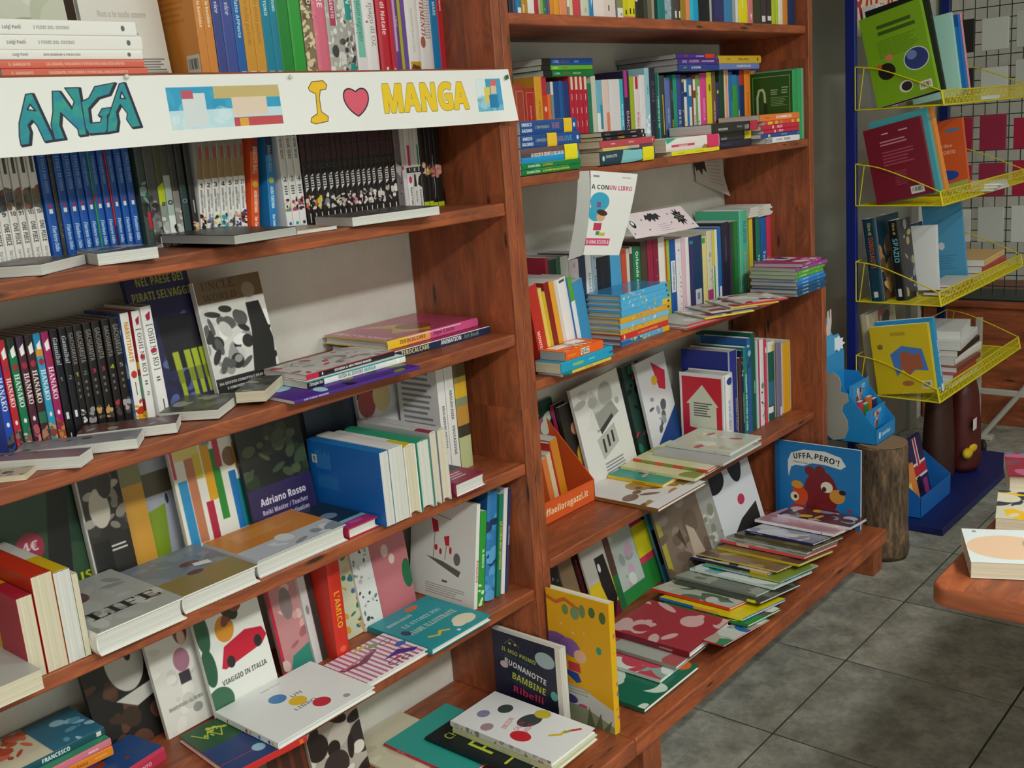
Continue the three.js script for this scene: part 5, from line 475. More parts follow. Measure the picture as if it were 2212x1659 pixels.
{l:"mint green spine standing beside the faced green hardback",p:[3.0735,1.458,-0.085],s:[0.205,0.036,0.14],c:"#5fb890",S:[["R","#2fa45c",0,0,0.45,1],["R","#8f9a90",0.75,0,1,1]],n:"hardcover_book",cat:"hardback"},
{l:"lower green paperback with yellow title at the bottom of the banded stack",p:[1.8341,1.3609,-0.068],s:[0.2055,0.0115,0.14],c:"#137a3a",o:"f",S:[["t","#e8f2ea","Geronimo Stilton",0.08,0.3,0.6,0.5,"italic bold serif"],["t","#e6dc2c","IL DOCUMENTARIO SULLA MONTAGNA",0.34,0.8,0.55],["R","#e6d8c8",0.92,0.2,0.97,0.8]],n:"paperback_book",cat:"paperback"},
{l:"upper green paperback with coloured letters under the pale blue book",p:[1.8354,1.3727,-0.068],s:[0.2053,0.0113,0.14],c:"#13803c",o:"f",S:[["t","#e8f2ea","Geronimo Stilton",0.1,0.3,0.6,0.5,"italic bold serif"],["t","#e6b03a","LA REGINA",0.34,0.52,0.6],["R","#e6d8c8",0.92,0.2,0.97,0.8]],n:"paperback_book",cat:"paperback"},
{l:"sky blue and brown book with yellow band in the left flat stack",p:[1.834,1.3943,-0.068],s:[0.2003,0.0312,0.14],c:"#1f9ad8",o:"f",S:[["P","#6a4f52",[0.4,0,1,0,1,1,0.5,1,0.5,0.6,0.4,0.5]],["t","#17355c","ENRICO GALIANO",0.01,0.14,0.3],["t","#f4f4f4","LA SOCIETA SEGRETA DEI SALVA",0.16,0.72,0.34]],band:[0.04,0.27,"#f0e21a"]},
{l:"dark blue book with yellow band across the middle of its title",p:[1.8389,1.4235,-0.068],s:[0.2061,0.0265,0.14],c:"#1f4f96",o:"f",S:[["t","#eef2f8","ENRICO",0.02,0.2,0.32,0.7],["t","#eef2f8","GALIANO",0.02,0.2,0.32,0.3],["t","#b8b09a","L'IMPOSSIBILE",0.24,0.42,0.3],["t","#c0708a","THE WORD",0.56,0.68,0.6],["t","#5f9ac0","LOVE",0.68,0.85,0.6],["E","#cfe0f0",0.5,0.95,0.18,0.02]],band:[0.42,0.58,"#edc52a"]},
{l:"dark blue book with yellow band near its end, top of the left stack",p:[1.8344,1.4512,-0.068],s:[0.1934,0.028,0.14],c:"#1f4f96",o:"f",S:[["t","#eef2f8","ENRICO",0.02,0.2,0.32,0.7],["t","#eef2f8","GALIANO",0.02,0.2,0.32,0.3],["t","#b8b09a","L'IMPOSSIBILE",0.25,0.5,0.3],["t","#c0708a","THE WORD",0.54,0.68,0.6],["E","#cfe0f0",0.5,0.95,0.18,0.02]],band:[0.1,0.25,"#edc52a"],cf:"#c98a3a",F:[["R","#5a4a7a",0,0,1,0.4]]},
{l:"thick navy book with torn turquoise drawing and yellow band, lowest of its stack",p:[2.1217,1.3702,-0.0585],s:[0.2271,0.0301,0.125],c:"#22404f",o:"f",S:[["P","#84c8d0",[0,0.36,1,0.42,0.9,0.6,0.9,0.78,0.1,0.78,0,0.6]],["t","#cfd9dc","CHARLOTTE",0.1,0.3,0.3,0.6],["E","#cfe0e0",0.5,0.06,0.2,0.02]],band:[0.03,0.24,"#f0e21a"],pg:1},
{l:"thin multicoloured paperback on the thick navy book",p:[2.1237,1.3895,-0.0585],s:[0.2078,0.0077,0.125],c:"#dcc46a",o:"f",S:[["R","#a9b8a4",0,0.5,1,0.6],["R","#d8a0b0",0,0.6,1,0.7],["R","#6a3f58",0,0.72,1,1]],pg:1,n:"paperback_book",cat:"paperback"},
{l:"dusty red paperback in the middle of the second flat stack",p:[2.1246,1.4014,-0.0585],s:[0.2266,0.0152,0.125],c:"#bf4a58",o:"f",S:[["t","#f2d4d8","Daniela",0.15,0.3,0.3],["t","#f2d4d8","SOSPESI",0.48,0.62,0.35],["E","#f2d4d8",0.5,0.95,0.2,0.01]],pg:1,cf:"#d8c22c",n:"paperback_book",cat:"paperback"},
{l:"second black paperback with yellow lettering in the second flat stack",p:[2.1113,1.4136,-0.0585],s:[0.1749,0.0084,0.125],c:"#1c1820",o:"f",S:[["t","#9a9a9a","MALINO",0.05,0.2,0.5],["t","#d9cf2c","LE RAGAZZE",0.25,0.58,0.6],["t","#ddd","Iconografia",0.6,0.85,0.4],["E","#eee",0.5,0.94,0.3,0.014]],pg:1,n:"paperback_book",cat:"paperback"},
{l:"top black paperback with dark crimson lettering in the second flat stack",p:[2.1071,1.4234,-0.0585],s:[0.1743,0.0102,0.125],c:"#1c1620",o:"f",S:[["t","#9a9a9a","MALINO",0.05,0.2,0.5],["t","#8a2044","MARCHE",0.28,0.58,0.6],["t","#ddd","Iconografia",0.6,0.85,0.4],["E","#eee",0.5,0.94,0.3,0.014]],pg:1,n:"paperback_book",cat:"paperback"},
{l:"bright yellow paperback lying at the bottom of the third stack",p:[2.4338,1.3606,-0.05],s:[0.2352,0.0109,0.1],c:"#ecdf24",o:"f",S:[["t","#8a7a1c","Lucia Ambra",0.08,0.3,0.4],["t","#a8981c","CASA DELLA PESCA",0.4,0.75,0.4]],pg:1,n:"paperback_book",cat:"paperback"},
{l:"thick white book with pink band and green corner on the yellow paperback",p:[2.4221,1.3822,-0.05],s:[0.2615,0.0315,0.1],c:"#f0ece6",o:"f",S:[["P","#2fb08c",[1,0,1,0.2,0.6,0.02]],["R","#d8486a",0.32,0.1,0.5,0.52],["t","#fff","ROSINA NEL PAESE",0.12,0.5,0.14,0.41],["P","#b0884a",[0,0.65,0.3,0.7,0.2,0.85,0,0.85]]],band:[0.02,0.24,"#e23a6c"],pg:1,n:"paperback_book",cat:"paperback"},
{l:"thick black hardback with red band lying on the white banded book",p:[2.6429,1.4106,-0.065],s:[0.2544,0.0244,0.13],c:"#2c2c2c",o:"f",S:[["t","#e2e2e2","PETER BROWN",0.06,0.4,0.3,0.35],["t","#b9b9b9","Moroni",0.5,0.66,0.3,0.5,"italic bold serif"],["B","#ccc",0.2,0.7,0.8,0.8,4]],band:[0.02,0.2,"#c03048"],n:"hardcover_book",cat:"hardback"},
{l:"dark violet paperback at the foot of the stack by the black hardback",p:[2.6955,1.3654,-0.0846],s:[0.1776,0.0204,0.1092],c:"#26233a",o:"f",S:[["t","#5a5478","Marcello Simoni",0.05,0.35,0.4]],n:"paperback_book",cat:"paperback"},
{l:"dark grey book with small yellow band under the black hardback",p:[2.6968,1.3876,-0.0846],s:[0.1774,0.0233,0.1092],c:"#3c3c38",o:"f",S:[["N",["#555548","#2a2a28"],14,4],["t","#ddd","Patrick",0.02,0.24,0.4,0.3]],band:[0.03,0.24,"#ecdf1c"],n:"hardcover_book",cat:"hardback"},
{l:"white paperback with barcode label at the foot of the end stack",p:[2.9193,1.3632,-0.065],s:[0.2108,0.0159,0.13],c:"#eeeeee",o:"f",S:[["R","#9a9a9a",0.1,0.0,0.9,0.18],["t","#777","Maximiliano",0.3,0.48,0.4],["t","#333","PITAGORA",0.52,0.72,0.5]],n:"paperback_book",cat:"paperback"},
{l:"blue paperback with moon drawing in the end stack",p:[2.9052,1.377,-0.065],s:[0.2401,0.0109,0.13],c:"#24509c",o:"f",S:[["E","#e6d8a0",0.5,0.2,0.4,0.03],["t","#8fd0f0","STORIE LUNARI",0.42,0.75,0.45],["E","#5fc0e8",0.5,0.96,0.3,0.012]],n:"paperback_book",cat:"paperback"},
{l:"lower crimson paperback of a pair in the end stack",p:[2.9131,1.388,-0.065],s:[0.22,0.0104,0.13],c:"#cc2448",o:"f",S:[["t","#f6e6ea","MILAN",0.32,0.62,0.8],["E","#f6e6ea",0.5,0.3,0.4,0.02]],n:"paperback_book",cat:"paperback"},
{l:"upper crimson paperback of a pair in the end stack",p:[2.9057,1.3998,-0.065],s:[0.2387,0.0123,0.13],c:"#cc2448",o:"f",S:[["t","#f6e6ea","MILAN",0.32,0.62,0.8],["E","#f6e6ea",0.5,0.3,0.4,0.02]],n:"paperback_book",cat:"paperback"},
{l:"orange and yellow chequered spine paperback in the end stack",p:[2.9185,1.412,-0.065],s:[0.214,0.0113,0.13],c:"#e0542c",o:"f",S:[["R","#f2c93a",0.1,0.08,0.8,0.2],["R","#f2b83a",0.1,0.28,0.9,0.36],["R","#c98a5c",0.1,0.42,0.9,0.5],["R","#f2b83a",0.1,0.76,0.9,0.84],["R","#f2d06a",0.1,0.92,0.9,1]],n:"paperback_book",cat:"paperback"},
{l:"orange paperback lying on top of the end stack",p:[2.9017,1.4268,-0.065],s:[0.2457,0.0175,0.13],c:"#ef8038",o:"f",S:[["t","#8a4a1c","Stefania",0.08,0.3,0.35],["R","#f2c0a0",0.25,0.4,0.75,0.8],["t","#fff","PROFEZIE",0.42,0.78,0.4]],n:"paperback_book",cat:"paperback"},
{l:"dark green paperback lying across the uprights under a lime one",p:[2.0981,1.5696,-0.2],s:[0.1957,0.014,0.13],c:"#137a3a",o:"f",S:[["R","#1c1c1a",0,0,1,0.16],["t","#cfe6d4","S. COWELL",0.2,0.32,0.5],["t","#8a6a3c","DRAGHI",0.36,0.52,0.6],["t","#cfe6d4","ISOLA LOST",0.55,0.75,0.4]],n:"paperback_book",cat:"paperback"},
{l:"lime green paperback lying between blue and dark green paperbacks",p:[2.0923,1.5824,-0.2],s:[0.1975,0.0107,0.13],c:"#6cb82a",o:"f",S:[["R","#1c1c1a",0,0,1,0.17],["t","#e6f2d4","S. COWELL",0.2,0.32,0.5],["t","#8a6a3c","DRAGHI",0.36,0.52,0.6]],n:"paperback_book",cat:"paperback"},
{l:"blue paperback lying topmost across the uprights above the banded stack",p:[2.0956,1.5957,-0.2],s:[0.1966,0.0153,0.13],c:"#1450a8",o:"f",S:[["R","#1c1c1a",0,0,1,0.16],["t","#cfdcf4","S. COWELL",0.2,0.32,0.5],["t","#8a6a5c","DRAGHI",0.36,0.52,0.6],["t","#9fc4e8","MARE",0.58,0.75,0.4]],n:"paperback_book",cat:"paperback"},
{l:"dark blue game book lying across the uprights under two purple ones",p:[2.6327,1.5742,-0.195],s:[0.2161,0.0158,0.19],c:"#2c4494",o:"f",S:[["t","#9acb3a","SUPER",0.08,0.25,0.4],["t","#eef","LA LEGGENDA",0.26,0.6,0.5],["O","#8fa4d8",0.08,0.05,0.9,0.65,0.03]],pg:2},
{l:"purple paperback with pale blue title between the other flat ones",p:[2.6335,1.5901,-0.195],s:[0.215,0.0152,0.19],c:"#4b2f8c",o:"f",S:[["t","#a8d4ee","LYON",0.05,0.25,0.6],["t","#d9b4e4","e VALENTINO",0.26,0.5,0.55],["t","#e6dcf2","LE DUE SFIDE SEGRETE",0.52,0.92,0.4]],pg:2,n:"paperback_book",cat:"paperback"},
{l:"purple paperback with orange label lying topmost over the middle uprights",p:[2.6219,1.6041,-0.195],s:[0.2068,0.0119,0.19],c:"#4f3090",o:"f",S:[["t","#d86a3c","LYON",0.15,0.32,0.5],["t","#e6dcf2","LE PRIGIONIERE",0.45,0.72,0.45],["R","#e0421c",0,0.72,1,0.96]],pg:2,n:"paperback_book",cat:"paperback"},
{l:"light periwinkle paperback lying flat below the golden one",p:[2.8775,1.5767,-0.185],s:[0.2355,0.0158,0.15],c:"#6f88c8",o:"f",S:[["t","#e6ecf8","IN GABBIA CON I LUPI",0.35,0.85,0.5]],n:"paperback_book",cat:"paperback"},
{l:"golden yellow hardback lying flat over the end uprights",p:[2.8825,1.5956,-0.185],s:[0.2511,0.0212,0.15],c:"#d8b52a",o:"f",S:[["t","#6a5418","STORIE",0.1,0.35,0.3],["t","#4a3a10","Niente, Niente",0.45,0.7,0.4],["R","#5a4614",0.3,0.9,0.7,0.93]],k:"h",n:"hardcover_book",cat:"hardback"},
{l:"tomato red spine leaning in the front group by the upright",p:[1.8097,1.0167,-0.11],s:[0.2,0.0337,0.13],c:"#bf2f22",r:0.17,S:[["t","#f2d8cc","MONTESSORI",0.45,0.98,0.35,0.3]]},
{l:"pale yellow spine leaning in the front group by the upright",p:[1.8346,1.01,-0.11],s:[0.19,0.0125,0.13],c:"#e6c860",r:0.17,S:[]},
{l:"yellow spine with green edge leaning in the front group by the upright",p:[1.8474,1.0048,-0.11],s:[0.18,0.0098,0.13],c:"#d8b41c",r:0.17,S:[["R","#3f8a4a",0.75,0,1,1]]},
{l:"maroon spine leaning in the front group by the upright",p:[1.8601,1.0153,-0.11],s:[0.2,0.0166,0.13],c:"#8a1f1c",r:0.17,S:[]},
{l:"amber spine leaning in the front group by the upright",p:[1.8775,1.0152,-0.11],s:[0.2,0.0157,0.13],c:"#e8a42c",r:0.17,S:[]},
{l:"thin beige spine leaning in the front group by the upright",p:[1.8919,1.0148,-0.11],s:[0.2,0.0107,0.13],c:"#dcd2c8",r:0.17,S:[]},
{l:"white spine leaning in the front group by the upright",p:[1.9147,1.0166,-0.11],s:[0.2,0.0327,0.13],c:"#e9e7ea",r:0.17,S:[["R","#555",0.2,0.02,0.8,0.05]]},
{l:"white spine with green and blue top leaning in the front group by the upright",p:[1.9428,1.0157,-0.0886],s:[0.2,0.0216,0.0871],c:"#e6e8ee",r:0.17,S:[["R","#5aa43a",0,0,1,0.3],["R","#2f6ab0",0,0,0.2,1]]},
{l:"light blue spine leaning in the front group by the upright",p:[1.9745,1.0096,-0.0886],s:[0.185,0.0376,0.0871],c:"#3a90c4",r:0.17,S:[]},
{l:"crimson spine seen over the leaning group",p:[1.9629,1.0329,-0.2],s:[0.2352,0.0111,0.13],c:"#a02840",S:[]},
{l:"deep green spine seen over the leaning group",p:[1.9855,1.0295,-0.2],s:[0.2284,0.0307,0.13],c:"#144a30",S:[]},
{l:"white spine with green edge over the leaning group",p:[2.0245,1.0305,-0.2],s:[0.2303,0.0435,0.13],c:"#dfe3dc",S:[["R","#3a7a5c",0,0,0.25,1]]},
{l:"pale pink patterned spine over the leaning group",p:[2.0673,1.0238,-0.2],s:[0.2169,0.0385,0.13],c:"#ddd0d6",S:[["N",["#b8c9c0","#c9a8b4"],12,4]]},
{l:"dark slate blue spine beneath the hanging leaflet",p:[2.101,1.0289,-0.2],s:[0.2272,0.0253,0.13],c:"#2a3350",S:[]},
{l:"white spine with small lettering beneath the leaflet",p:[2.1275,1.029,-0.2],s:[0.2274,0.0238,0.13],c:"#dfe2e6",S:[["t","#777","ELENA CONSERVA",0.2,0.7,0.5]]},
{l:"marbled pale blue spine beneath the leaflet",p:[2.1507,1.0274,-0.2],s:[0.2243,0.0189,0.13],c:"#9cb4c0",S:[["N",["#e8eef0","#4a6070"],14,4],["t","#3a5a6a","TUTTO LUCE",0.1,0.8,0.6]]},
{l:"black blue hardback beneath the leaflet",p:[2.1904,1.019,-0.2],s:[0.2073,0.0566,0.13],c:"#1d222c",S:[["E","#dfe4e6",0.8,0.95,0.18,0.06],["R","#2e3540",0.3,0.2,0.35,0.6]],n:"hardcover_book",cat:"hardback"},
{l:"plain sky blue spine beneath the leaflet",p:[2.2444,1.0211,-0.2],s:[0.2116,0.0474,0.13],c:"#4fa4d4",S:[]},
{l:"orange red spine behind the pale blue stack",p:[2.281,1.0226,-0.2],s:[0.2146,0.0218,0.13],c:"#d2502c",S:[]},
{l:"thin ivory spine behind the pale blue stack",p:[2.3,1.0213,-0.2],s:[0.2121,0.0121,0.13],c:"#dcd8cc",S:[]},
{l:"thin dark olive spine behind the pale blue stack",p:[2.3142,1.0224,-0.2],s:[0.2142,0.0122,0.13],c:"#4c4a40",S:[["R","#e2e0d8",0,0,1,0.08]]},
{l:"green spine with white title behind the pale blue stack",p:[2.3401,1.0207,-0.2],s:[0.2108,0.0356,0.13],c:"#1d7a4c",S:[["t","#e6f2ea","Orlando e Orlando",0.05,0.8,0.5]]},
{l:"dark brown spine behind the pale blue stack",p:[2.3751,1.0265,-0.2],s:[0.2224,0.0304,0.13],c:"#4d4034",S:[]},
{l:"first ruby spine behind the pale blue stack",p:[2.4056,1.0266,-0.2],s:[0.2226,0.0264,0.13],c:"#9c1f44",S:[]},
{l:"second ruby spine with beige checks behind the stack",p:[2.4327,1.0259,-0.2],s:[0.2213,0.0237,0.13],c:"#8c1c40",S:[["N",["#b8a48c"],8,3,0.5,0,1,1,0.12]]},
{l:"white spine between ruby and lime ones",p:[2.4619,1.0262,-0.2],s:[0.2218,0.0303,0.13],c:"#eeece8",S:[]},
{l:"lime spine with red edge",p:[2.4898,1.0202,-0.2],s:[0.2099,0.0198,0.13],c:"#a8c42c",S:[["R","#d23a2c",0,0,0.2,1],["t","#4a6a1c","FELICE",0.4,0.8,0.5]]},
{l:"blue spine with white label on the middle shelf",p:[2.5155,1.0195,-0.2],s:[0.2084,0.0306,0.13],c:"#1c58a8",S:[["R","#e8ecf2",0.15,0.28,0.85,0.7],["t","#1c3a78","CLASSICI TREMENDI",0.3,0.68,0.4]]},
{l:"white spine with red speckles on the middle shelf",p:[2.5469,1.0186,-0.2],s:[0.2067,0.0277,0.13],c:"#e9e8ee",S:[["N",["#c0284a","#333"],12,4,0.3,0.1,0.7,0.9,0.08]]},
{l:"pale pink spine on the middle shelf",p:[2.5729,1.0199,-0.2],s:[0.2092,0.0197,0.13],c:"#e8c0d0",S:[]},
{l:"thin white spine next to pale pink on the middle shelf",p:[2.5933,1.0179,-0.2],s:[0.2053,0.0165,0.13],c:"#ecebee",S:[]},
{l:"navy spine with turquoise initials on the middle shelf",p:[2.6389,1.0167,-0.2],s:[0.2028,0.0684,0.13],c:"#173a66",S:[["R","#3a3468",0,0,0.25,1],["T","#3ab4c4","B3",0.15,0.08,0.25,0.06],["R","#c9ced6",0.35,0.75,0.85,0.97],["R","#7f8a9a",0.5,0.8,0.7,0.9]]},
{l:"buttery yellow spine on the middle shelf",p:[2.6868,1.0133,-0.2],s:[0.1959,0.0227,0.13],c:"#e3d890",S:[["R","#3a9a5a",0,0.02,0.6,0.1]]},
{l:"cream spine with magenta foot on the middle shelf",p:[2.7157,1.0195,-0.2],s:[0.2084,0.0303,0.13],c:"#d9d4ba",S:[["R","#a83a74",0,0.82,1,1],["N",["#b0a898"],10,4,0,0.3,1,0.8,0.2]]},
{l:"white spine with yellow and green stripes on the middle shelf",p:[2.7467,1.0188,-0.2],s:[0.207,0.027,0.13],c:"#e6eae2",S:[["R","#d8cc2c",0,0,0.35,0.5],["R","#4a9a4a",0.1,0.5,0.35,1]]},
{l:"medium blue spine with white tag on the middle shelf",p:[2.7722,1.0214,-0.2],s:[0.2123,0.019,0.13],c:"#2068b4",S:[["R","#dfe6ee",0.2,0.82,0.8,0.98]]},
{l:"blue black spine on the middle shelf",p:[2.8071,1.0264,-0.2],s:[0.2222,0.0459,0.13],c:"#23243c",S:[["t","#5a5c74","NOTTURNO",0.1,0.6,0.3]]},
{l:"thin plum spine on the middle shelf",p:[2.8371,1.0247,-0.2],s:[0.2188,0.009,0.13],c:"#4a2c4c",S:[]},
{l:"green spine beside the tall mint hardback on the middle shelf",p:[2.8633,1.0248,-0.2],s:[0.2191,0.0384,0.13],c:"#2f7a3c",S:[["R","#1f5a2a",0,0,0.35,1]],n:"hardcover_book",cat:"hardback"},
{l:"tall mint green hardback standing on the middle shelf",p:[2.9073,1.0382,-0.2025],s:[0.2459,0.0493,0.155],c:"#4fb894",k:"h",B:[["B","#2f8a6c",0.25,0.12,0.7,0.22,3]],S:[["t","#2c7ab0","ALBUM",0.12,0.4,0.6],["t","#c9a08a","Il mio diario",0.5,0.9,0.4]],n:"hardcover_book",cat:"hardback"},
{l:"mustard yellow spine right of the mint hardback",p:[2.9655,1.024,-0.2],s:[0.2174,0.0219,0.13],c:"#d9c43a",S:[],n:"hardcover_book",cat:"hardback"},
{l:"near black spine right of the mint hardback",p:[2.9865,1.0228,-0.2],s:[0.2151,0.0169,0.13],c:"#24282c",S:[["t","#ddd","Juliette",0.5,0.9,0.6]],n:"hardcover_book",cat:"hardback"},
{l:"sea green spine right of the mint hardback",p:[3.0114,1.0227,-0.2],s:[0.2148,0.0296,0.13],c:"#1c7a68",S:[["t","#dfeee8","Teodora",0.5,0.9,0.6]],n:"hardcover_book",cat:"hardback"},
{l:"azure spine right of the mint hardback",p:[3.0467,1.022,-0.2],s:[0.2134,0.0375,0.13],c:"#1f62b0",S:[["t","#dfe8f4","Torelli",0.5,0.8,0.6],["R","#5a4aa8",0.5,0.7,1,1]],n:"hardcover_book",cat:"hardback"},
{l:"raspberry red spine at the end of the row",p:[3.0819,1.0218,-0.2],s:[0.213,0.0274,0.13],c:"#d23a5a",S:[["R","#e2604c",0,0.6,1,1]]},
{l:"thin white magazine in the pile lying on the end uprights",p:[3.0398,1.1324,-0.2],s:[0.0857,0.0036,0.15],c:"#dfdfd8",o:"f",S:[["t","#8a8a80","LE GRANDI STORIE",0.1,0.9,0.5]],g:"white magazines on the end uprights",pg:0,n:"magazine",cat:"magazine"},
{l:"thin white magazine in the pile lying on the end uprights",p:[3.0104,1.1381,-0.2],s:[0.1576,0.0071,0.15],c:"#dfdfd8",o:"f",S:[["t","#8a8a80","LE GRANDI STORIE",0.1,0.9,0.5]],g:"white magazines on the end uprights",pg:0,n:"magazine",cat:"magazine"},
{l:"thin white magazine in the pile lying on the end uprights",p:[3.0052,1.1456,-0.2],s:[0.1377,0.0071,0.15],c:"#dfdfd8",o:"f",S:[["t","#8a8a80","LE GRANDI STORIE",0.1,0.9,0.5]],g:"white magazines on the end uprights",pg:0,n:"magazine",cat:"magazine"},
{l:"thin white magazine in the pile lying on the end uprights",p:[3.014,1.1531,-0.2],s:[0.1457,0.0071,0.15],c:"#dfdfd8",o:"f",S:[["t","#8a8a80","LE GRANDI STORIE",0.1,0.9,0.5]],g:"white magazines on the end uprights",pg:0,n:"magazine",cat:"magazine"},
{l:"thin white magazine in the pile lying on the end uprights",p:[3.0119,1.1606,-0.2],s:[0.1319,0.0071,0.15],c:"#dfdfd8",o:"f",S:[["t","#8a8a80","LE GRANDI STORIE",0.1,0.9,0.5]],g:"white magazines on the end uprights",pg:0,n:"magazine",cat:"magazine"},
{l:"multicoloured yellow tipped spine at the bottom of pale blue stack",p:[2.209,0.9218,-0.0826],s:[0.2171,0.0132,0.1053],c:"#5fb0dc",o:"f",S:[["R","#2a6ab0",0.1,0.0,0.9,0.42],["R","#e8b41c",0,0.86,1,1],["N",["#d9c9a0","#c9d86a","#7a9ac4"],14,1,0.1,0.1,0.9,0.8,0.3]],k:"h",pg:2,n:"hardcover_book",cat:"hardback"},
{l:"red spine hardback second from the bottom of pale blue stack",p:[2.2081,0.936,-0.0826],s:[0.2125,0.0143,0.1053],c:"#d2352c",o:"f",S:[["t","#f0b06a","IL CERVO SI ARRABBIA",0.25,0.85,0.6],["E","#f4d8c0",0.5,0.06,0.4,0.015]],k:"h",pg:2,n:"hardcover_book",cat:"hardback"},
{l:"yellow and orange patterned spine above the red hardback",p:[2.2062,0.9492,-0.0826],s:[0.214,0.0114,0.1053],c:"#e6b02c",o:"f",S:[["N",["#d97f2c","#8ab86a","#6fb0d0"],16,2,0.1,0,0.9,1,0.3]],k:"h",pg:2,n:"hardcover_book",cat:"hardback"},
{l:"pale blue spine just above the yellow patterned one",p:[2.2096,0.9625,-0.0826],s:[0.2183,0.0142,0.1053],c:"#7fc0e0",o:"f",S:[["N",["#c9d8b0","#e6e8ec","#b0a8d0"],14,3,0.1,0,0.9,0.9,0.25]],k:"h",pg:2,n:"hardcover_book",cat:"hardback"},
{l:"amber spine in the middle of the pale blue stack",p:[2.2144,0.9771,-0.0826],s:[0.229,0.0142,0.1053],c:"#e6a82c",o:"f",S:[["N",["#b0a4b8","#c9c46a","#a89a8a"],14,4,0.1,0.2,0.9,0.9,0.3],["R","#333",0.3,0.93,0.7,0.97]],k:"h",pg:2,n:"hardcover_book",cat:"hardback"},
{l:"light blue spine with yellow block just above the amber one",p:[2.2186,0.9919,-0.0826],s:[0.2229,0.0146,0.1053],c:"#4fb0e2",o:"f",S:[["R","#e6c43a",0,0.82,1,1],["N",["#c9b86a","#8fb8d8"],8,5,0.1,0.35,0.9,0.8,0.3],["R","#333",0.3,0.93,0.7,0.97]],k:"h",pg:2,n:"hardcover_book",cat:"hardback"},
{l:"third light blue spine from the top of the pale blue stack",p:[2.2177,1.0064,-0.0826],s:[0.2182,0.0136,0.1053],c:"#54b6e6",o:"f",S:[["N",["#b0a8d8","#8fd0a0","#cfe4f0"],12,6,0.1,0.05,0.9,0.7,0.25],["R","#333",0.3,0.95,0.7,0.98]],k:"h",pg:2,n:"hardcover_book",cat:"hardback"},
{l:"second light blue spine from the top of the pale blue stack",p:[2.2146,1.0196,-0.0826],s:[0.2133,0.0119,0.1053],c:"#54b6e6",o:"f",S:[["N",["#b0a8d8","#8fd0a0","#cfe4f0"],12,7,0.1,0.05,0.9,0.7,0.25],["R","#333",0.3,0.95,0.7,0.98]],k:"h",pg:2,n:"hardcover_book",cat:"hardback"},
{l:"topmost light blue book with shiny cover on the pale blue stack",p:[2.2126,1.0336,-0.0826],s:[0.2107,0.0152,0.1053],c:"#4cb2e6",o:"f",S:[["N",["#b0a8d8","#9fd08a","#cfe4f0"],12,8,0.1,0.05,0.9,0.7,0.25],["R","#333",0.3,0.95,0.7,0.98]],k:"h",pg:2,cf:"#3f8fc0",m:0.08,n:"hardcover_book",cat:"hardback"},
{l:"thin green and yellow spined book under the turquoise one",p:[1.8796,0.9187,-0.0065],s:[0.183,0.007,0.073],c:"#1c8a68",o:"f",S:[["R","#e0c44a",0.0,0.18,1,1],["R","#1c4a8a",0,0,0.6,0.12],["t","#7a5a1c","DISEGNA CON I BIMBI",0.25,0.8,0.4]],pg:1},
{l:"thick turquoise book with yellow lettering under the quiz book",p:[1.8799,0.9349,-0.0065],s:[0.1965,0.0246,0.073],c:"#1fa0c8",o:"f",S:[["t","#c9d42c","POKEMON",0.22,0.42,0.35],["t","#9fe4f4","avventure",0.46,0.7,0.2],["R","#1c4a9a",0.4,0.92,0.55,1]],pg:1},
{l:"orange quiz book lying crooked on the turquoise book",p:[1.8714,0.9578,-0.0065],s:[0.1412,0.0202,0.073],c:"#f0651c",o:"f",S:[["t","#e0b03a","POKEMON",0.06,0.28,0.35],["R","#f6f0ea",0.15,0.4,0.85,0.62],["t","#222","QUIZ",0.41,0.61,0.7]],pg:2,F:[["R","#f4f2ee",0.5,0.12,0.92,0.88],["T","#2a2a2a","QUIZ",0.74,0.5,0.3,0.34,"bold sans-serif",1.5708],["N",["#e8b03a","#f6f0ea","#f2c94a"],14,3,0.05,0.2,0.45,0.8,0.07],["N",["#555","#888","#b8b4b0","#e8e4e0"],24,5,0.3,0.25,0.55,0.8,0.06],["E","#8fb8d4",0.1,0.1,0.06,0.05]]},
{l:"lower red edged booklet lying on the middle shelf",p:[2.4494,0.9175,-0.0466],s:[0.2225,0.0046,0.15],c:"#c92f3c",o:"f",a:-0.1081,cf:"#b9bab4",F:[["N",["#c9b0b0","#9aa0a0","#d9d9d4","#8a3a44"],20,30]],pg:2,n:"booklet",cat:"booklet"},
{l:"upper red edged booklet lying on the middle shelf",p:[2.4626,0.9225,-0.0493],s:[0.2154,0.0046,0.141],c:"#d4404a",o:"f",a:-0.1496,cf:"#b9bab4",F:[["N",["#c9b0b0","#9aa0a0","#d9d9d4","#8a3a44"],20,31]],pg:2,n:"booklet",cat:"booklet"},
{l:"yellow edged booklet lying over the red edged pair",p:[2.5234,0.9277,-0.0187],s:[0.158,0.0046,0.15],c:"#e3d23a",o:"f",a:-0.4373,cf:"#b9bab4",F:[["N",["#c9b0b0","#9aa0a0","#d9d9d4","#8a3a44"],20,32]],pg:2,n:"booklet",cat:"booklet"},
{l:"black edged booklet above the yellow edged one",p:[2.564,0.9324,-0.0166],s:[0.1435,0.0036,0.15],c:"#3a3a3c",o:"f",a:-0.5109,cf:"#b9bab4",F:[["N",["#c9b0b0","#9aa0a0","#d9d9d4","#8a3a44"],20,33]],pg:2,n:"booklet",cat:"booklet"},
{l:"golden edged booklet near the magazine stack",p:[2.6338,0.9371,0.0061],s:[0.1463,0.0046,0.15],c:"#e3b63a",o:"f",a:-0.5735,cf:"#b9bab4",F:[["N",["#c9b0b0","#9aa0a0","#d9d9d4","#8a3a44"],20,34]],pg:2,n:"magazine",cat:"magazine"},
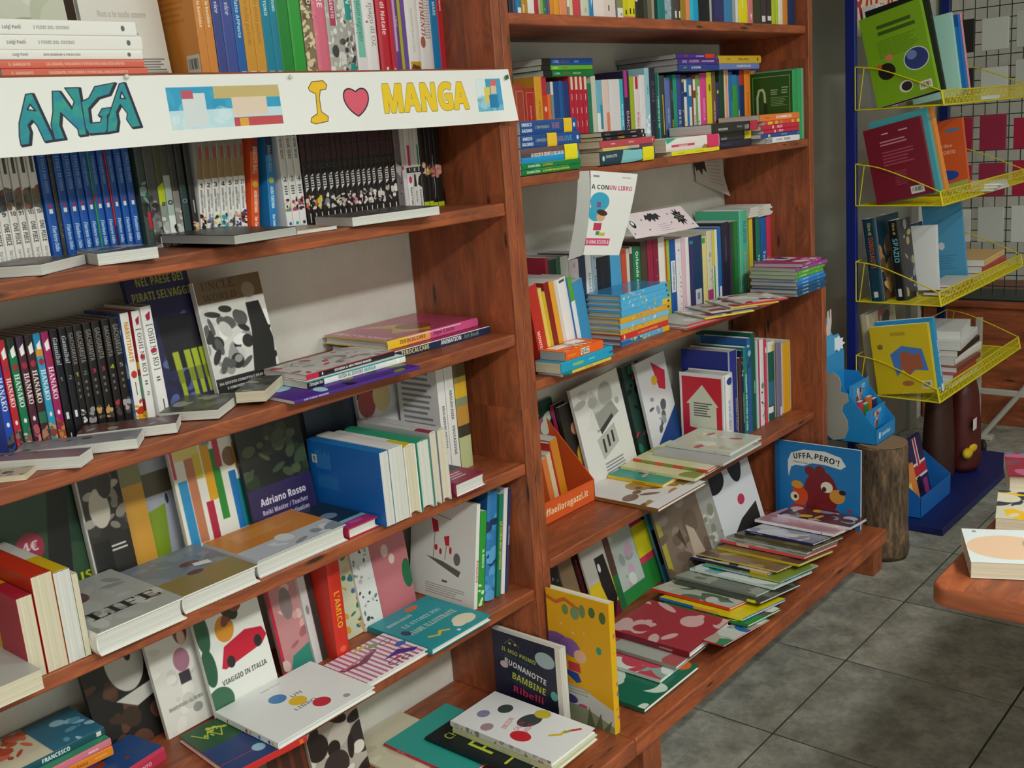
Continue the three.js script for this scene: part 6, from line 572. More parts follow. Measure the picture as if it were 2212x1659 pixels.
{l:"crimson edged booklet topmost near the magazine stack",p:[2.6632,0.9423,0.0236],s:[0.1364,0.0046,0.15],c:"#d2324a",o:"f",a:-0.5674,cf:"#b9bab4",F:[["N",["#c9b0b0","#9aa0a0","#d9d9d4","#8a3a44"],20,35]],pg:2,n:"magazine",cat:"magazine"},
{l:"slim magazine with dark blue spine in the overhanging magazine stack",p:[2.9437,0.9203,-0.005],s:[0.181,0.0101,0.15],c:"#12507c",o:"f",S:[["t","#e6eef4","TUTTA STORIA",0.05,0.5,0.55],["t","#e6eef4","1 2 3",0.6,0.9,0.5]],pg:2,g:"slim magazines in the overhanging stack",cf:"#12507c",n:"magazine",cat:"magazine"},
{l:"slim magazine with dark blue spine in the overhanging magazine stack",p:[2.9453,0.9307,-0.005],s:[0.2028,0.0101,0.15],c:"#12507c",o:"f",a:0.01,S:[["t","#e6eef4","TUTTA STORIA",0.05,0.5,0.55],["t","#e6eef4","1 2 3",0.6,0.9,0.5]],pg:2,g:"slim magazines in the overhanging stack",cf:"#12507c",n:"magazine",cat:"magazine"},
{l:"slim magazine with dark blue spine in the overhanging magazine stack",p:[2.9433,0.9412,-0.005],s:[0.1712,0.0101,0.15],c:"#135a8c",o:"f",a:-0.01,S:[["t","#e6eef4","TUTTA STORIA",0.05,0.5,0.55],["t","#e6eef4","1 2 3",0.6,0.9,0.5]],pg:2,g:"slim magazines in the overhanging stack",cf:"#135a8c",n:"magazine",cat:"magazine"},
{l:"slim magazine with bright blue spine in the overhanging magazine stack",p:[2.9449,0.9517,-0.005],s:[0.1931,0.0101,0.15],c:"#1c7ac8",o:"f",S:[["t","#e6eef4","TUTTA STORIA",0.05,0.5,0.55],["t","#e6eef4","1 2 3",0.6,0.9,0.5]],pg:2,g:"slim magazines in the overhanging stack",cf:"#1c7ac8",n:"magazine",cat:"magazine"},
{l:"slim magazine with bright blue spine in the overhanging magazine stack",p:[2.9422,0.9622,-0.005],s:[0.1772,0.0101,0.15],c:"#2f8fd8",o:"f",a:0.015,S:[["t","#e6eef4","TUTTA STORIA",0.05,0.5,0.55],["t","#e6eef4","1 2 3",0.6,0.9,0.5]],pg:2,g:"slim magazines in the overhanging stack",cf:"#2f8fd8",n:"magazine",cat:"magazine"},
{l:"slim magazine with grass green spine in the overhanging magazine stack",p:[2.9328,0.9727,-0.005],s:[0.1761,0.0101,0.15],c:"#5aa83a",o:"f",a:-0.02,S:[["t","#e6eef4","TUTTA STORIA",0.05,0.5,0.55],["t","#e6eef4","1 2 3",0.6,0.9,0.5]],pg:2,g:"slim magazines in the overhanging stack",cf:"#5aa83a",n:"magazine",cat:"magazine"},
{l:"slim magazine with grass green spine in the overhanging magazine stack",p:[2.9442,0.9832,-0.005],s:[0.1864,0.0101,0.15],c:"#5fae3a",o:"f",a:0.02,S:[["t","#e6eef4","TUTTA STORIA",0.05,0.5,0.55],["t","#e6eef4","1 2 3",0.6,0.9,0.5]],pg:2,g:"slim magazines in the overhanging stack",cf:"#5fae3a",n:"magazine",cat:"magazine"},
{l:"slim magazine with purple spine in the overhanging magazine stack",p:[2.95,0.9937,-0.0049],s:[0.1925,0.0101,0.15],c:"#9a4a9a",o:"f",a:-0.05,S:[["t","#e6eef4","TUTTA STORIA",0.05,0.5,0.55],["t","#e6eef4","1 2 3",0.6,0.9,0.5]],pg:2,g:"slim magazines in the overhanging stack",cf:"#a83a78",n:"magazine",cat:"magazine"},
{l:"slim magazine with mauve spine in the overhanging magazine stack",p:[2.942,1.0042,-0.0047],s:[0.1491,0.0101,0.15],c:"#a84a8c",o:"f",a:0.09,S:[["t","#e6eef4","TUTTA STORIA",0.05,0.5,0.55],["t","#e6eef4","1 2 3",0.6,0.9,0.5]],pg:2,g:"slim magazines in the overhanging stack",cf:"#a83a78",F:[["N",["#d9d4dc","#3a3c4c","#b0306a","#e2e2e2"],16,8,0,0.4,1,1,0.14]],n:"magazine",cat:"magazine"},
{l:"dark teal picture book with pink flower behind the orange box",p:[2.0684,0.6295,-0.2699],s:[0.25,0.01,0.1299],c:"#1f4a44",o:"c",e:-0.16,r:0.06,k:"h",F:[["E","#a85a74",0.6,0.3,0.22,0.14],["N",["#2f6a5a","#143430","#c9d8c8"],20,4]],n:"picture_book",cat:"picture book"},
{l:"magenta edged black picture book leaning behind the orange box",p:[2.1341,0.6221,-0.25],s:[0.24,0.012,0.0497],c:"#221a1e",o:"c",e:-0.16,r:0.06,k:"h",F:[["N",["#7a3a2c","#111"],8,4]],S:[["R","#c03a7a",0,0,1,1]],n:"picture_book",cat:"picture book"},
{l:"black picture book with blonde girl drawing leaning on wall",p:[2.1647,0.6215,-0.2346],s:[0.235,0.012,0.1096],c:"#25201c",o:"c",e:-0.16,r:0.06,k:"h",F:[["E","#d8b03a",0.6,0.62,0.28,0.14],["E","#e6b898",0.72,0.62,0.12,0.08],["R","#4a6aa0",0.45,0.75,0.95,1],["E","#c98a6a",0.5,0.3,0.2,0.08]],n:"picture_book",cat:"picture book"},
{l:"white picture book with grey drawing of houses leaning on wall",p:[2.2573,0.6454,-0.2168],s:[0.275,0.01,0.2171],c:"#e2e2de",o:"c",e:-0.16,r:0.07,k:"h",F:[["N",["#c9c9c4","#b4b4b0"],12,3,0.1,0,0.9,0.4,0.12],["P","#9a9a94",[0.3,0.35,0.75,0.28,0.85,0.42,0.35,0.52]],["P","#dcdcd6",[0.15,0.45,0.35,0.28,0.4,0.5]],["P","#3a3a3a",[0.4,0.5,0.7,0.4,0.72,0.44,0.42,0.55]],["P","#b9b9b2",[0.3,0.58,0.7,0.5,0.72,0.7,0.35,0.8]],["R","#333",0.4,0.6,0.44,0.74],["R","#333",0.5,0.58,0.54,0.7],["R","#333",0.6,0.56,0.64,0.68],["B","#8a8a90",0.35,0.84,0.85,0.97,4]],n:"picture_book",cat:"picture book"},
{l:"dark green picture book with white figure behind the houses book",p:[2.4772,0.638,-0.2514],s:[0.27,0.01,0.0858],c:"#24403a",o:"c",e:-0.16,r:0.06,k:"h",F:[["N",["#e2e2e0","#c0344a","#2f7a5a","#111"],24,4]],n:"picture_book",cat:"picture book"},
{l:"white picture book with red kite shape leaning on wall",p:[2.5449,0.6425,-0.2268],s:[0.275,0.01,0.1524],c:"#dfe2e6",o:"c",e:-0.16,r:0.06,k:"h",F:[["P","#d2324a",[0.5,0.05,0.9,0.2,0.8,0.4,0.6,0.35]],["E","#e0b83a",0.5,0.25,0.1,0.05],["N",["#9aa0a8","#5a6068"],10,3,0.2,0.3,0.8,0.8,0.08],["P","#1f4a8c",[0,1,1,0.6,1,1]]],n:"picture_book",cat:"picture book"},
{l:"tall indigo hardback behind red house board book",p:[2.7032,0.6399,-0.142],s:[0.2751,0.0544,0.16],c:"#23308c",k:"h",S:[["t","#c9c3a0","SCOIATTOLO",0.5,0.9,0.3,0.7]],B:[["R","#22308a",0,0,1,1],["E","#d3dcd0",0.55,0.48,0.3,0.25],["N",["#3a6a3c","#5a8a4a"],24,4,0.2,0.22,0.9,0.35,0.04]],n:"picture_book",cat:"picture book"},
{l:"brown slim spine on the low shelf",p:[2.7424,0.6247,-0.1428],s:[0.2448,0.0162,0.16],c:"#4a3430",k:"h",S:[],n:"hardcover_book",cat:"hardback"},
{l:"navy slim spine with gold title",p:[2.7589,0.6345,-0.1436],s:[0.2644,0.0107,0.16],c:"#1c2c5a",k:"h",S:[["t","#d9c43a","I PINGUINI MISTERIOSI",0.35,0.98,0.8],["N",["#c0385a","#d9c43a"],6,3,0,0,1,0.3,0.4]],n:"hardcover_book",cat:"hardback"},
{l:"teal spine with white title on the low shelf",p:[2.7793,0.637,-0.1444],s:[0.2695,0.0241,0.16],c:"#12847c",k:"h",S:[["t","#dff2f0","VOGLIAMO UN FUTURO DI TERNI",0.3,0.95,0.6]],n:"hardcover_book",cat:"hardback"},
{l:"ultramarine spine with pale top on the low shelf",p:[2.8066,0.6483,-0.1452],s:[0.292,0.0225,0.16],c:"#2a62a4",k:"h",S:[["N",["#8fc0dc","#1c4a6a"],8,3,0,0,1,0.3,0.4]],n:"hardcover_book",cat:"hardback"},
{l:"dark jade tall spine on the low shelf",p:[2.8329,0.6539,-0.161],s:[0.3032,0.0238,0.19],c:"#0f5a4c",k:"h",S:[["t","#bfe0d4","FORESTA",0.4,0.7,0.4]],B:[["R","#0f5a4c",0,0,1,1],["R","#7ab0cc",0,0.05,0.85,0.25],["N",["#1c4a3a","#2f6a4a"],14,4,0,0.05,0.9,0.3,0.06]],n:"hardcover_book",cat:"hardback"},
{l:"pale aqua slim spine on the low shelf",p:[2.8555,0.6399,-0.1468],s:[0.2752,0.0132,0.16],c:"#b9d8d8",k:"h",S:[],n:"hardcover_book",cat:"hardback"},
{l:"thin cerise spine on the low shelf",p:[2.8684,0.6386,-0.1476],s:[0.2726,0.0064,0.16],c:"#d23a64",k:"h",S:[],n:"hardcover_book",cat:"hardback"},
{l:"white spine with faint drawing on the low shelf",p:[2.8899,0.6381,-0.1484],s:[0.2716,0.0305,0.16],c:"#e6e2e4",k:"h",S:[["N",["#b9b4bc","#5aa06a","#333"],12,4,0,0.5,1,1,0.25]],n:"hardcover_book",cat:"hardback"},
{l:"rose pink slim spine on the low shelf",p:[2.9156,0.6356,-0.1492],s:[0.2665,0.0126,0.16],c:"#d84a6a",k:"h",S:[["R","#eee",0.2,0.1,0.8,0.16]],n:"hardcover_book",cat:"hardback"},
{l:"spruce green thick spine with white foot label",p:[2.9542,0.6288,-0.15],s:[0.2531,0.0563,0.16],c:"#135a50",k:"h",S:[["R","#e6e2da",0,0,1,0.13],["R","#d9cf2c",0.5,0.05,0.9,0.12],["R","#eee",0,0.82,0.6,0.9],["R","#2f6f8a",0,0.5,1,0.8]],n:"hardcover_book",cat:"hardback"},
{l:"mauve grey slim spine on the low shelf",p:[2.9937,0.6224,-0.1508],s:[0.2403,0.0141,0.16],c:"#8a7f8c",k:"h",S:[],n:"hardcover_book",cat:"hardback"},
{l:"lavender slim spine on the low shelf",p:[3.0138,0.6204,-0.1516],s:[0.2362,0.0196,0.16],c:"#7a78a4",k:"h",S:[["R","#e6e6ee",0.3,0.88,0.9,1]],n:"hardcover_book",cat:"hardback"},
{l:"sunflower yellow board spine at the end",p:[3.0613,0.6169,-0.1524],s:[0.2292,0.0667,0.16],c:"#e0a422",k:"h",S:[["R","#e8b42c",0.5,0,1,1]],n:"hardcover_book",cat:"hardback"},
{l:"red and white board book with a house outline on its back cover",p:[2.644,0.6127,-0.12],s:[0.2209,0.053,0.15],c:"#e8e8ea",k:"h",B:[["R","#cc2038",0.05,0.05,0.92,0.97],["P","#d8dcc8",[0.5,0.15,0.85,0.44,0.8,0.44,0.8,0.78,0.2,0.74,0.2,0.42,0.13,0.42]],["B","#555",0.3,0.4,0.7,0.6,6],["C","#e6e6e0",0.62,0.84,0.88,0.95]],S:[["E","#2c3a9c",0.55,0.1,0.3,0.05],["t","#7a84b8","La casa sull'albero",0.35,0.75,0.4]],n:"picture_book",cat:"picture book"},
{l:"large brown edged picture book lying lowest on the low shelf",p:[2.2068,0.5088,-0.0646],s:[0.2444,0.0102,0.232],c:"#8a6238",o:"f",a:-1.5708,S:[],F:[["R","#e2e0de",0,0,1,1],["N",["#9a7440","#b08a4c","#7a5a44"],24,4,0,0.4,1,1,0.12],["R","#e9e7ea",0.0,0.85,1,1]],k:"h",m:0.3,n:"picture_book",cat:"picture book"},
{l:"turquoise picture book with yellow spine lying on the brown edged one",p:[2.319,0.5192,-0.1006],s:[0.1752,0.0092,0.19],c:"#e6c01c",o:"f",a:-1.5708,S:[["t","#5a4a10","LE COCCINELLE",0.35,0.8,0.6]],F:[["R","#2f9a88",0,0,1,1],["N",["#e0b83a","#3a3a6a","#d8a0a0"],10,3,0.2,0.3,0.8,0.8,0.08]],k:"h",m:0.3,n:"picture_book",cat:"picture book"},
{l:"cream picture book with pictures lying under the chequered one",p:[2.3808,0.5285,-0.0672],s:[0.235,0.0087,0.2],c:"#dcd8a8",o:"f",a:-1.5708,S:[["B","#8a8868",0.4,0.2,0.6,0.6,2]],F:[["N",["#c9c88a","#e6e2c0","#8a9a4a"],16,4]],k:"h",m:0.3,n:"picture_book",cat:"picture book"},
{l:"cream picture book with red and green chequered spine",p:[2.426,0.5378,-0.0589],s:[0.235,0.0082,0.19],c:"#8a9440",o:"f",a:-1.5708,S:[["R","#d84a3c",0,0.0,1,0.12],["R","#e05a48",0,0.3,1,0.42],["R","#d84a3c",0,0.55,1,0.68],["R","#d84a3c",0,0.86,1,1]],F:[["R","#d8d8a8",0,0,1,1],["N",["#c98a8a","#a8b06a","#e2dcc0"],18,4]],k:"h",m:0.3,n:"picture_book",cat:"picture book"},
{l:"silver grey picture book lying under the pale topmost one",p:[2.4837,0.5465,-0.0299],s:[0.22,0.0087,0.215],c:"#b4b6b6",o:"f",a:-1.5708,S:[],F:[["N",["#c9cbcb","#a08a8a"],10,4]],k:"h",m:0.3,n:"picture_book",cat:"picture book"},
{l:"pale sage picture book lying topmost on the low shelf pile",p:[2.525,0.556,-0.032],s:[0.2,0.0087,0.1785],c:"#ccd0c4",o:"f",a:-1.5708,S:[["N",["#b8c4b0","#c0485a","#e6e6e0"],14,3]],F:[["R","#ccd2c4",0,0,1,1],["N",["#b0bca8","#c0485a","#dcc88a","#e8e8e2"],18,5,0,0,1,1,0.1]],k:"h",m:0.3,n:"picture_book",cat:"picture book"},
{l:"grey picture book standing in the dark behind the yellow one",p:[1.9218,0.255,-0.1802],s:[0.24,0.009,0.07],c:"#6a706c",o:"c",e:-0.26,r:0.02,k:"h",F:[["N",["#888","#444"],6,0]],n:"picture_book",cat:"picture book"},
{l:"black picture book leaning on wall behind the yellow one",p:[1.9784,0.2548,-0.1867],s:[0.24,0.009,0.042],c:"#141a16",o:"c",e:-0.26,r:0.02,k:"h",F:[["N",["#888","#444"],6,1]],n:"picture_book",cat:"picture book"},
{l:"tall beige book with violet squares leaning on wall",p:[2.0389,0.2646,-0.1958],s:[0.26,0.009,0.0578],c:"#8a7258",o:"c",e:-0.26,r:0.02,k:"h",F:[["R","#6a5a74",0.4,0.75,0.8,0.8],["R","#6a5a74",0.4,0.84,0.8,0.89],["R","#6a5a74",0.4,0.93,0.8,0.98]],n:"hardcover_book",cat:"hardback"},
{l:"crimson brown picture book leaning on wall",p:[2.1055,0.2595,-0.201],s:[0.25,0.009,0.0363],c:"#5a2028",o:"c",e:-0.26,r:0.02,k:"h",F:[["N",["#888","#444"],6,3]],n:"picture_book",cat:"picture book"},
{l:"white yellow and black picture book leaning on wall",p:[2.1422,0.2605,-0.1802],s:[0.25,0.0063,0.1046],c:"#c9c6c0",o:"c",e:-0.26,r:0.02,k:"h",F:[["R","#d9bc22",0,0.55,1,0.85],["R","#7a1f34",0,0.85,1,1],["P","#221c20",[0.5,0.3,0.9,0.3,1,0.8,0.7,1,0.5,0.6]],["E","#eee",0.6,0.42,0.06,0.05]],n:"picture_book",cat:"picture book"},
{l:"brown and green picture book leaning beside the black dog cover",p:[2.1975,0.2602,-0.1867],s:[0.25,0.0062,0.0627],c:"#5a3c34",o:"c",e:-0.26,r:0.02,k:"h",F:[["R","#2a6a3c",0,0.6,1,1]],n:"picture_book",cat:"picture book"},
{l:"pale grey picture book with green foot leaning on wall",p:[2.2839,0.2668,-0.1958],s:[0.26,0.009,0.1169],c:"#b9c4c0",o:"c",e:-0.26,r:0.05,k:"h",F:[["N",["#9aa8a4","#d8dedc","#c9a8c0"],10,3],["R","#2f8a44",0,0.85,1,1]],n:"picture_book",cat:"picture book"},
{l:"magenta yellow and green striped picture book leaning on wall",p:[2.3966,0.2714,-0.2036],s:[0.27,0.009,0.1085],c:"#1f8a84",o:"c",e:-0.26,r:0.05,k:"h",F:[["R","#b02864",0.1,0,1,0.3],["R","#d9cf22",0.1,0.3,1,0.65],["R","#d23a5a",0.1,0.65,1,0.72],["R","#2f8a3c",0.1,0.72,1,1],["E","#2a2028",0.8,0.15,0.3,0.16]],n:"picture_book",cat:"picture book"},
{l:"sky blue and red picture book leaning on wall",p:[2.4608,0.271,-0.1841],s:[0.27,0.009,0.0917],c:"#3a94b8",o:"c",e:-0.26,r:0.05,k:"h",F:[["E","#d8c83a",0.8,0.3,0.2,0.06],["E","#2a2430",0.1,0.6,0.4,0.2],["R","#c02c48",0.3,0.72,1,1]],n:"picture_book",cat:"picture book"},
{l:"brown picture book with pale dog drawing leaning on wall",p:[2.5042,0.272,-0.1399],s:[0.265,0.009,0.2279],c:"#7a6a5c",o:"c",e:-0.26,r:0.05,k:"h",F:[["R","#a8a03a",0,0,0.1,1],["N",["#8f8074","#6a5a4e"],20,3],["P","#b8aa98",[0.6,0.45,0.75,0.55,0.85,0.85,0.6,0.9]],["P","#4a3c34",[0.35,0.5,0.45,0.45,0.5,0.7]]],n:"picture_book",cat:"picture book"},
{l:"grey white picture book with dark edge leaning on wall",p:[2.6579,0.2714,-0.1471],s:[0.27,0.009,0.1067],c:"#a4a4a2",o:"c",e:-0.26,r:0.05,k:"h",F:[["R","#1c1c1c",0,0,0.12,1],["N",["#c9c9c6","#8a8a74"],14,3]],n:"picture_book",cat:"picture book"},
{l:"black and white cow patterned picture book leaning on wall",p:[2.8403,0.28,-0.1548],s:[0.28,0.009,0.2582],c:"#dfe4ea",o:"c",e:-0.26,r:0.05,k:"h",F:[["E","#1c1e1c",0.15,0.25,0.22,0.14],["E","#1c1e1c",0.65,0.15,0.16,0.25],["P","#2a2a2a",[0.1,1,0.5,0.8,0.9,0.72,0.9,1]],["E","#c03a5a",0.6,0.6,0.08,0.06]],n:"picture_book",cat:"picture book"},
{l:"dark green picture book with white leaves lowest on the base board",p:[1.9167,0.1463,0.0591],s:[0.26,0.0112,0.24],c:"#155a40",o:"f",a:-1.5708,k:"h",S:[],cf:"#1c6a52",F:[["N",["#1c6a52","#cfe0d4","#d86a2c","#0f3a4a"],26,66,0,0,1,1,0.16]],m:0.3,n:"picture_book",cat:"picture book"},
{l:"white flowered picture book lying on the dark green one",p:[2.015,0.1585,0.0407],s:[0.24,0.0087,0.21],c:"#c9d6d0",o:"f",a:-1.5708,k:"h",S:[],cf:"#c94a5a",F:[["N",["#c94a5a","#dfe8e2","#8fb0a8"],26,55,0,0,1,1,0.16]],m:0.3,n:"picture_book",cat:"picture book"},
{l:"grey picture book with circles near the base of the pile",p:[2.0764,0.1692,0.0482],s:[0.24,0.0092,0.22],c:"#8a9088",o:"f",a:-1.5708,k:"h",S:[],cf:"#aab0a8",F:[["N",["#aab0a8","#5f665f","#b05a5a"],26,56,0,0,1,1,0.16]],m:0.3,n:"picture_book",cat:"picture book"},
{l:"thick dark red book with white lettering in the base pile",p:[2.1154,0.1835,0.0566],s:[0.24,0.0167,0.2],c:"#7c1c2c",o:"f",a:-1.5708,k:"h",S:[["t","#d8c0c0","LE STREGHE",0.55,0.9,0.4]],cf:"#a83a44",F:[["N",["#a83a44","#d8b0b0"],26,57,0,0,1,1,0.16]],m:0.3,n:"hardcover_book",cat:"hardback"},
{l:"white picture book with red spine and blue bird in the base pile",p:[2.1991,0.1792,0.206],s:[0.0572,0.0042,0.24],c:"#b02440",o:"f",a:-1.5708,e:-0.13,k:"h",S:[],cf:"#2f8a5c",F:[["N",["#2f8a5c","#2a6ac0","#dfe4e0","#b8a89a","#c9d4cc"],26,64,0,0,1,1,0.16]],m:0.3,n:"picture_book",cat:"picture book"},
{l:"green picture book with brown hedgehog spots in the base pile",p:[2.3086,0.1721,0.1],s:[0.25,0.0082,0.1824],c:"#1f7a2a",o:"f",a:-1.5708,e:-0.16,k:"h",S:[],cf:"#2f8f34",F:[["N",["#2f8f34","#e8e0d0","#6a4a2c"],26,61,0,0,1,1,0.16]],m:0.3,n:"picture_book",cat:"picture book"},
{l:"bright yellow picture book with blue spine in the base pile",p:[2.3441,0.1758,0.0828],s:[0.25,0.0077,0.24],c:"#e9d81c",o:"f",a:-1.5708,e:-0.17,k:"h",S:[["R","#1f6fc0",0,0,1,0.42],["R","#e6a84a",0,0.42,1,0.72]],cf:"#e9d81c",F:[["N",["#e9d81c","#dccb18"],26,59,0,0,1,1,0.16]],m:0.3,n:"picture_book",cat:"picture book"},
{l:"pale grey picture book with red spine in the base pile",p:[2.3669,0.1816,0.0349],s:[0.24,0.0077,0.23],c:"#d23a24",o:"f",a:-1.5708,e:-0.17,k:"h",S:[],cf:"#b9c0b0",F:[["N",["#b9c0b0","#5a6a54","#c9cec4"],26,54,0,0,1,1,0.16]],m:0.3,n:"picture_book",cat:"picture book"},
{l:"dark charcoal picture book with lime corner in the base pile",p:[2.4523,0.1758,0.0698],s:[0.26,0.0077,0.24],c:"#4a4f44",o:"f",a:-1.5708,e:-0.17,k:"h",S:[["R","#c9d42c",0,0.85,1,0.95]],cf:"#3a3e36",F:[["N",["#3a3e36","#6a7062"],26,60,0,0,1,1,0.16]],m:0.3,n:"picture_book",cat:"picture book"},
{l:"grey green picture book above the charcoal one",p:[2.4788,0.179,0.0489],s:[0.25,0.0072,0.24],c:"#7d877a",o:"f",a:-1.5708,e:-0.17,k:"h",S:[],cf:"#9aa494",F:[["N",["#9aa494","#6a7264"],26,46,0,0,1,1,0.16]],m:0.3,n:"picture_book",cat:"picture book"},
{l:"white picture book with teal pictures on spine in the base pile",p:[2.5491,0.176,0.0591],s:[0.26,0.0072,0.24],c:"#cfdad8",o:"f",a:-1.5708,e:-0.17,k:"h",S:[["N",["#5aa090","#e6eeea","#9ab8c4"],14,3]],cf:"#8fb8ae",F:[["N",["#8fb8ae","#e2ebe8","#4a8a7a"],26,63,0,0,1,1,0.16]],m:0.3,n:"picture_book",cat:"picture book"},
{l:"cyan and lime spined picture book in the base pile",p:[2.5923,0.1777,0.0678],s:[0.24,0.0046,0.24],c:"#9ab0c8",o:"f",a:-1.5708,e:-0.17,k:"h",S:[["R","#3ab8d0",0,0,1,0.25],["R","#a8a82c",0,0.6,1,1]],cf:"#8a9a3a",F:[["N",["#8a9a3a","#6a8a4a","#b8c08a"],26,50,0,0,1,1,0.16]],m:0.3,n:"picture_book",cat:"picture book"},
{l:"navy spined picture book with golden end in the base pile",p:[2.5922,0.1842,0.0172],s:[0.2425,0.0075,0.2],c:"#232848",o:"f",a:-1.5708,e:-0.17,k:"h",S:[["R","#d8a83a",0,0.78,1,1]],cf:"#c9c9b8",F:[["N",["#c9c9b8","#2a2c4a"],26,57,0,0,1,1,0.16]],m:0.3,n:"picture_book",cat:"picture book"},
{l:"ochre yellow picture book with brown cover in the base pile",p:[2.6248,0.1863,0.0306],s:[0.25,0.0043,0.22],c:"#d0b04a",o:"f",a:-1.5708,e:-0.17,k:"h",S:[],cf:"#8a6a44",F:[["N",["#8a6a44","#b09a6a","#5a4a34"],26,59,0,0,1,1,0.16]],m:0.3,n:"picture_book",cat:"picture book"},
{l:"thin yellow spined picture book beneath the coral one",p:[2.7169,0.1768,0.0491],s:[0.26,0.0072,0.23],c:"#c9b42a",o:"f",a:-1.5708,e:-0.17,k:"h",S:[],cf:"#7a6a34",F:[["N",["#7a6a34","#4a4428"],26,53,0,0,1,1,0.16]],m:0.3,n:"picture_book",cat:"picture book"},
{l:"coral pink spined picture book in the base pile",p:[2.7653,0.1794,0.0371],s:[0.27,0.0082,0.23],c:"#e2505c",o:"f",a:-1.5708,e:-0.17,k:"h",S:[["R","#f0b0a8",0,0.2,1,0.35]],cf:"#8a8478",F:[["N",["#8a8478","#b9b4a8"],26,47,0,0,1,1,0.16]],m:0.3,n:"picture_book",cat:"picture book"},
{l:"light grey spined picture book above the coral one",p:[2.7858,0.1841,0.038],s:[0.26,0.006,0.22],c:"#a4a8a0",o:"f",a:-1.5708,e:-0.17,k:"h",S:[],cf:"#5a5c54",F:[["N",["#5a5c54","#8a8c84"],26,50,0,0,1,1,0.16]],m:0.3,n:"picture_book",cat:"picture book"},
{l:"dark olive spined picture book under the navy and white one",p:[2.8105,0.1867,0.0477],s:[0.25,0.0072,0.22],c:"#5a5234",o:"f",a:-1.5708,e:-0.17,k:"h",S:[],cf:"#6a5a3c",F:[["N",["#6a5a3c","#8a7a50","#2a2a24"],26,59,0,0,1,1,0.16]],m:0.3,n:"picture_book",cat:"picture book"},
{l:"navy and white picture book near the blue bear book",p:[2.8458,0.1896,0.0514],s:[0.22,0.0077,0.23],c:"#262c5c",o:"f",a:-1.5708,e:-0.17,k:"h",S:[["t","#d0d4e2","LE TREDICI STELLE",0.05,0.3,0.6]],cf:"#c9ccd6",F:[["N",["#c9ccd6","#8f94a8","#e2e4ea"],26,51,0,0,1,1,0.16]],m:0.3,n:"picture_book",cat:"picture book"},
{l:"pale pink picture book with white spine near the blue bear book",p:[2.9518,0.1846,0.045],s:[0.26,0.0082,0.2162],c:"#e6e0e2",o:"f",a:-1.5708,e:-0.15,k:"h",S:[["E","#222",0.5,0.85,0.3,0.006]],cf:"#c9a0ac",F:[["N",["#c9a0ac","#b88a9a","#d8b8c0"],26,63,0,0,1,1,0.16]],m:0.3,n:"picture_book",cat:"picture book"},
{l:"shiny picture book with dark picture topmost beside the blue bear book",p:[2.9933,0.1891,0.0687],s:[0.24,0.0082,0.1261],c:"#d9d4d8",o:"f",a:-1.5708,e:-0.1,k:"h",S:[["B","#fff",0.3,0.8,0.6,0.9,1]],cf:"#5a3038",F:[["N",["#5a3038","#c9c0c8","#2a2424","#d8b83a","#8a98b8"],26,70,0,0,1,1,0.16]],m:0.3,n:"picture_book",cat:"picture book"},
{l:"yellow picture book with purple haired figure standing before the upright",p:[1.7048,0.2934,0.0965],s:[0.31,0.0199,0.175],c:"#e8b81c",r:-0.012,k:"h",x:1.2,S:[["N",["#b86a8a","#d88a2c","#c9a040"],8,4,0.2,0.2,0.8,1,0.3]],B:[["R","#e6a912",0,0,1,1],["S","#c9662a",[0,0.06,0.15,0.09,0.3,0.05,0.5,0.1],0.05],["E","#6f8a52",0.3,0.13,0.05,0.04],["E","#7a9468",0.45,0.14,0.07,0.05],["E","#6f8a52",0.57,0.11,0.05,0.05],["E","#4f6a3a",0.72,0.1,0.05,0.04],["E","#4f6a3a",0.88,0.12,0.05,0.045],["E","#7f5a9a",0.15,0.4,0.22,0.07,0.15],["E","#8a62a8",0.35,0.42,0.16,0.07,0.3],["E","#e6b494",0.5,0.47,0.1,0.05],["P","#c8404c",[0.3,0.53,0.48,0.53,0.5,0.6,0.3,0.6]],["P","#2c4a9a",[0.25,0.6,0.45,0.61,0.5,0.67,0.42,0.69,0.25,0.63]],["E","#2f9a84",0.8,0.38,0.04,0.03],["E","#f0b4a4",0.22,0.25,0.015,0.01],["E","#f0b4a4",0.4,0.3,0.02,0.012],["E","#f0b4a4",0.58,0.28,0.015,0.01],["P","#c9cccb",[0,0.68,0.6,0.74,1,0.82,1,1,0,1]],["P","#8a9478",[0,0.88,0.5,0.86,1,0.95,1,1,0,1]],["B","#a4a8a4",0.2,0.72,0.7,0.79,3],["E","#4a3f7a",0.3,0.83,0.12,0.035],["E","#c83a6a",0.5,0.86,0.07,0.012],["P","#5a6a4a",[0.55,1,0.6,0.85,0.68,1,0.78,0.87,0.8,1,0.95,0.9,0.9,1]]],n:"picture_book",cat:"picture book"},
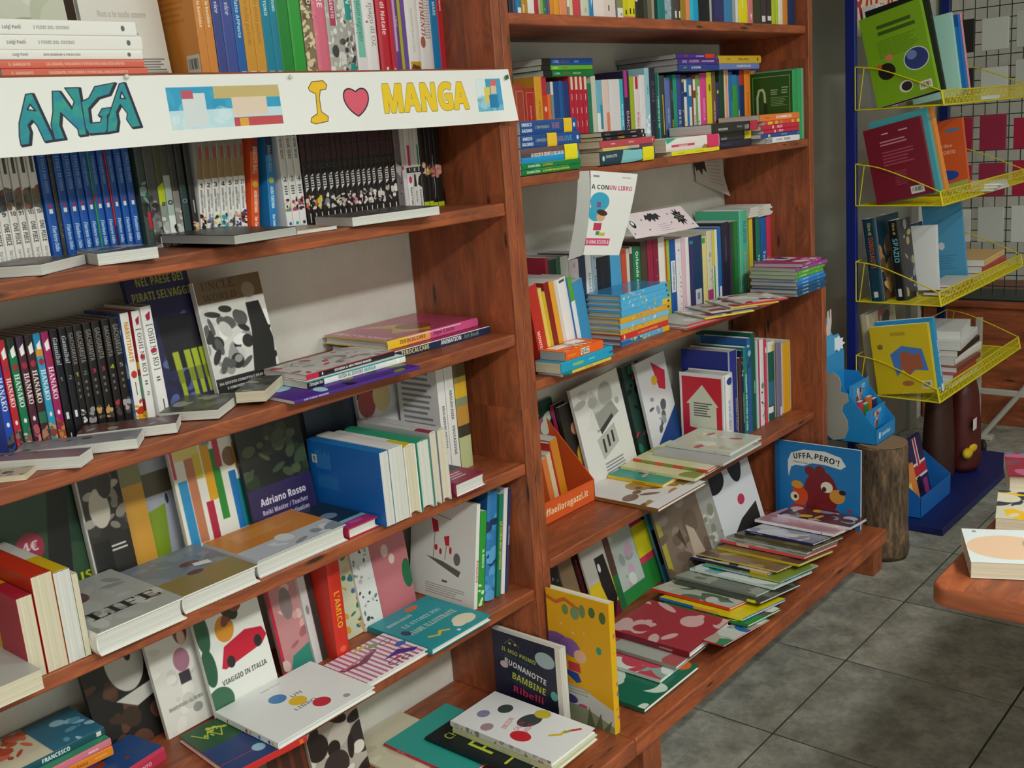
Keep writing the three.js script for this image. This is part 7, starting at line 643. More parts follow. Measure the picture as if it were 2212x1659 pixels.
{l:"dark blue board book of goodnight stories standing before the upright",p:[1.661,0.2359,-0.0265],s:[0.195,0.022,0.203],c:"#24243e",o:"c",a:-1.5708,k:"h",x:1.5,S:[["R","#e6e2d6",0,0,1,1]],F:[["R","#e9e5da",0,0,1,1],["R","#23233d",0.0,0.0,0.93,0.95],["N",["#2a2a4a","#1c1c34"],16,3,0,0.05,0.9,0.9,0.12],["S","#5a5a6a",[0.2,0.14,0.3,0.06,0.42,0.14],0.015],["E","#c9b84a",0.28,0.12,0.02,0.015],["E","#c9b84a",0.36,0.12,0.02,0.015],["T","#b9c43c","IL MIO PRIMO",0.4,0.24,0.5,0.07,"bold sans-serif",0.12],["T","#2c5a60","LIBRO DI STORIE",0.36,0.31,0.36,0.045,"bold sans-serif",0.1],["E","#a9bcc0",0.78,0.2,0.14,0.1],["T","#ecece6","BUONANOTTE",0.48,0.42,0.62,0.1,"bold sans-serif",0.2],["T","#c4cc44","BAMBINE",0.52,0.57,0.5,0.12,"bold sans-serif",0.16],["T","#d8365e","Ribelli",0.5,0.72,0.55,0.12,"bold sans-serif",0.08],["E","#d8b8c4",0.17,0.42,0.06,0.045],["E","#5fb0a8",0.88,0.62,0.05,0.06]],n:"picture_book",cat:"picture book"},
{l:"blue picture book with red bear and speech bubble leaning on the end panel",p:[3.0706,0.2693,0.02],s:[0.262,0.012,0.29],c:"#1672b8",o:"c",a:-1.5708,e:-0.02,k:"h",x:1.1,F:[["R","#1a78bc",0,0,1,1],["R","#1464a4",0,0,0.06,1],["P","#e2e6e4",[0.16,0.24,0.2,0.14,0.35,0.08,0.6,0.07,0.78,0.12,0.84,0.22,0.78,0.27,0.6,0.24,0.45,0.24,0.35,0.29,0.25,0.29,0.2,0.32,0.17,0.45,0.16,0.36]],["T","#1c1c1c","UFFA,",0.34,0.16,0.24,0.1,"bold sans-serif",-0.14],["T","#1c1c1c","PERO'!",0.62,0.17,0.3,0.1,"bold sans-serif",0.16],["T","#555","(non è che prima tutto a te)",0.45,0.255,0.45,0.035,"italic bold serif",0.05],["E","#7c1c24",0.55,0.62,0.2,0.3],["E","#7c1c24",0.42,0.34,0.06,0.06],["E","#7c1c24",0.54,0.32,0.06,0.06],["E","#d8943c",0.74,0.62,0.09,0.09],["E","#2a1c1c",0.8,0.56,0.04,0.03],["E","#e8e4d0",0.62,0.52,0.07,0.07],["E","#3a2a1c",0.59,0.55,0.025,0.03],["P","#7c1c24",[0.3,1,0.4,0.7,0.75,0.8,0.95,1]],["E","#d84a1c",0.3,0.68,0.1,0.12],["E","#e0962c",0.27,0.54,0.07,0.05],["E","#efe6c0",0.24,0.7,0.05,0.06],["E","#2a2a1c",0.25,0.7,0.02,0.025],["R","#c8382c",0.2,0.8,0.38,1],["E","#b8324c",0.88,0.78,0.03,0.02]],n:"picture_book",cat:"picture book"},
{l:"large dark green paperback with red price sticker leaning on wall",p:[0.6561,0.8682,-0.2381],s:[0.25,0.0076,0.2744],c:"#143a26",o:"c",e:-0.12,F:[["N",["#1a4a30","#10301f","#2a4a34"],16,3,0,0,1,1,0.2],["P","#101512",[0.86,0.1,0.98,0.1,0.86,1,0.7,1]],["T","#8a9a8c","orano",0.47,0.5,0.2,0.06,"italic serif"],["E","#a02844",0.67,0.56,0.085,0.1],["T","#e6c9d0","4€",0.67,0.56,0.1,0.09],["T","#c4cc1c","COSMUS",0.8,0.87,0.4,0.09]],n:"paperback_book",cat:"paperback"},
{l:"black and white photograph cover of a child leaning on wall",p:[0.8278,0.8638,-0.2239],s:[0.24,0.014,0.0766],c:"#d0d0cc",o:"c",e:-0.1,F:[["R","#b9b9b4",0.0,0,1,0.12],["R","#2a2826",0.05,0.12,1,1],["N",["#57534e","#8a857c","#3a3733","#a9a49a"],22,4,0.1,0.2,1,0.6,0.14],["E","#c9c3b6",0.42,0.42,0.24,0.14],["E","#35302c",0.62,0.24,0.18,0.12],["B","#d9d9d6",0.5,0.7,0.95,0.76,2],["R","#141414",0.1,0.65,0.5,0.95]],S:[["R","#d6d6d2",0,0,1,1]]},
{l:"ochre and sand coloured book leaning beside the photograph cover",p:[0.8929,0.8639,-0.2388],s:[0.24,0.0096,0.0441],c:"#c08a34",o:"c",e:-0.1,F:[["R","#8a8862",0,0,1,0.35],["R","#d09a3c",0,0.35,1,1]]},
{l:"grey blue paperback with landscape and green field leaning on wall",p:[0.9511,0.8663,-0.2502],s:[0.245,0.012,0.0788],c:"#a4a8b8",o:"c",e:-0.1,F:[["T","#3c3c40","DELLA VITA FATTA",0.55,0.12,0.8,0.07,"serif"],["R","#5c5444",0,0.33,1,0.5],["P","#7f9a22",[0,0.62,0.55,0.58,0.45,1,0,1]],["E","#2c3048",0.62,0.55,0.04,0.04]],n:"paperback_book",cat:"paperback"},
{l:"white paperback with bright watercolour stripes leaning on wall",p:[1.0342,0.8586,-0.2097],s:[0.23,0.012,0.1507],c:"#e8e6de",o:"c",e:-0.12,F:[["R","#c23a5c",0,0.0,0.05,0.35],["R","#e0cf7a",0.06,0,0.4,0.22],["R","#2c8cc4",0.05,0.38,0.17,1],["R","#c07a58",0.18,0.22,0.3,0.9],["R","#d9c23a",0.3,0.2,0.4,0.4],["R","#b02440",0.36,0.6,0.46,1],["R","#e0a422",0.42,0.1,0.54,0.6],["R","#6aa0b8",0.46,0,0.56,0.16],["R","#2f8a34",0.54,0.2,0.64,0.78],["R","#c03a54",0.6,0,0.68,0.36],["E","#8a6a52",0.8,0.3,0.1,0.08],["R","#d9a02c",0.86,0.2,0.98,0.42],["R","#1f74bc",0.74,0.42,0.84,0.9],["R","#1c8a84",0.84,0.5,0.94,0.9],["R","#3f8a3c",0.92,0.42,1,0.85]],n:"paperback_book",cat:"paperback"},
{l:"dark paperback with violet foot and white author lettering leaning on wall",p:[1.1631,0.8608,-0.1923],s:[0.235,0.012,0.1497],c:"#171a16",o:"c",e:-0.14,F:[["N",["#2c3a24","#3c4a34","#20301c","#4c5238"],26,4,0,0.2,1,0.6,0.1],["R","#2a2050",0,0.62,1,1],["T","#e6e4ee","Adriano Rosso",0.52,0.74,0.72,0.085],["T","#c9c4da","Reiki Master / Teacher",0.52,0.83,0.72,0.05],["T","#c9c4da","Life Coach & Motivation",0.52,0.9,0.72,0.05]],n:"paperback_book",cat:"paperback"},
{l:"deep blue book cover standing behind the upright turned books",p:[1.3624,0.8639,-0.2518],s:[0.24,0.0097,0.1409],c:"#22364e",o:"c",e:-0.08,F:[["N",["#2c4a6a","#7f8fa8","#1a2a3c"],14,4]]},
{l:"white art book with red and yellow splashes behind the upright turned books",p:[1.5118,0.8715,-0.2412],s:[0.255,0.012,0.1761],c:"#d3d4d6",o:"c",e:-0.08,F:[["R","#1f2c44",0,0,0.35,0.3],["E","#9a3c3c",0.15,0.35,0.14,0.12],["E","#d0bc8a",0.4,0.32,0.14,0.14],["P","#c4c6ca",[0.2,0.5,1,0.35,1,0.75,0.2,0.7]],["E","#c0c82c",0.85,0.8,0.07,0.06],["E","#3a2c2c",0.7,0.7,0.03,0.03]]},
{l:"white ruled exercise paperback behind the upright turned books",p:[1.5389,0.8693,-0.1615],s:[0.25,0.0214,0.123],c:"#e3e3e2",B:[["B","#8a8c92",0.1,0.1,0.9,0.7,12]],S:[["t","#444","EDUCAZIONE EMOTIVA",0.35,0.8,0.4]],n:"paperback_book",cat:"paperback"},
{l:"second white paperback with dark lettering behind the upright turned books",p:[1.5646,0.8743,-0.1615],s:[0.26,0.026,0.123],c:"#e2e2e1",S:[["t","#444","ADOLESCENZA",0.3,0.55,0.4],["t","#444","EDUCAZIONE",0.6,0.85,0.4]],n:"paperback_book",cat:"paperback"},
{l:"brown and yellow picture spine behind the upright turned books",p:[1.5979,0.8718,-0.1615],s:[0.255,0.0367,0.123],c:"#8f7a3c",S:[["R","#5a4a2c",0,0,1,0.2],["R","#d0a82c",0,0.25,1,0.38],["R","#7f8a6a",0,0.38,1,0.45],["R","#b8883c",0,0.45,1,0.62],["R","#3a382c",0,0.62,1,0.72],["R","#b4bc8c",0,0.72,1,1]]},
{l:"blue softcover standing spine up with its back cover showing",p:[1.2649,0.8178,-0.097],s:[0.21,0.0221,0.1469],c:"#1f7ac4",o:"s",k:"p",cb:"#1166bb",B:[["B","#4a94d4",0.62,0.1,0.9,0.32,14],["B","#3a8acc",0.35,0.1,0.55,0.4,18],["C","#e6e6e4",0.68,0.05,0.8,0.12]],pg:0,S:[],n:"paperback_book",cat:"paperback"},
{l:"white softcover standing spine up beside the blue one",p:[1.2955,0.8183,-0.097],s:[0.21,0.0354,0.1479],c:"#e8e8e6",o:"s",k:"p",cb:"#e6e6e4",B:[["C","#dcdcda",0.2,0.02,0.4,0.1]],pg:0,S:[],n:"paperback_book",cat:"paperback"},
{l:"white and yellow hardback with red endpapers standing spine up",p:[1.3314,0.8154,-0.097],s:[0.21,0.0305,0.1422],c:"#d9c81c",o:"s",k:"h",cb:"#eaeae6",pg:1,S:[["R","#e8e8e4",0,0,1,0.72]],n:"hardcover_book",cat:"hardback"},
{l:"green hardback standing spine up",p:[1.3666,0.8153,-0.097],s:[0.21,0.0338,0.142],c:"#2f9a78",o:"s",k:"h",cb:"#2f9a78",pg:0,S:[],n:"hardcover_book",cat:"hardback"},
{l:"grey hardback with crimson corner standing spine up",p:[1.3951,0.8194,-0.097],s:[0.21,0.017,0.1502],c:"#9c2a50",o:"s",k:"h",cb:"#b9b9ba",pg:1,S:[["R","#c9c9ca",0,0,1,0.8]],n:"hardcover_book",cat:"hardback"},
{l:"second grey hardback standing spine up next to the flat crimson one",p:[1.4198,0.8194,-0.097],s:[0.21,0.0237,0.1501],c:"#c6c6c6",o:"s",k:"h",cb:"#b9b9ba",pg:1,S:[["R","#c9c9ca",0,0,1,0.8]],n:"hardcover_book",cat:"hardback"},
{l:"grey and crimson hardback lying flat next to the upright turned books",p:[1.4803,0.76,-0.0931],s:[0.22,0.0297,0.0899],c:"#8f2448",o:"f",a:-1.5708,k:"h",pg:0,F:[["R","#b9b6bb",0,0,1,0.55],["R","#2c2a2c",0.3,0.5,1,0.75],["R","#8f2448",0,0.7,1,1],["B","#dcc0ca",0.2,0.76,0.8,0.92,3]],n:"hardcover_book",cat:"hardback"},
{l:"magenta and dark blue hardback lying flat with pale blue band",p:[1.212,0.7548,-0.0904],s:[0.1608,0.0202,0.074],c:"#c02c50",o:"f",a:-1.5708,k:"h",F:[["R","#1c3044",0,0,1,0.75],["E","#7f94a4",0.4,0.45,0.22,0.1],["R","#7fbcd0",0,0.72,1,0.8],["R","#b03070",0,0.8,1,1],["B","#d0709a",0.3,0.84,0.8,0.92,3]],n:"hardcover_book",cat:"hardback"},
{l:"thick book with orange flap and pale grey jacket lying flat",p:[1.0705,0.7608,-0.0885],s:[0.1608,0.0322,0.2],c:"#bcc0c6",o:"f",a:-1.5708,k:"h",pg:0,F:[["R","#b9bfc6",0,0,1,1],["R","#c87c1c",0,0,1,0.62],["B","#d99a4c",0.2,0.12,0.8,0.4,7],["N",["#8a8f96","#d6d9dc"],12,4,0,0.66,1,1,0.08]],n:"hardcover_book",cat:"hardback"},
{l:"thick book with blue grey landscape jacket lying flat",p:[0.8933,0.7598,-0.094],s:[0.1896,0.0302,0.1485],c:"#e2e0d8",o:"f",a:-1.5708,k:"h",pg:0,F:[["R","#76828c",0,0,1,0.6],["N",["#6a757e","#838f99"],20,4,0,0,1,0.6,0.1],["R","#8c7a44",0,0.6,1,1],["E","#6a3c3c",0.6,0.4,0.12,0.06],["P","#e2e2e0",[0.62,0.42,0.8,0.46,0.78,0.56,0.6,0.5]],["E","#5a2c2c",0.5,0.62,0.1,0.05]],n:"hardcover_book",cat:"hardback"},
{l:"thick hardback with pale misty cover and black serif lettering lying flat",p:[0.7404,0.7628,-0.0941],s:[0.22,0.0362,0.1494],c:"#e8e5dc",o:"f",a:-1.5708,k:"h",pg:0,F:[["R","#a9aca8",0,0,1,1],["N",["#c0c2be","#8f938f","#b4b6b2"],24,5,0,0,1,1,0.14],["E","#6a4a4a",0.35,0.3,0.12,0.12],["T","#1c1c1a","LIFE",0.55,0.72,0.8,0.2,"bold serif"]],n:"hardcover_book",cat:"hardback"},
{l:"red and yellow striped softcover standing spine up with a barcode",p:[0.5857,0.8073,-0.105],s:[0.2,0.0231,0.126],c:"#b02438",o:"s",cb:"#b02438",B:[["R","#d9ac12",0,0.42,1,0.62],["C","#dcdcd8",0.35,0.14,0.55,0.34]],pg:1,S:[["R","#d9ac12",0,0.42,1,0.62]],n:"paperback_book",cat:"paperback"},
{l:"vermilion hardback standing spine up beside the striped one",p:[0.6146,0.8186,-0.105],s:[0.2,0.031,0.1486],c:"#c8341c",o:"s",cb:"#c8341c",B:[["C","#dcdcd8",0.7,0.1,0.82,0.2]],pg:1,S:[],n:"hardcover_book",cat:"hardback"},
{l:"white softcover with yellow tail standing spine up",p:[0.6437,0.8158,-0.105],s:[0.2,0.0247,0.143],c:"#d9dad4",o:"s",cb:"#d8b410",pg:0,S:[["R","#d9b81c",0,0.55,1,1]],n:"paperback_book",cat:"paperback"},
{l:"thin cream softcover standing spine up by the pale misty hardback",p:[0.6614,0.8102,-0.105],s:[0.2,0.0082,0.1319],c:"#dcd8c8",o:"s",cb:"#dcd8c8",pg:1,S:[],n:"paperback_book",cat:"paperback"},
{l:"grey book lying flat by the striped softcover",p:[0.5166,0.7592,-0.0766],s:[0.22,0.0292,0.1155],c:"#b9b9b4",o:"f",a:-1.5708,pg:1,n:"paperback_book",cat:"paperback"},
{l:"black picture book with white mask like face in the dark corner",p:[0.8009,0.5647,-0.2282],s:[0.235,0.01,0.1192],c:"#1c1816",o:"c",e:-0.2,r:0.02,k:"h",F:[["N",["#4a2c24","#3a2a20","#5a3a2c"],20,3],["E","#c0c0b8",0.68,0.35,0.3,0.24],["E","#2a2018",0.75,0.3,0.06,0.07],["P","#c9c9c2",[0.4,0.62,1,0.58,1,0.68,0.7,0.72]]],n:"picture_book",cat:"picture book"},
{l:"white picture book with small girl drawing leaning on wall",p:[0.8964,0.5555,-0.1921],s:[0.215,0.01,0.0998],c:"#dddcd6",o:"c",e:-0.16,r:0.02,k:"h",F:[["N",["#cfcec8","#e6e5e0"],12,3],["E","#6a4434",0.72,0.18,0.14,0.12],["E","#d8b4a0",0.72,0.24,0.08,0.07],["E","#a8748a",0.62,0.42,0.16,0.1],["R","#3a3440",0.5,0.52,0.72,0.62],["T","#5a5a58","mentretutto sia fermo",0.5,0.78,0.7,0.05,"bold serif"],["E","#9a9a98",0.7,0.86,0.1,0.04]],n:"picture_book",cat:"picture book"},
{l:"white picture book with red car and leaves leaning on wall",p:[1.0001,0.5609,-0.1629],s:[0.225,0.01,0.1411],c:"#e6e9e4",o:"c",e:-0.16,r:0.02,k:"h",F:[["E","#2f5c44",0.1,0.25,0.1,0.18],["E","#2f5c44",0.08,0.55,0.1,0.16],["E","#3c6a50",0.12,0.85,0.2,0.12],["E","#d8922c",0.42,0.3,0.14,0.11],["P","#c41f38",[0.25,0.6,0.35,0.44,0.7,0.38,0.95,0.42,1,0.5,0.9,0.56,0.3,0.62]],["E","#2a2a2c",0.4,0.58,0.06,0.05],["E","#2a2a2c",0.85,0.52,0.06,0.05],["N",["#4a3428","#2c3a2c","#8a4a3c"],10,3,0.3,0.05,0.8,0.25,0.08],["T","#3a3a38","VIAGGIO IN ITALIA",0.55,0.72,0.7,0.06]],n:"picture_book",cat:"picture book"},
{l:"pink and teal picture book with red edge leaning on wall",p:[1.138,0.5654,-0.1863],s:[0.235,0.01,0.0716],c:"#c28a8c",o:"c",e:-0.14,r:0.02,k:"h",F:[["R","#c8203c",0,0,0.1,1],["N",["#d8aaa4","#a8646c","#e0c0b8"],16,4],["E","#8a7c7c",0.55,0.4,0.2,0.14],["P","#2f8a7a",[0.2,1,0.4,0.85,1,0.8,1,1]]],n:"picture_book",cat:"picture book"},
{l:"white picture book with grey dot leaning beside the red one",p:[1.1887,0.5728,-0.1799],s:[0.25,0.01,0.0335],c:"#d2d2d4",o:"c",e:-0.12,r:0.02,k:"h",F:[["E","#8a8a8c",0.3,0.55,0.12,0.04],["R","#3a3432",0.55,0,1,1]],n:"picture_book",cat:"picture book"},  // dark right part of the cover is a shadow painted into the print
{l:"cream picture book with colourful children leaning on wall",p:[1.3052,0.5581,-0.2031],s:[0.22,0.01,0.0517],c:"#cfd0b4",o:"c",e:-0.12,r:0.02,k:"h",F:[["N",["#c03a4a","#3a6ab0","#3a7a4a","#d8a03a","#e2b89a"],28,4,0,0.1,1,1,0.14]],n:"picture_book",cat:"picture book"},
{l:"white picture book with grey green leaves leaning on wall",p:[1.3505,0.5631,-0.1987],s:[0.23,0.01,0.0533],c:"#dfe2e0",o:"c",e:-0.12,r:0.02,k:"h",F:[["N",["#6a7f72","#8a9a90","#3a4a44","#c9b0b8"],34,5,0,0,1,1,0.08]],n:"picture_book",cat:"picture book"},
{l:"rose pink picture book with flower leaning near the tulip book",p:[1.4377,0.5663,-0.2117],s:[0.235,0.01,0.1041],c:"#c4747c",o:"c",e:-0.1,r:0.02,k:"h",F:[["T","#8a3440","BIANCA",0.45,0.1,0.6,0.1,"serif"],["E","#dcc0b8",0.4,0.4,0.1,0.06],["E","#e0c8c0",0.55,0.5,0.08,0.05],["E","#1f6a44",0.9,0.7,0.14,0.14]],n:"picture_book",cat:"picture book"},
{l:"red book with yellow letters on the spine standing near the wall",p:[1.2241,0.5608,-0.19],s:[0.225,0.0319,0.12],c:"#d2301f",S:[["t","#e6b02c","L'AMICO",0.3,0.75,0.6],["E","#e8604c",0.5,0.9,0.25,0.03]]},
{l:"white picture book with red tulips on its back cover",p:[1.5495,0.5635,-0.15],s:[0.232,0.0108,0.2],c:"#e6e6e2",r:-0.17,S:[["t","#c0344a","Primavera",0.5,0.78,0.9]],B:[["S","#777",[0.3,0.17,0.62,0.2],0.008],["P","#c8283c",[0.32,0.22,0.42,0.24,0.44,0.34,0.36,0.36]],["P","#c8283c",[0.52,0.38,0.6,0.36,0.6,0.46,0.54,0.46]],["E","#c8283c",0.4,0.5,0.025,0.03],["E","#c8283c",0.47,0.53,0.02,0.03],["E","#c8283c",0.62,0.5,0.02,0.035],["S","#5a6a5a",[0.38,0.36,0.36,0.6],0.008],["S","#5a6a5a",[0.56,0.46,0.54,0.6],0.008],["P","#5c605c",[0.25,0.6,0.5,0.62,0.78,0.68,0.75,0.74,0.45,0.66]],["E","#6a6c6a",0.72,0.57,0.05,0.06],["B","#b0b0aa",0.25,0.86,0.85,0.97,5],["R","#555",0.5,0.8,0.58,0.82]],k:"h",x:1.15,n:"picture_book",cat:"picture book"},
{l:"grass green spine leaning beside the tulip book",p:[1.5661,0.5534,-0.145],s:[0.21,0.0196,0.19],c:"#2f9a3a",r:-0.17,S:[["t","#dff0dc","IL BOSCO",0.4,0.6,0.5],["N",["#d8e8c8"],5,3,0,0.7,1,1,0.3]],k:"h",n:"hardcover_book",cat:"hardback"},
{l:"blue patterned spine leaning beside the green one",p:[1.5995,0.5718,-0.155],s:[0.245,0.0332,0.21],c:"#2f78b4",r:-0.17,S:[["N",["#16355c","#3a8ac8","#5aa4d8"],20,3,0,0.2,1,1,0.4]],B:[["R","#1c4a80",0,0,1,1],["N",["#2f6aa8","#153a66"],14,3]],k:"h",n:"hardcover_book",cat:"hardback"},
{l:"teal spine with yellow letters leaning by the blue one",p:[1.6251,0.5627,-0.14],s:[0.23,0.0129,0.18],c:"#1c7a5c",r:-0.17,S:[["t","#d9cf2c","LA STORIA MAI IMPARATA",0.2,0.8,0.7]],k:"h",n:"hardcover_book",cat:"hardback"},
{l:"white spine leaning near the end panel of lower shelf",p:[1.6412,0.5675,-0.15],s:[0.24,0.0115,0.2],c:"#e4e4ea",r:-0.17,S:[],k:"h",n:"hardcover_book",cat:"hardback"},
{l:"dark violet spine leaning on the end panel of lower shelf",p:[1.6538,0.5648,-0.14],s:[0.235,0.0085,0.18],c:"#3a3c68",r:-0.17,S:[["t","#d4d4e6","NELL'UNIVERSO",0.2,0.7,0.7]],k:"h",n:"hardcover_book",cat:"hardback"},
{l:"large green and blue picture book with red spine under the white dotted one",p:[0.9204,0.4547,-0.0498],s:[0.1463,0.0131,0.1809],c:"#c62a26",o:"f",a:-0.0934,k:"h",cf:"#163a74",S:[["R","#d9722c",0.2,0.9,0.8,0.95]],F:[["R","#14502c",0.55,0,1,0.62],["S","#d84a4c",[0,0.62,1,0.55],0.012],["S","#b83a5c",[0.2,0,0.2,1],0.01],["E","#9ac4d8",0.2,0.5,0.07,0.08],["N",["#c2cc3a"],8,3,0.75,0.1,0.95,0.5,0.03],["S","#d9d92c",[0.9,0.1,0.72,0.2,0.85,0.28,0.68,0.36,0.82,0.44],0.012]],n:"picture_book",cat:"picture book"},
{l:"white picture book with three coloured dots lying on the red spined one",p:[1.0386,0.4682,-0.0484],s:[0.1845,0.0122,0.222],c:"#e6ebea",o:"f",a:-1.5708,k:"h",x:1.2,S:[["R","#b02a3a",0.25,0.5,0.75,0.53],["R","#c9c43a",0.25,0.56,0.75,0.59],["R","#3a7ab0",0.25,0.7,0.75,0.73],["R","#d8c03a",0.25,0.9,0.75,0.93],["R","#3a3a8a",0.25,0.85,0.75,0.88],["R","#a03a4a",0.25,0.2,0.75,0.22]],F:[["T","#777","HERVE TULLET",0.5,0.1,0.3,0.03,"sans-serif"],["E","#3c82c0",0.42,0.34,0.075],["E","#e0bc22",0.5,0.54,0.075],["E","#c42a3c",0.6,0.76,0.075],["T","#3c3c3c","UN",0.56,0.42,0.15,0.075,"sans-serif"],["T","#3c3c3c","LIBRO",0.5,0.66,0.3,0.075,"sans-serif"],["E","#9a9fa0",0.78,0.88,0.03]],n:"picture_book",cat:"picture book"},
{l:"pink striped picture book with cartoon stickers lying flat",p:[1.2456,0.4544,-0.0619],s:[0.1281,0.0119,0.165],c:"#e9dfe2",o:"f",a:-1.5708,k:"h",x:1.1,F:[["R","#ecdde4",0,0,1,1],["R","#b76a8c",0.0,0,0.035,1],["R","#b76a8c",0.08333333333333333,0,0.11833333333333333,1],["R","#b76a8c",0.16666666666666666,0,0.20166666666666666,1],["R","#b76a8c",0.25,0,0.28500000000000003,1],["R","#b76a8c",0.3333333333333333,0,0.3683333333333333,1],["R","#b76a8c",0.4166666666666667,0,0.45166666666666666,1],["R","#b76a8c",0.5,0,0.535,1],["R","#b76a8c",0.5833333333333334,0,0.6183333333333334,1],["R","#b76a8c",0.6666666666666666,0,0.7016666666666667,1],["R","#b76a8c",0.75,0,0.785,1],["R","#b76a8c",0.8333333333333334,0,0.8683333333333334,1],["R","#b76a8c",0.9166666666666666,0,0.9516666666666667,1],["E","#d8c43a",0.55,0.08,0.12,0.03],["P","#7a3a5a",[0.02,0.35,0.3,0.42,0.62,0.25,0.66,0.32,0.35,0.52,0.05,0.45]],["S","#c9788c",[0.08,0.4,0.6,0.3],0.03],["E","#7fa06a",0.7,0.18,0.08,0.06],["e","#3a3a3a",0.85,0.25,0.09,0.06],["E","#2f6ab8",0.92,0.5,0.08,0.07],["P","#4a2f8a",[0.5,0.68,0.8,0.6,0.98,0.82,0.9,0.86,0.7,0.72]],["e","#333",0.55,0.86,0.07,0.06],["e","#333",0.72,0.9,0.06,0.04],["E","#c03a5a",0.66,0.8,0.06,0.03]],n:"picture_book",cat:"picture book"},
{l:"teal hardback with cream sheep and ornate white title lying flat",p:[1.4173,0.4554,-0.0804],s:[0.1886,0.0139,0.178],c:"#16909c",o:"f",a:-1.5708,k:"h",x:1.1,F:[["R","#17939f",0,0,1,1],["T","#cfdce0","SHARNA BALLEY",0.3,0.22,0.4,0.07,"bold serif"],["T","#b9ccd2","LE STORIE PIU",0.5,0.38,0.62,0.1,"bold serif"],["T","#d4cbb8","FIABE ILLUSTRATE",0.5,0.56,0.75,0.12,"bold serif"],["E","#e6dcc0",0.76,0.8,0.16,0.12],["E","#e8e0c8",0.64,0.84,0.08,0.07],["E","#d86a3c",0.62,0.1,0.1,0.05],["S","#d8b83a",[0.2,0.78,0.3,0.84,0.38,0.78,0.46,0.84],0.04],["E","#e6f0f4",0.52,0.94,0.025],["E","#2f3c6a",0.12,0.5,0.05,0.07]],n:"hardcover_book",cat:"hardback"},
{l:"blue hardback with crimson spine lowest in the corner stack",p:[0.7094,0.4635,-0.1423],s:[0.1872,0.0306,0.091],c:"#b8304e",o:"f",a:0.1424,k:"h",cf:"#1f4a86",S:[["t","#d8c0ca","IL MIO VENTO",0.5,0.85,0.3]],F:[["N",["#8a3a2c","#2a4a7a"],6,3]],n:"hardcover_book",cat:"hardback"},
{l:"violet and red paperback lying on the blue hardback in the corner",p:[0.6477,0.4832,-0.205],s:[0.1758,0.0076,0.12],c:"#4a2f7c",o:"f",a:0.2544,k:"p",cf:"#c0402c",S:[],F:[["N",["#8a3a2c","#2a4a7a"],6,3]],n:"paperback_book",cat:"paperback"},
{l:"orange paperback with dark title in the corner stack",p:[0.6775,0.4957,-0.2148],s:[0.1269,0.0161,0.125],c:"#e6851c",o:"f",a:-0.0524,k:"p",cf:"#d8761c",S:[["t","#7a4410","di Gesu",0.42,0.66,0.5],["t","#f2b86a","Giovanni",0.75,0.92,0.3]],F:[["N",["#8a3a2c","#2a4a7a"],6,3]],n:"paperback_book",cat:"paperback"},
{l:"green and pink spined paperback in the corner stack",p:[0.6299,0.511,-0.2179],s:[0.2152,0.0131,0.135],c:"#4aa07a",o:"f",a:0.0106,k:"p",cf:"#3f8a6c",S:[["R","#d8788a",0.0,0.45,1,1],["t","#eee","PAOLO",0.78,0.92,0.4]],F:[["N",["#8a3a2c","#2a4a7a"],6,3]],n:"paperback_book",cat:"paperback"},
{l:"teal paperback with white capitals topmost in the corner stack",p:[0.6296,0.5252,-0.2288],s:[0.2182,0.0141,0.12],c:"#14505c",o:"f",a:-0.0009,k:"p",cf:"#c9bfa0",S:[["t","#f0f2f0","FRANCESCO",0.5,0.72,0.7],["R","#d9d9d6",0.2,0.93,0.8,0.97]],F:[["R","#d0c8ac",0,0,1,0.6],["N",["#c0522c","#d86a4c","#b8442c"],14,4,0.1,0.3,0.9,0.6,0.1],["R","#2f6a84",0,0.6,1,1],["N",["#5a9ab8","#9ac4d4"],10,3,0.0,0.65,1,1,0.08]],n:"paperback_book",cat:"paperback"},
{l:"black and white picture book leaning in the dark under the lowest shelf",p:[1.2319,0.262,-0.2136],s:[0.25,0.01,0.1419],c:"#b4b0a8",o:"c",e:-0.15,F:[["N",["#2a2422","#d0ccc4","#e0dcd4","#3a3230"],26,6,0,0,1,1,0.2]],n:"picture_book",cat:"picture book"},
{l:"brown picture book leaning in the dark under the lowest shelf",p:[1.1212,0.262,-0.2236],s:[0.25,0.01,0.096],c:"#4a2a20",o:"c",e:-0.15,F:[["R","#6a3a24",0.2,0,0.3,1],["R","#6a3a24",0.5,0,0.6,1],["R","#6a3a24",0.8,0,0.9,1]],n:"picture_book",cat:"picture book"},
{l:"cream booklet lying beside the teal one on the base board",p:[1.3988,0.1421,-0.1823],s:[0.22,0.0075,0.1843],c:"#d0cab0",o:"f",a:-1.5708,F:[["N",["#c4bca0","#dcd6be"],8,3]],n:"booklet",cat:"booklet"},
{l:"teal picture book with red spine lying on the base board",p:[1.4668,0.1503,-0.0936],s:[0.24,0.0082,0.2],c:"#c42a3c",o:"f",a:-1.5708,k:"h",S:[["t","#e8b8b0","ORSO OTTO",0.1,0.35,0.6]],F:[["R","#2f9f96",0,0,1,1],["E","#1c4a5c",0.8,0.6,0.14,0.14]],n:"picture_book",cat:"picture book"},
{l:"dark picture book with large lime letters under the white one",p:[1.5376,0.1596,-0.0057],s:[0.27,0.0095,0.2256],c:"#101c20",o:"f",a:-1.5708,k:"h",x:1.1,F:[["R","#0f1a20",0,0,1,1],["T","#c4d43c","CHI E IL",0.3,0.16,0.4,0.12,"sans-serif",0],["T","#c4d43c","PIU",0.4,0.5,0.6,0.36,"sans-serif",0],["S","#c4d43c",[0.1,0.8,0.9,0.78],0.03],["E","#2a3040",0.75,0.75,0.16,0.08]],n:"picture_book",cat:"picture book"},
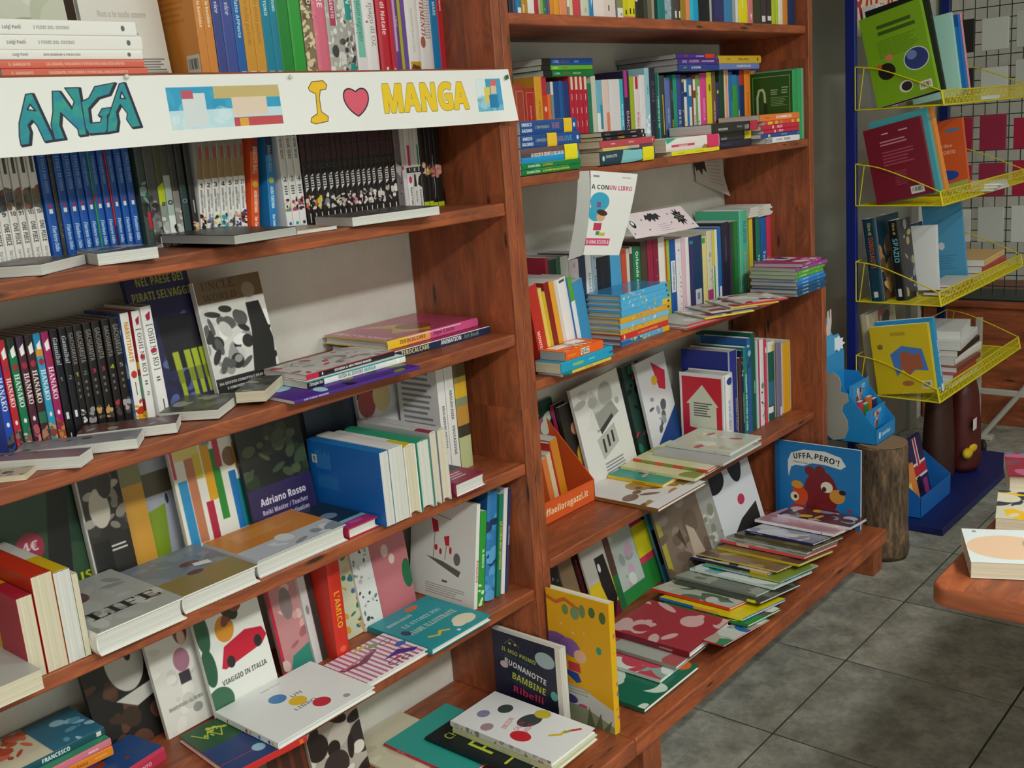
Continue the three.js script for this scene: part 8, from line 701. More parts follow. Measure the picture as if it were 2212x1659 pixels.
{l:"white book with lime pages and striped spine under the topmost white one",p:[1.5462,0.1717,0.0441],s:[0.285,0.0134,0.152],c:"#c9cfa0",o:"f",a:-1.5708,k:"h",S:[["N",["#b0b4a4","#e2e4dc"],10,3]],pg:1,F:[["R","#d8dcc0",0,0,1,1]],n:"hardcover_book",cat:"hardback"},
{l:"white picture book with red pebble and yellow seal lying on top",p:[1.546,0.1858,0.0383],s:[0.285,0.0132,0.152],c:"#d9dad4",o:"f",a:-1.5708,k:"h",x:1.15,S:[["N",["#a8a498","#c9c4b8","#8f8a80"],20,4,0,0,1,1,0.5]],F:[["R","#e6e8ea",0,0,1,1],["E","#8a88a8",0.42,0.15,0.1,0.05],["E","#a88a94",0.18,0.3,0.1,0.05],["E","#c82834",0.26,0.6,0.12,0.09],["E","#3f4844",0.7,0.25,0.12,0.06],["E","#3c4246",0.65,0.52,0.2,0.08,0.3],["E","#c9b83a",0.88,0.55,0.11,0.07],["S","#d8bc2c",[0.5,0.78,0.6,0.84,0.7,0.84],0.05],["S","#8aa03a",[0.68,0.85,0.78,0.88],0.05],["S","#c03a3c",[0.78,0.88,0.86,0.92],0.05],["T","#c03a4c","EMOZIONI",0.42,0.4,0.3,0.06,"sans-serif",-0.25],["T","#c03a4c","CALZINI",0.46,0.5,0.25,0.06,"sans-serif",-0.25],["T","#c03a4c","SPAIATI",0.48,0.58,0.25,0.06,"sans-serif",-0.25]],n:"picture_book",cat:"picture book"},
{l:"orange booklet in the orange cardboard box",p:[1.9559,0.5808,-0.22],s:[0.15,0.0183,0.1],c:"#e07a3a",r:0.2,n:"booklet",cat:"booklet"},
{l:"cream booklet in the orange cardboard box",p:[1.9738,0.5855,-0.22],s:[0.16,0.0165,0.1],c:"#dcc8a0",r:0.2,n:"booklet",cat:"booklet"},
{l:"red booklet in the orange cardboard box",p:[1.9836,0.5969,-0.22],s:[0.185,0.007,0.1],c:"#b82c2c",r:0.2,n:"booklet",cat:"booklet"},
{l:"amber folder leaning widest in the orange cardboard box",p:[2.0011,0.6013,-0.208],s:[0.19,0.0273,0.076],c:"#d2851c",r:0.2,n:"booklet",cat:"booklet"},
{l:"lime green encyclopedia with round pictures on its back cover in the rack",p:[3.498,1.5859,0.1163],s:[0.285,0.022,0.2],c:"#7fae1c",e:-0.22,k:"h",x:1,B:[["R","#7aa81a",0,0,1,1],["R","#3c5a14",0.25,0.13,0.8,0.17],["R","#3c5a14",0.25,0.2,0.85,0.24],["B","#5f8a14",0.2,0.3,0.85,0.5,9],["E","#dfe6ea",0.76,0.6,0.2,0.125],["E","#2c3a78",0.76,0.6,0.185,0.115],["E","#6a84b0",0.7,0.55,0.08,0.05],["E","#201c1a",0.27,0.64,0.14,0.09],["E","#d8502c",0.17,0.57,0.04,0.025],["E","#d87a6c",0.35,0.5,0.06,0.035],["E","#dfe0dc",0.52,0.86,0.11,0.065],["E","#2a2422",0.53,0.86,0.085,0.05],["C","#dfe0d8",0.72,0.86,0.92,0.95]],n:"hardcover_book",cat:"hardback"},
{l:"black hardback with green drawings beside the lime encyclopedia in the rack",p:[3.522,1.5968,0.1262],s:[0.31,0.02,0.2],c:"#101a14",e:-0.2,k:"h",S:[["N",["#3a7a4a","#6a9a3a","#2a4a5a"],16,3]],n:"hardcover_book",cat:"hardback"},
{l:"bright blue record book with colourful letters in the rack",p:[3.752,1.5635,0.1456],s:[0.255,0.024,0.175],c:"#1f6fc4",e:-0.14,k:"h",x:1,B:[["R","#1c74c0",0,0,1,1],["R","#1450a0",0,0,1,0.15],["N",["#d8a04a","#c98a3c","#e0b868"],16,3,0.05,0.25,0.25,0.95,0.09],["T","#d84a4c","GUINNES",0.62,0.24,0.6,0.12],["T","#3a4a6a","WORLD",0.62,0.41,0.55,0.12],["T","#e0a44a","RECORDS",0.62,0.58,0.6,0.1],["T","#8a5a2c","202",0.62,0.78,0.55,0.2]],n:"hardcover_book",cat:"hardback"},
{l:"pink slim book beside the blue record book in the rack",p:[3.772,1.5659,0.1452],s:[0.26,0.012,0.175],c:"#e08a90",e:-0.14},
{l:"pale turquoise book behind the blue record book in the rack",p:[3.733,1.5674,0.1373],s:[0.265,0.012,0.16],c:"#9fd0c4",e:-0.14},
{l:"white booklet leaning in the top basket behind the record book",p:[3.6,1.59,-0.005],s:[0.33,0.012,0.05],c:"#dcdcdc",e:-0.1,g:"white booklets in the top basket",n:"booklet",cat:"booklet"},
{l:"white booklet leaning in the top basket behind the record book",p:[3.622,1.59,-0.005],s:[0.33,0.012,0.05],c:"#dcdcdc",e:-0.1,g:"white booklets in the top basket",n:"booklet",cat:"booklet"},
{l:"white booklet leaning in the top basket behind the record book",p:[3.644,1.59,-0.005],s:[0.33,0.012,0.05],c:"#dcdcdc",e:-0.1,g:"white booklets in the top basket",n:"booklet",cat:"booklet"},
{l:"white booklet leaning in the top basket behind the record book",p:[3.666,1.59,-0.005],s:[0.33,0.012,0.05],c:"#dcdcdc",e:-0.1,g:"white booklets in the top basket",n:"booklet",cat:"booklet"},
{l:"white booklet leaning in the top basket behind the record book",p:[3.688,1.59,-0.005],s:[0.33,0.012,0.05],c:"#dcdcdc",e:-0.1,g:"white booklets in the top basket",n:"booklet",cat:"booklet"},
{l:"pale green booklets pile lying in the top basket",p:[3.93,1.431,0.14],s:[0.25,0.014,0.2],c:"#a8c47a",o:"f",a:-1.5708,n:"booklet",cat:"booklet"},
{l:"maroon hardback with white text on its back cover in the rack",p:[3.496,1.2539,0.1176],s:[0.245,0.018,0.19],c:"#7c1c30",e:-0.2,k:"h",x:1,B:[["R","#78182c",0,0,1,1],["R","#d8b4bc",0.3,0.1,0.42,0.115],["R","#d8b4bc",0.6,0.1,0.75,0.115],["B","#c08a98",0.25,0.2,0.8,0.28,2],["B","#a04a5c",0.25,0.34,0.8,0.55,5],["B","#9a4254",0.4,0.62,0.65,0.82,7],["C","#dcdcd8",0.62,0.86,0.85,0.96]],n:"hardcover_book",cat:"hardback"},
{l:"turquoise hardback behind the maroon one in the rack",p:[3.516,1.2662,0.1321],s:[0.27,0.02,0.19],c:"#4aa8b4",e:-0.2,k:"h",n:"hardcover_book",cat:"hardback"},
{l:"light orange hardback behind the turquoise one in the rack",p:[3.541,1.2686,0.1416],s:[0.275,0.026,0.19],c:"#e08a3c",e:-0.2,k:"h",n:"hardcover_book",cat:"hardback"},
{l:"orange transport board book with blue car picture in the rack",p:[3.788,1.2443,0.1512],s:[0.24,0.016,0.17],c:"#d8602c",e:-0.12,k:"h",x:1,B:[["R","#d65c2c",0,0,1,1],["R","#a8482c",0,0,0.5,0.2],["T","#ecb89c","Il mio libro",0.55,0.36,0.4,0.06],["T","#ecb89c","TRASPORTO",0.55,0.45,0.5,0.07],["E","#3a8a4a",0.25,0.78,0.1,0.05],["E","#1f4aa8",0.6,0.77,0.22,0.07],["P","#a8b85a",[0,0.95,1,0.85,1,1,0,1]],["R","#4a80b8",0.65,0.13,0.9,0.17]],n:"picture_book",cat:"picture book"},
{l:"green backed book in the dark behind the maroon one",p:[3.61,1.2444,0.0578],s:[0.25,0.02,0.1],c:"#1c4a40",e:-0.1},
{l:"thin white booklet lying in the second basket beneath the transport book",p:[3.98,1.12,0.14],s:[0.3,0.007,0.2],c:"#dcdcd6",o:"f",a:-1.5708,g:"white booklets lying in the second basket",n:"booklet",cat:"booklet"},
{l:"thin white booklet lying in the second basket beneath the transport book",p:[3.99,1.128,0.14],s:[0.3,0.007,0.2],c:"#dcdcd6",o:"f",a:-1.4708,g:"white booklets lying in the second basket",n:"booklet",cat:"booklet"},
{l:"thin white booklet lying in the second basket beneath the transport book",p:[4.0,1.136,0.14],s:[0.3,0.007,0.2],c:"#dcdcd6",o:"f",a:-1.3708,g:"white booklets lying in the second basket",n:"booklet",cat:"booklet"},
{l:"dark teal book about dinosaurs standing in the third basket",p:[3.6,0.929,0.0284],s:[0.28,0.05,0.2],c:"#123c50",o:"c",e:-0.12,k:"h",S:[["t","#d8c04a","libro di",0.05,0.2,0.3],["t","#c8502c","DINOSAURI",0.22,0.6,0.45],["R","#c9d4d8",0.3,0.88,0.6,0.95]],F:[["R","#123448",0,0,0.3,1],["N",["#c08a4c","#a8743c","#d8a860","#6a4a2c"],24,3,0,0.3,0.6,1,0.14]],n:"hardcover_book",cat:"hardback"},
{l:"black book about space standing before the dinosaur book",p:[3.58,0.9246,0.099],s:[0.27,0.04,0.1],c:"#14161c",o:"c",e:-0.12,k:"h",S:[["t","#c9b86a","libro di",0.03,0.18,0.3],["t","#6ab8c4","SPAZIO",0.2,0.55,0.6],["R","#c9d4d8",0.3,0.85,0.6,0.95]],F:[["N",["#5a5a60","#8a8a90","#b09a5a"],16,4]],n:"hardcover_book",cat:"hardback"},
{l:"white spined book standing in the third basket",p:[3.66,0.917,0.14],s:[0.22,0.018,0.1],c:"#d4d8da",e:-0.05},
{l:"yellow framed book with brown cover in the third basket",p:[3.74,0.8762,0.1299],s:[0.17,0.02,0.12],c:"#d8a81c",o:"c",e:-0.12,k:"h",F:[["R","#d8a81c",0,0,1,1],["R","#5a2420",0.2,0.15,1,0.9]],S:[["R","#c98a1c",0.2,0.1,0.8,0.9]],n:"hardcover_book",cat:"hardback"},
{l:"orange picture book next to the yellow framed one in the rack",p:[3.82,0.8963,0.08],s:[0.21,0.015,0.1],c:"#d86a1c",o:"c",e:-0.12,k:"h",F:[["N",["#e08a2c","#c0481c"],12,4]],n:"picture_book",cat:"picture book"},
{l:"dark picture book with blue patch in the third basket",p:[3.89,0.9013,0.0394],s:[0.22,0.015,0.1],c:"#2a3a4a",o:"c",e:-0.12,k:"h",F:[["N",["#6a7a3a","#3a5ab0","#a8b0b0"],14,4]],n:"picture_book",cat:"picture book"},
{l:"pale blue book with white flower standing in the third basket",p:[3.937,0.9443,0.1164],s:[0.28,0.014,0.14],c:"#4a9ac8",e:-0.1,k:"h",x:1,B:[["R","#4f9cc8",0,0,1,1],["E","#cfd8de",0.42,0.58,0.08,0.05],["B","#4088b4",0.1,0.7,0.8,0.9,6]],n:"hardcover_book",cat:"hardback"},
{l:"brown spined magazine lying lowest in the third basket",p:[3.7452,0.799,0.1983],s:[0.2296,0.0095,0.0935],c:"#7a4a3c",o:"f",n:"magazine",cat:"magazine"},
{l:"rust spined magazine lying in the third basket",p:[3.7731,0.8095,0.197],s:[0.196,0.0095,0.0935],c:"#8a3c34",o:"f",a:0.03,n:"magazine",cat:"magazine"},
{l:"pale magazine lying uppermost by the rack front",p:[3.78,0.82,0.1959],s:[0.2044,0.0095,0.0935],c:"#c9c9c4",o:"f",a:0.06,n:"magazine",cat:"magazine"},
{l:"cream album lying low at the far end of third basket",p:[4.12,0.806,0.15],s:[0.3,0.023,0.17],c:"#d8d08a",o:"f",a:-0.03},
{l:"red spined album lying over the cream one",p:[4.12,0.8305,0.15],s:[0.3,0.023,0.17],c:"#b83a4a",o:"f",a:0.02},
{l:"peach spined album lying topmost at the far end of third basket",p:[4.12,0.855,0.15],s:[0.3,0.023,0.17],c:"#e0b878",o:"f",a:0.07},
{l:"yellow picture book with blue hexagon picture in the lowest basket",p:[3.497,0.5983,0.1346],s:[0.235,0.02,0.2],c:"#d8be1c",e:-0.14,k:"h",x:1,B:[["R","#d6ba1a",0,0,1,1],["R","#b8961c",0.35,0.1,0.6,0.15],["P","#4a7ac0",[0.3,0.42,0.52,0.3,0.85,0.36,0.92,0.68,0.7,0.66,0.62,0.72,0.5,0.64,0.38,0.74]],["P","#a85a3c",[0.48,0.4,0.6,0.38,0.66,0.44,0.8,0.42,0.84,0.64,0.66,0.66,0.6,0.74,0.46,0.62]],["E","#8a6a2c",0.15,0.3,0.05,0.04],["E","#b06a3c",0.55,0.85,0.1,0.04],["C","#dcd0b0",0.78,0.82,0.95,0.94]],n:"picture_book",cat:"picture book"},
{l:"sky blue travel book behind the yellow one in the lowest basket",p:[3.52,0.6057,0.1455],s:[0.25,0.022,0.2],c:"#2a94d0",e:-0.14,k:"h",S:[["t","#eef4fa","ITALIA IN VIAGGIO",0.25,0.85,0.6],["R","#e4ecf2",0.1,0.9,0.9,1]],n:"hardcover_book",cat:"hardback"},
{l:"faded cream book with photographs standing in the lowest basket",p:[3.65,0.6012,-0.0011],s:[0.27,0.03,0.24],c:"#c9bfa4",o:"c",e:-0.12,k:"h",F:[["N",["#8a7f68","#5a5448","#2a3a30","#a04a58","#b8ac94"],30,4]],n:"hardcover_book",cat:"hardback"},
{l:"pale turquoise album lowest in the lowest basket pile",p:[3.8,0.478,0.15],s:[0.3,0.0155,0.18],c:"#cfd4d0",o:"f",a:0.02},
{l:"red brown thick book in the lowest basket pile",p:[3.8,0.499,0.15],s:[0.26,0.0255,0.18],c:"#a83a3c",o:"f",a:0.02},
{l:"chestnut picture book in the lowest basket pile",p:[3.84,0.521,0.15],s:[0.27,0.0175,0.18],c:"#7a3a2c",o:"f",a:0.02,n:"picture_book",cat:"picture book"},
{l:"thick white album in the middle of the lowest basket pile",p:[3.88,0.545,0.13],s:[0.29,0.0295,0.19],c:"#dcdcd8",o:"f"},
{l:"black boxed book in the lowest basket pile",p:[3.88,0.571,0.13],s:[0.29,0.0215,0.19],c:"#1c1c1c",o:"f",a:0.06},
{l:"white book under the topmost white one in the lowest basket",p:[3.88,0.597,0.13],s:[0.29,0.0295,0.19],c:"#d6d8d8",o:"f",a:0.12},
{l:"topmost white book of the lowest basket pile",p:[3.9,0.626,0.13],s:[0.24,0.0275,0.15],c:"#dadcdc",o:"f",a:0.18},
{l:"thick paperback with white and peach cover lying near table corner",p:[1.6245,0.764,1.014],s:[0.1436,0.0256,0.135],c:"#dfe4e6",o:"f",a:1.9845,pg:1,F:[["R","#dfe6e8",0,0,1,1],["E","#e8c4a4",0.55,0.6,0.35,0.4],["E","#a8a48c",0.45,0.3,0.2,0.14],["R","#8a9a9c",0.06,0.86,0.12,0.9]],n:"paperback_book",cat:"paperback"},
{l:"book with black and yellow abstract cover lying on the table",p:[1.8148,0.763,0.9913],s:[0.1202,0.0236,0.14],c:"#c9c6b0",o:"f",a:1.8282,pg:1,F:[["N",["#1c1a1c","#e8b41c","#d0ccb4","#3a3840","#d8d4c0"],34,5,0,0,1,1,0.14]]},
{l:"thick maroon book with cream pages lying further along the table",p:[2.0066,0.768,0.9456],s:[0.1114,0.0336,0.14],c:"#8a2434",o:"f",a:1.9052,pg:1,k:"h",F:[["N",["#a85a7a","#3a7a9a","#7a3a4a"],12,5]],n:"hardcover_book",cat:"hardback"}
];
BOOKS.forEach(book);
// ---------------------------------------------------------------- sheets of paper and card
function sheet(fn, nu, nv, th = 0.0005) {                            // curved sheet with thickness; fn(u, v) -> [x, y, z]; v = 1 is the top
  const P = [], N = []; const f = (u, v) => new THREE.Vector3(...fn(u, v));
  for (let j = 0; j <= nv; j++) for (let i = 0; i <= nu; i++) { const u = i / nu, v = j / nv, p = f(u, v), e = 0.01; const a = f(Math.min(1, u + e), v).sub(f(Math.max(0, u - e), v)), b = f(u, Math.min(1, v + e)).sub(f(u, Math.max(0, v - e))); P.push(p); N.push(a.cross(b).normalize()); }
  const pos = [], uv = [], idx = []; const n = (nu + 1) * (nv + 1);
  for (const s of [1, -1]) for (let k = 0; k < n; k++) { const p = P[k].clone().addScaledVector(N[k], s * th / 2); pos.push(p.x, p.y, p.z); uv.push((k % (nu + 1)) / nu, Math.floor(k / (nu + 1)) / nv); }
  const q = (a, b, c, d) => idx.push(a, b, c, a, c, d);
  for (let j = 0; j < nv; j++) for (let i = 0; i < nu; i++) { const a = j * (nu + 1) + i, b = a + 1, c = b + nu + 1, d = a + nu + 1; q(a, b, c, d); q(n + b, n + a, n + d, n + c); }
  for (let i = 0; i < nu; i++) { q(i + 1, i, n + i, n + i + 1); const t = nv * (nu + 1) + i; q(t, t + 1, n + t + 1, n + t); }
  for (let j = 0; j < nv; j++) { const a = j * (nu + 1), b = a + nu + 1; q(a, b, n + b, n + a); const c = a + nu, d = b + nu; q(d, c, n + c, n + d); }
  const g = new THREE.BufferGeometry(); g.setAttribute('position', new THREE.BufferAttribute(new Float32Array(pos), 3)); g.setAttribute('uv', new THREE.BufferAttribute(new Float32Array(uv), 2)); g.setIndex(idx); return toCreasedNormals(g, 0.8);
}
function printMat(w, h, draw, rough = 0.6) { const c = canvas(w, h), g = c.getContext('2d'); draw(g, w, h); return std(0xffffff, rough, { map: tex(c) }); }
function poly(g, pts, fill, stroke, lw) { g.beginPath(); for (let i = 0; i < pts.length; i += 2) g.lineTo(pts[i], pts[i + 1]); g.closePath(); if (fill) { g.fillStyle = fill; g.fill(); } if (stroke) { g.strokeStyle = stroke; g.lineWidth = lw; g.lineJoin = 'round'; g.stroke(); } }
function extrude(pts, depth, bevel = 0.0004) { const s = new THREE.Shape(); pts.forEach(([x, y], i) => (i ? s.lineTo(x, y) : s.moveTo(x, y))); return new THREE.ExtrudeGeometry(s, { depth, bevelEnabled: bevel > 0, bevelThickness: bevel, bevelSize: bevel, bevelSegments: 1 }); }

// handmade banner pinned to the shelf edge
{
  const x0 = 0.40, x1 = 1.7065, y0 = 1.4685, y1 = 1.5685, L = x1 - x0;
  const mat = printMat(2048, 180, (g, W, H) => {
    g.fillStyle = '#eceeec'; g.fillRect(0, 0, W, H); const U = (x) => (x - x0) / L * W;
    const r = rng(4);
    const wash = (x, y, w, h, cols, n) => { for (let i = 0; i < n; i++) { g.fillStyle = cols[Math.floor(r() * cols.length)]; g.globalAlpha = 0.35; g.beginPath(); g.ellipse(x + r() * w, y + r() * h, 6 + r() * 22, 5 + r() * 16, r() * 3, 0, 7); g.fill(); } g.globalAlpha = 1; };
    // teal letters ANGA
    g.save(); const s = (U(0.871) - U(0.690)) / 1180, ox = U(0.690) + 2, oy = 18, sy = 132 / 480; const tr = (a) => a.map((v, i) => (i % 2 ? oy + (v - 770) * sy : ox + v * s));
    const letters = [[[125, 845, 185, 838, 300, 1240, 215, 1248, 175, 1110, 140, 1060, 95, 1100, 105, 1160, 75, 1262, 0, 1268, 0, 1190, 20, 1080], [148, 930, 185, 985, 115, 972]], [[370, 825, 435, 825, 520, 985, 555, 920, 490, 800, 625, 800, 615, 1215, 540, 1218, 540, 1160, 410, 1010, 380, 1120, 405, 1235, 310, 1240, 300, 1110, 340, 1000]], [[700, 895, 780, 795, 985, 765, 910, 868, 790, 895, 680, 985, 670, 1115, 770, 1112, 790, 1062, 760, 1052, 810, 992, 915, 985, 880, 1045, 850, 1052, 830, 1172, 800, 1208, 640, 1210, 615, 1155, 622, 925]], [[1030, 775, 1082, 765, 1170, 1172, 1075, 1178, 1035, 1102, 1055, 1047, 1000, 962, 945, 1032, 945, 1112, 915, 1198, 815, 1208, 850, 1082, 905, 987], [1037, 850, 1062, 912, 1010, 906]]];
    for (const [o, hole] of letters) { const p = tr(o); g.save(); g.translate(3, 2); poly(g, p, '#101a2c', '#101a2c', 5); g.restore(); g.save(); g.beginPath(); for (let i = 0; i < p.length; i += 2) g.lineTo(p[i], p[i + 1]); g.closePath(); g.clip(); g.fillStyle = '#1a8f9c'; g.fillRect(0, 0, W, H); wash(Math.min(...p.filter((_, i) => i % 2 === 0)), 10, 120, 150, ['#2f9a7a', '#1478a8', '#157f98', '#3aa884'], 26); g.restore(); poly(g, p, null, '#1a2438', 2.4); if (hole) poly(g, tr(hole), '#eceeec', '#101a2c', 3); }
    g.restore();
    // left photo print: sea and sky with abstract warm patches
    const ph = (a, b, top, bot, draw) => { const px = U(a), w = U(b) - U(a), py = (y1 - top) / (y1 - y0) * H, h = (top - bot) / (y1 - y0) * H; g.save(); g.beginPath(); g.rect(px, py, w, h); g.clip(); draw(px, py, w, h); g.restore(); };
    ph(0.922, 1.129, 1.5505, 1.488, (x, y, w, h) => { g.fillStyle = '#2fa0cc'; g.fillRect(x, y, w, h); wash(x, y, w, h * 0.5, ['#1f8fc0', '#58b8da', '#2f9fca'], 16); g.fillStyle = '#bfe2ee'; g.fillRect(x, y + h * 0.55, w, h); wash(x, y + h * 0.5, w * 0.5, h * 0.5, ['#d8eef4', '#eef6f8', '#c4e2ec'], 20); g.fillStyle = '#c9b578'; g.fillRect(x + w * 0.4, y, w * 0.6, h * 0.3); g.fillStyle = '#e4d0bc'; g.fillRect(x + w * 0.55, y + h * 0.28, w * 0.32, h * 0.45); g.fillStyle = '#c24a52'; g.fillRect(x + w * 0.55, y + h * 0.78, w * 0.45, h * 0.22); g.fillStyle = '#e0a83a'; g.fillRect(x + w * 0.6, y + h * 0.8, w * 0.08, h * 0.2); g.fillStyle = '#d8e2e6'; g.fillRect(x + w * 0.12, y + h * 0.15, w * 0.2, h * 0.8); g.fillStyle = '#c0566c'; g.fillRect(x + w * 0.12, y + h * 0.08, w * 0.1, h * 0.2); });
    ph(1.606, 1.678, 1.5515, 1.4905, (x, y, w, h) => { g.fillStyle = '#3aa0cc'; g.fillRect(x, y, w, h); g.fillStyle = '#dfeef2'; g.fillRect(x, y, w * 0.4, h * 0.6); wash(x, y + h * 0.6, w, h * 0.4, ['#8ccbe0', '#c9e6ee', '#5fb4d4'], 16); g.fillStyle = '#e6cf5a'; g.fillRect(x + w * 0.32, y + h * 0.25, w * 0.24, h * 0.5); g.fillStyle = '#d0706c'; g.fillRect(x + w * 0.6, y + h * 0.04, w * 0.25, h * 0.2); g.fillStyle = '#e6c4a8'; g.fillRect(x + w * 0.6, y + h * 0.22, w * 0.22, h * 0.25); g.fillStyle = '#1f7fb4'; g.fillRect(x + w * 0.5, y + h * 0.5, w * 0.35, h * 0.4); });
    // yellow I, heart, yellow MANGA
    const bx = (px) => U(px); const iw = bx(1.236) - bx(1.18);
    { const X = bx(1.185), Y = 24, w = iw * 0.82, h = 128; const pts = [0.12, 0.16, 0.32, 0.02, 0.85, 0, 1, 0.1, 0.93, 0.2, 0.66, 0.22, 0.56, 0.4, 0.56, 0.72, 0.85, 0.84, 0.8, 0.95, 0.2, 1, 0, 0.95, 0.06, 0.85, 0.36, 0.76, 0.42, 0.3, 0.16, 0.23].map((v, i) => (i % 2 ? Y + v * h : X + v * w)); poly(g, pts, '#f0c01c', '#4a4420', 2.2); }
    { const X = bx(1.2935), Y = 84, s2 = 44; g.beginPath(); g.moveTo(X, Y + s2 * 1.15); g.bezierCurveTo(X - s2 * 1.7, Y + s2 * 0.2, X - s2 * 1.0, Y - s2 * 1.35, X, Y - s2 * 0.55); g.bezierCurveTo(X + s2 * 1.0, Y - s2 * 1.35, X + s2 * 1.7, Y + s2 * 0.2, X, Y + s2 * 1.15); g.fillStyle = '#dd5a70'; g.fill(); g.strokeStyle = '#1c1c1e'; g.lineWidth = 4; g.stroke(); }
    { g.save(); g.translate((bx(1.354) + bx(1.578)) / 2, 84); g.font = 'bold 116px sans-serif'; g.textAlign = 'center'; g.textBaseline = 'middle'; const m = g.measureText('MANGA').width; g.scale((bx(1.578) - bx(1.354)) / m, 1); g.lineJoin = 'round'; g.strokeStyle = '#5a5430'; g.lineWidth = 11; g.strokeText('MANGA', 0, 0); g.strokeStyle = '#f0c81e'; g.lineWidth = 8; g.strokeText('MANGA', 0, 0); g.fillStyle = '#eecb20'; g.fillText('MANGA', 0, 0); g.restore(); }
  }, 0.55);
  const t = thing('paper_banner', 'long white handmade paper banner reading I heart manga, pinned on shelf edge', 'banner', null, [x0, y0, 0.003]);
  part('paper_strip', sheet((u, v) => { const w = 0.0025 + 0.002 * Math.sin(u * 23) * (1 - v) + (u > 0.965 ? (u - 0.965) * 0.35 * (0.4 + (1 - v)) : 0); const dy = -0.003 * Math.sin(u * 9) * (1 - v) - (u > 0.975 ? (v > 0.5 ? 0.0 : 0) : 0); return [u * L - (u > 0.97 ? (u - 0.97) * 0.12 * v : 0), v * (y1 - y0) + dy * 0.6, w + (1 - v) * 0.004]; }, 90, 6), mat, t);
  const pin = (x, y, c) => { const g = join([new THREE.SphereGeometry(0.0035, 10, 8).translate(0, 0, 0.004), bar([0, 0, 0], [0, 0, 0.004], 0.0012)]); const m = part('push_pin', g, c, t); m.position.set(x - x0, y - y0, 0.004); return m; };
  const clear = std(0xdfe3e0, 0.15); pin(1.154, 1.5625, clear); pin(0.86, 1.567, clear);
  const tp = part('green_tape', boxG(-0.005, 0.005, -0.004, 0.004, 0, 0.0006, 0), std(0x1c6a44, 0.6), t); tp.position.set(1.692 - x0, 1.553 - y0, 0.012); tp.rotation.z = 0.2;
}
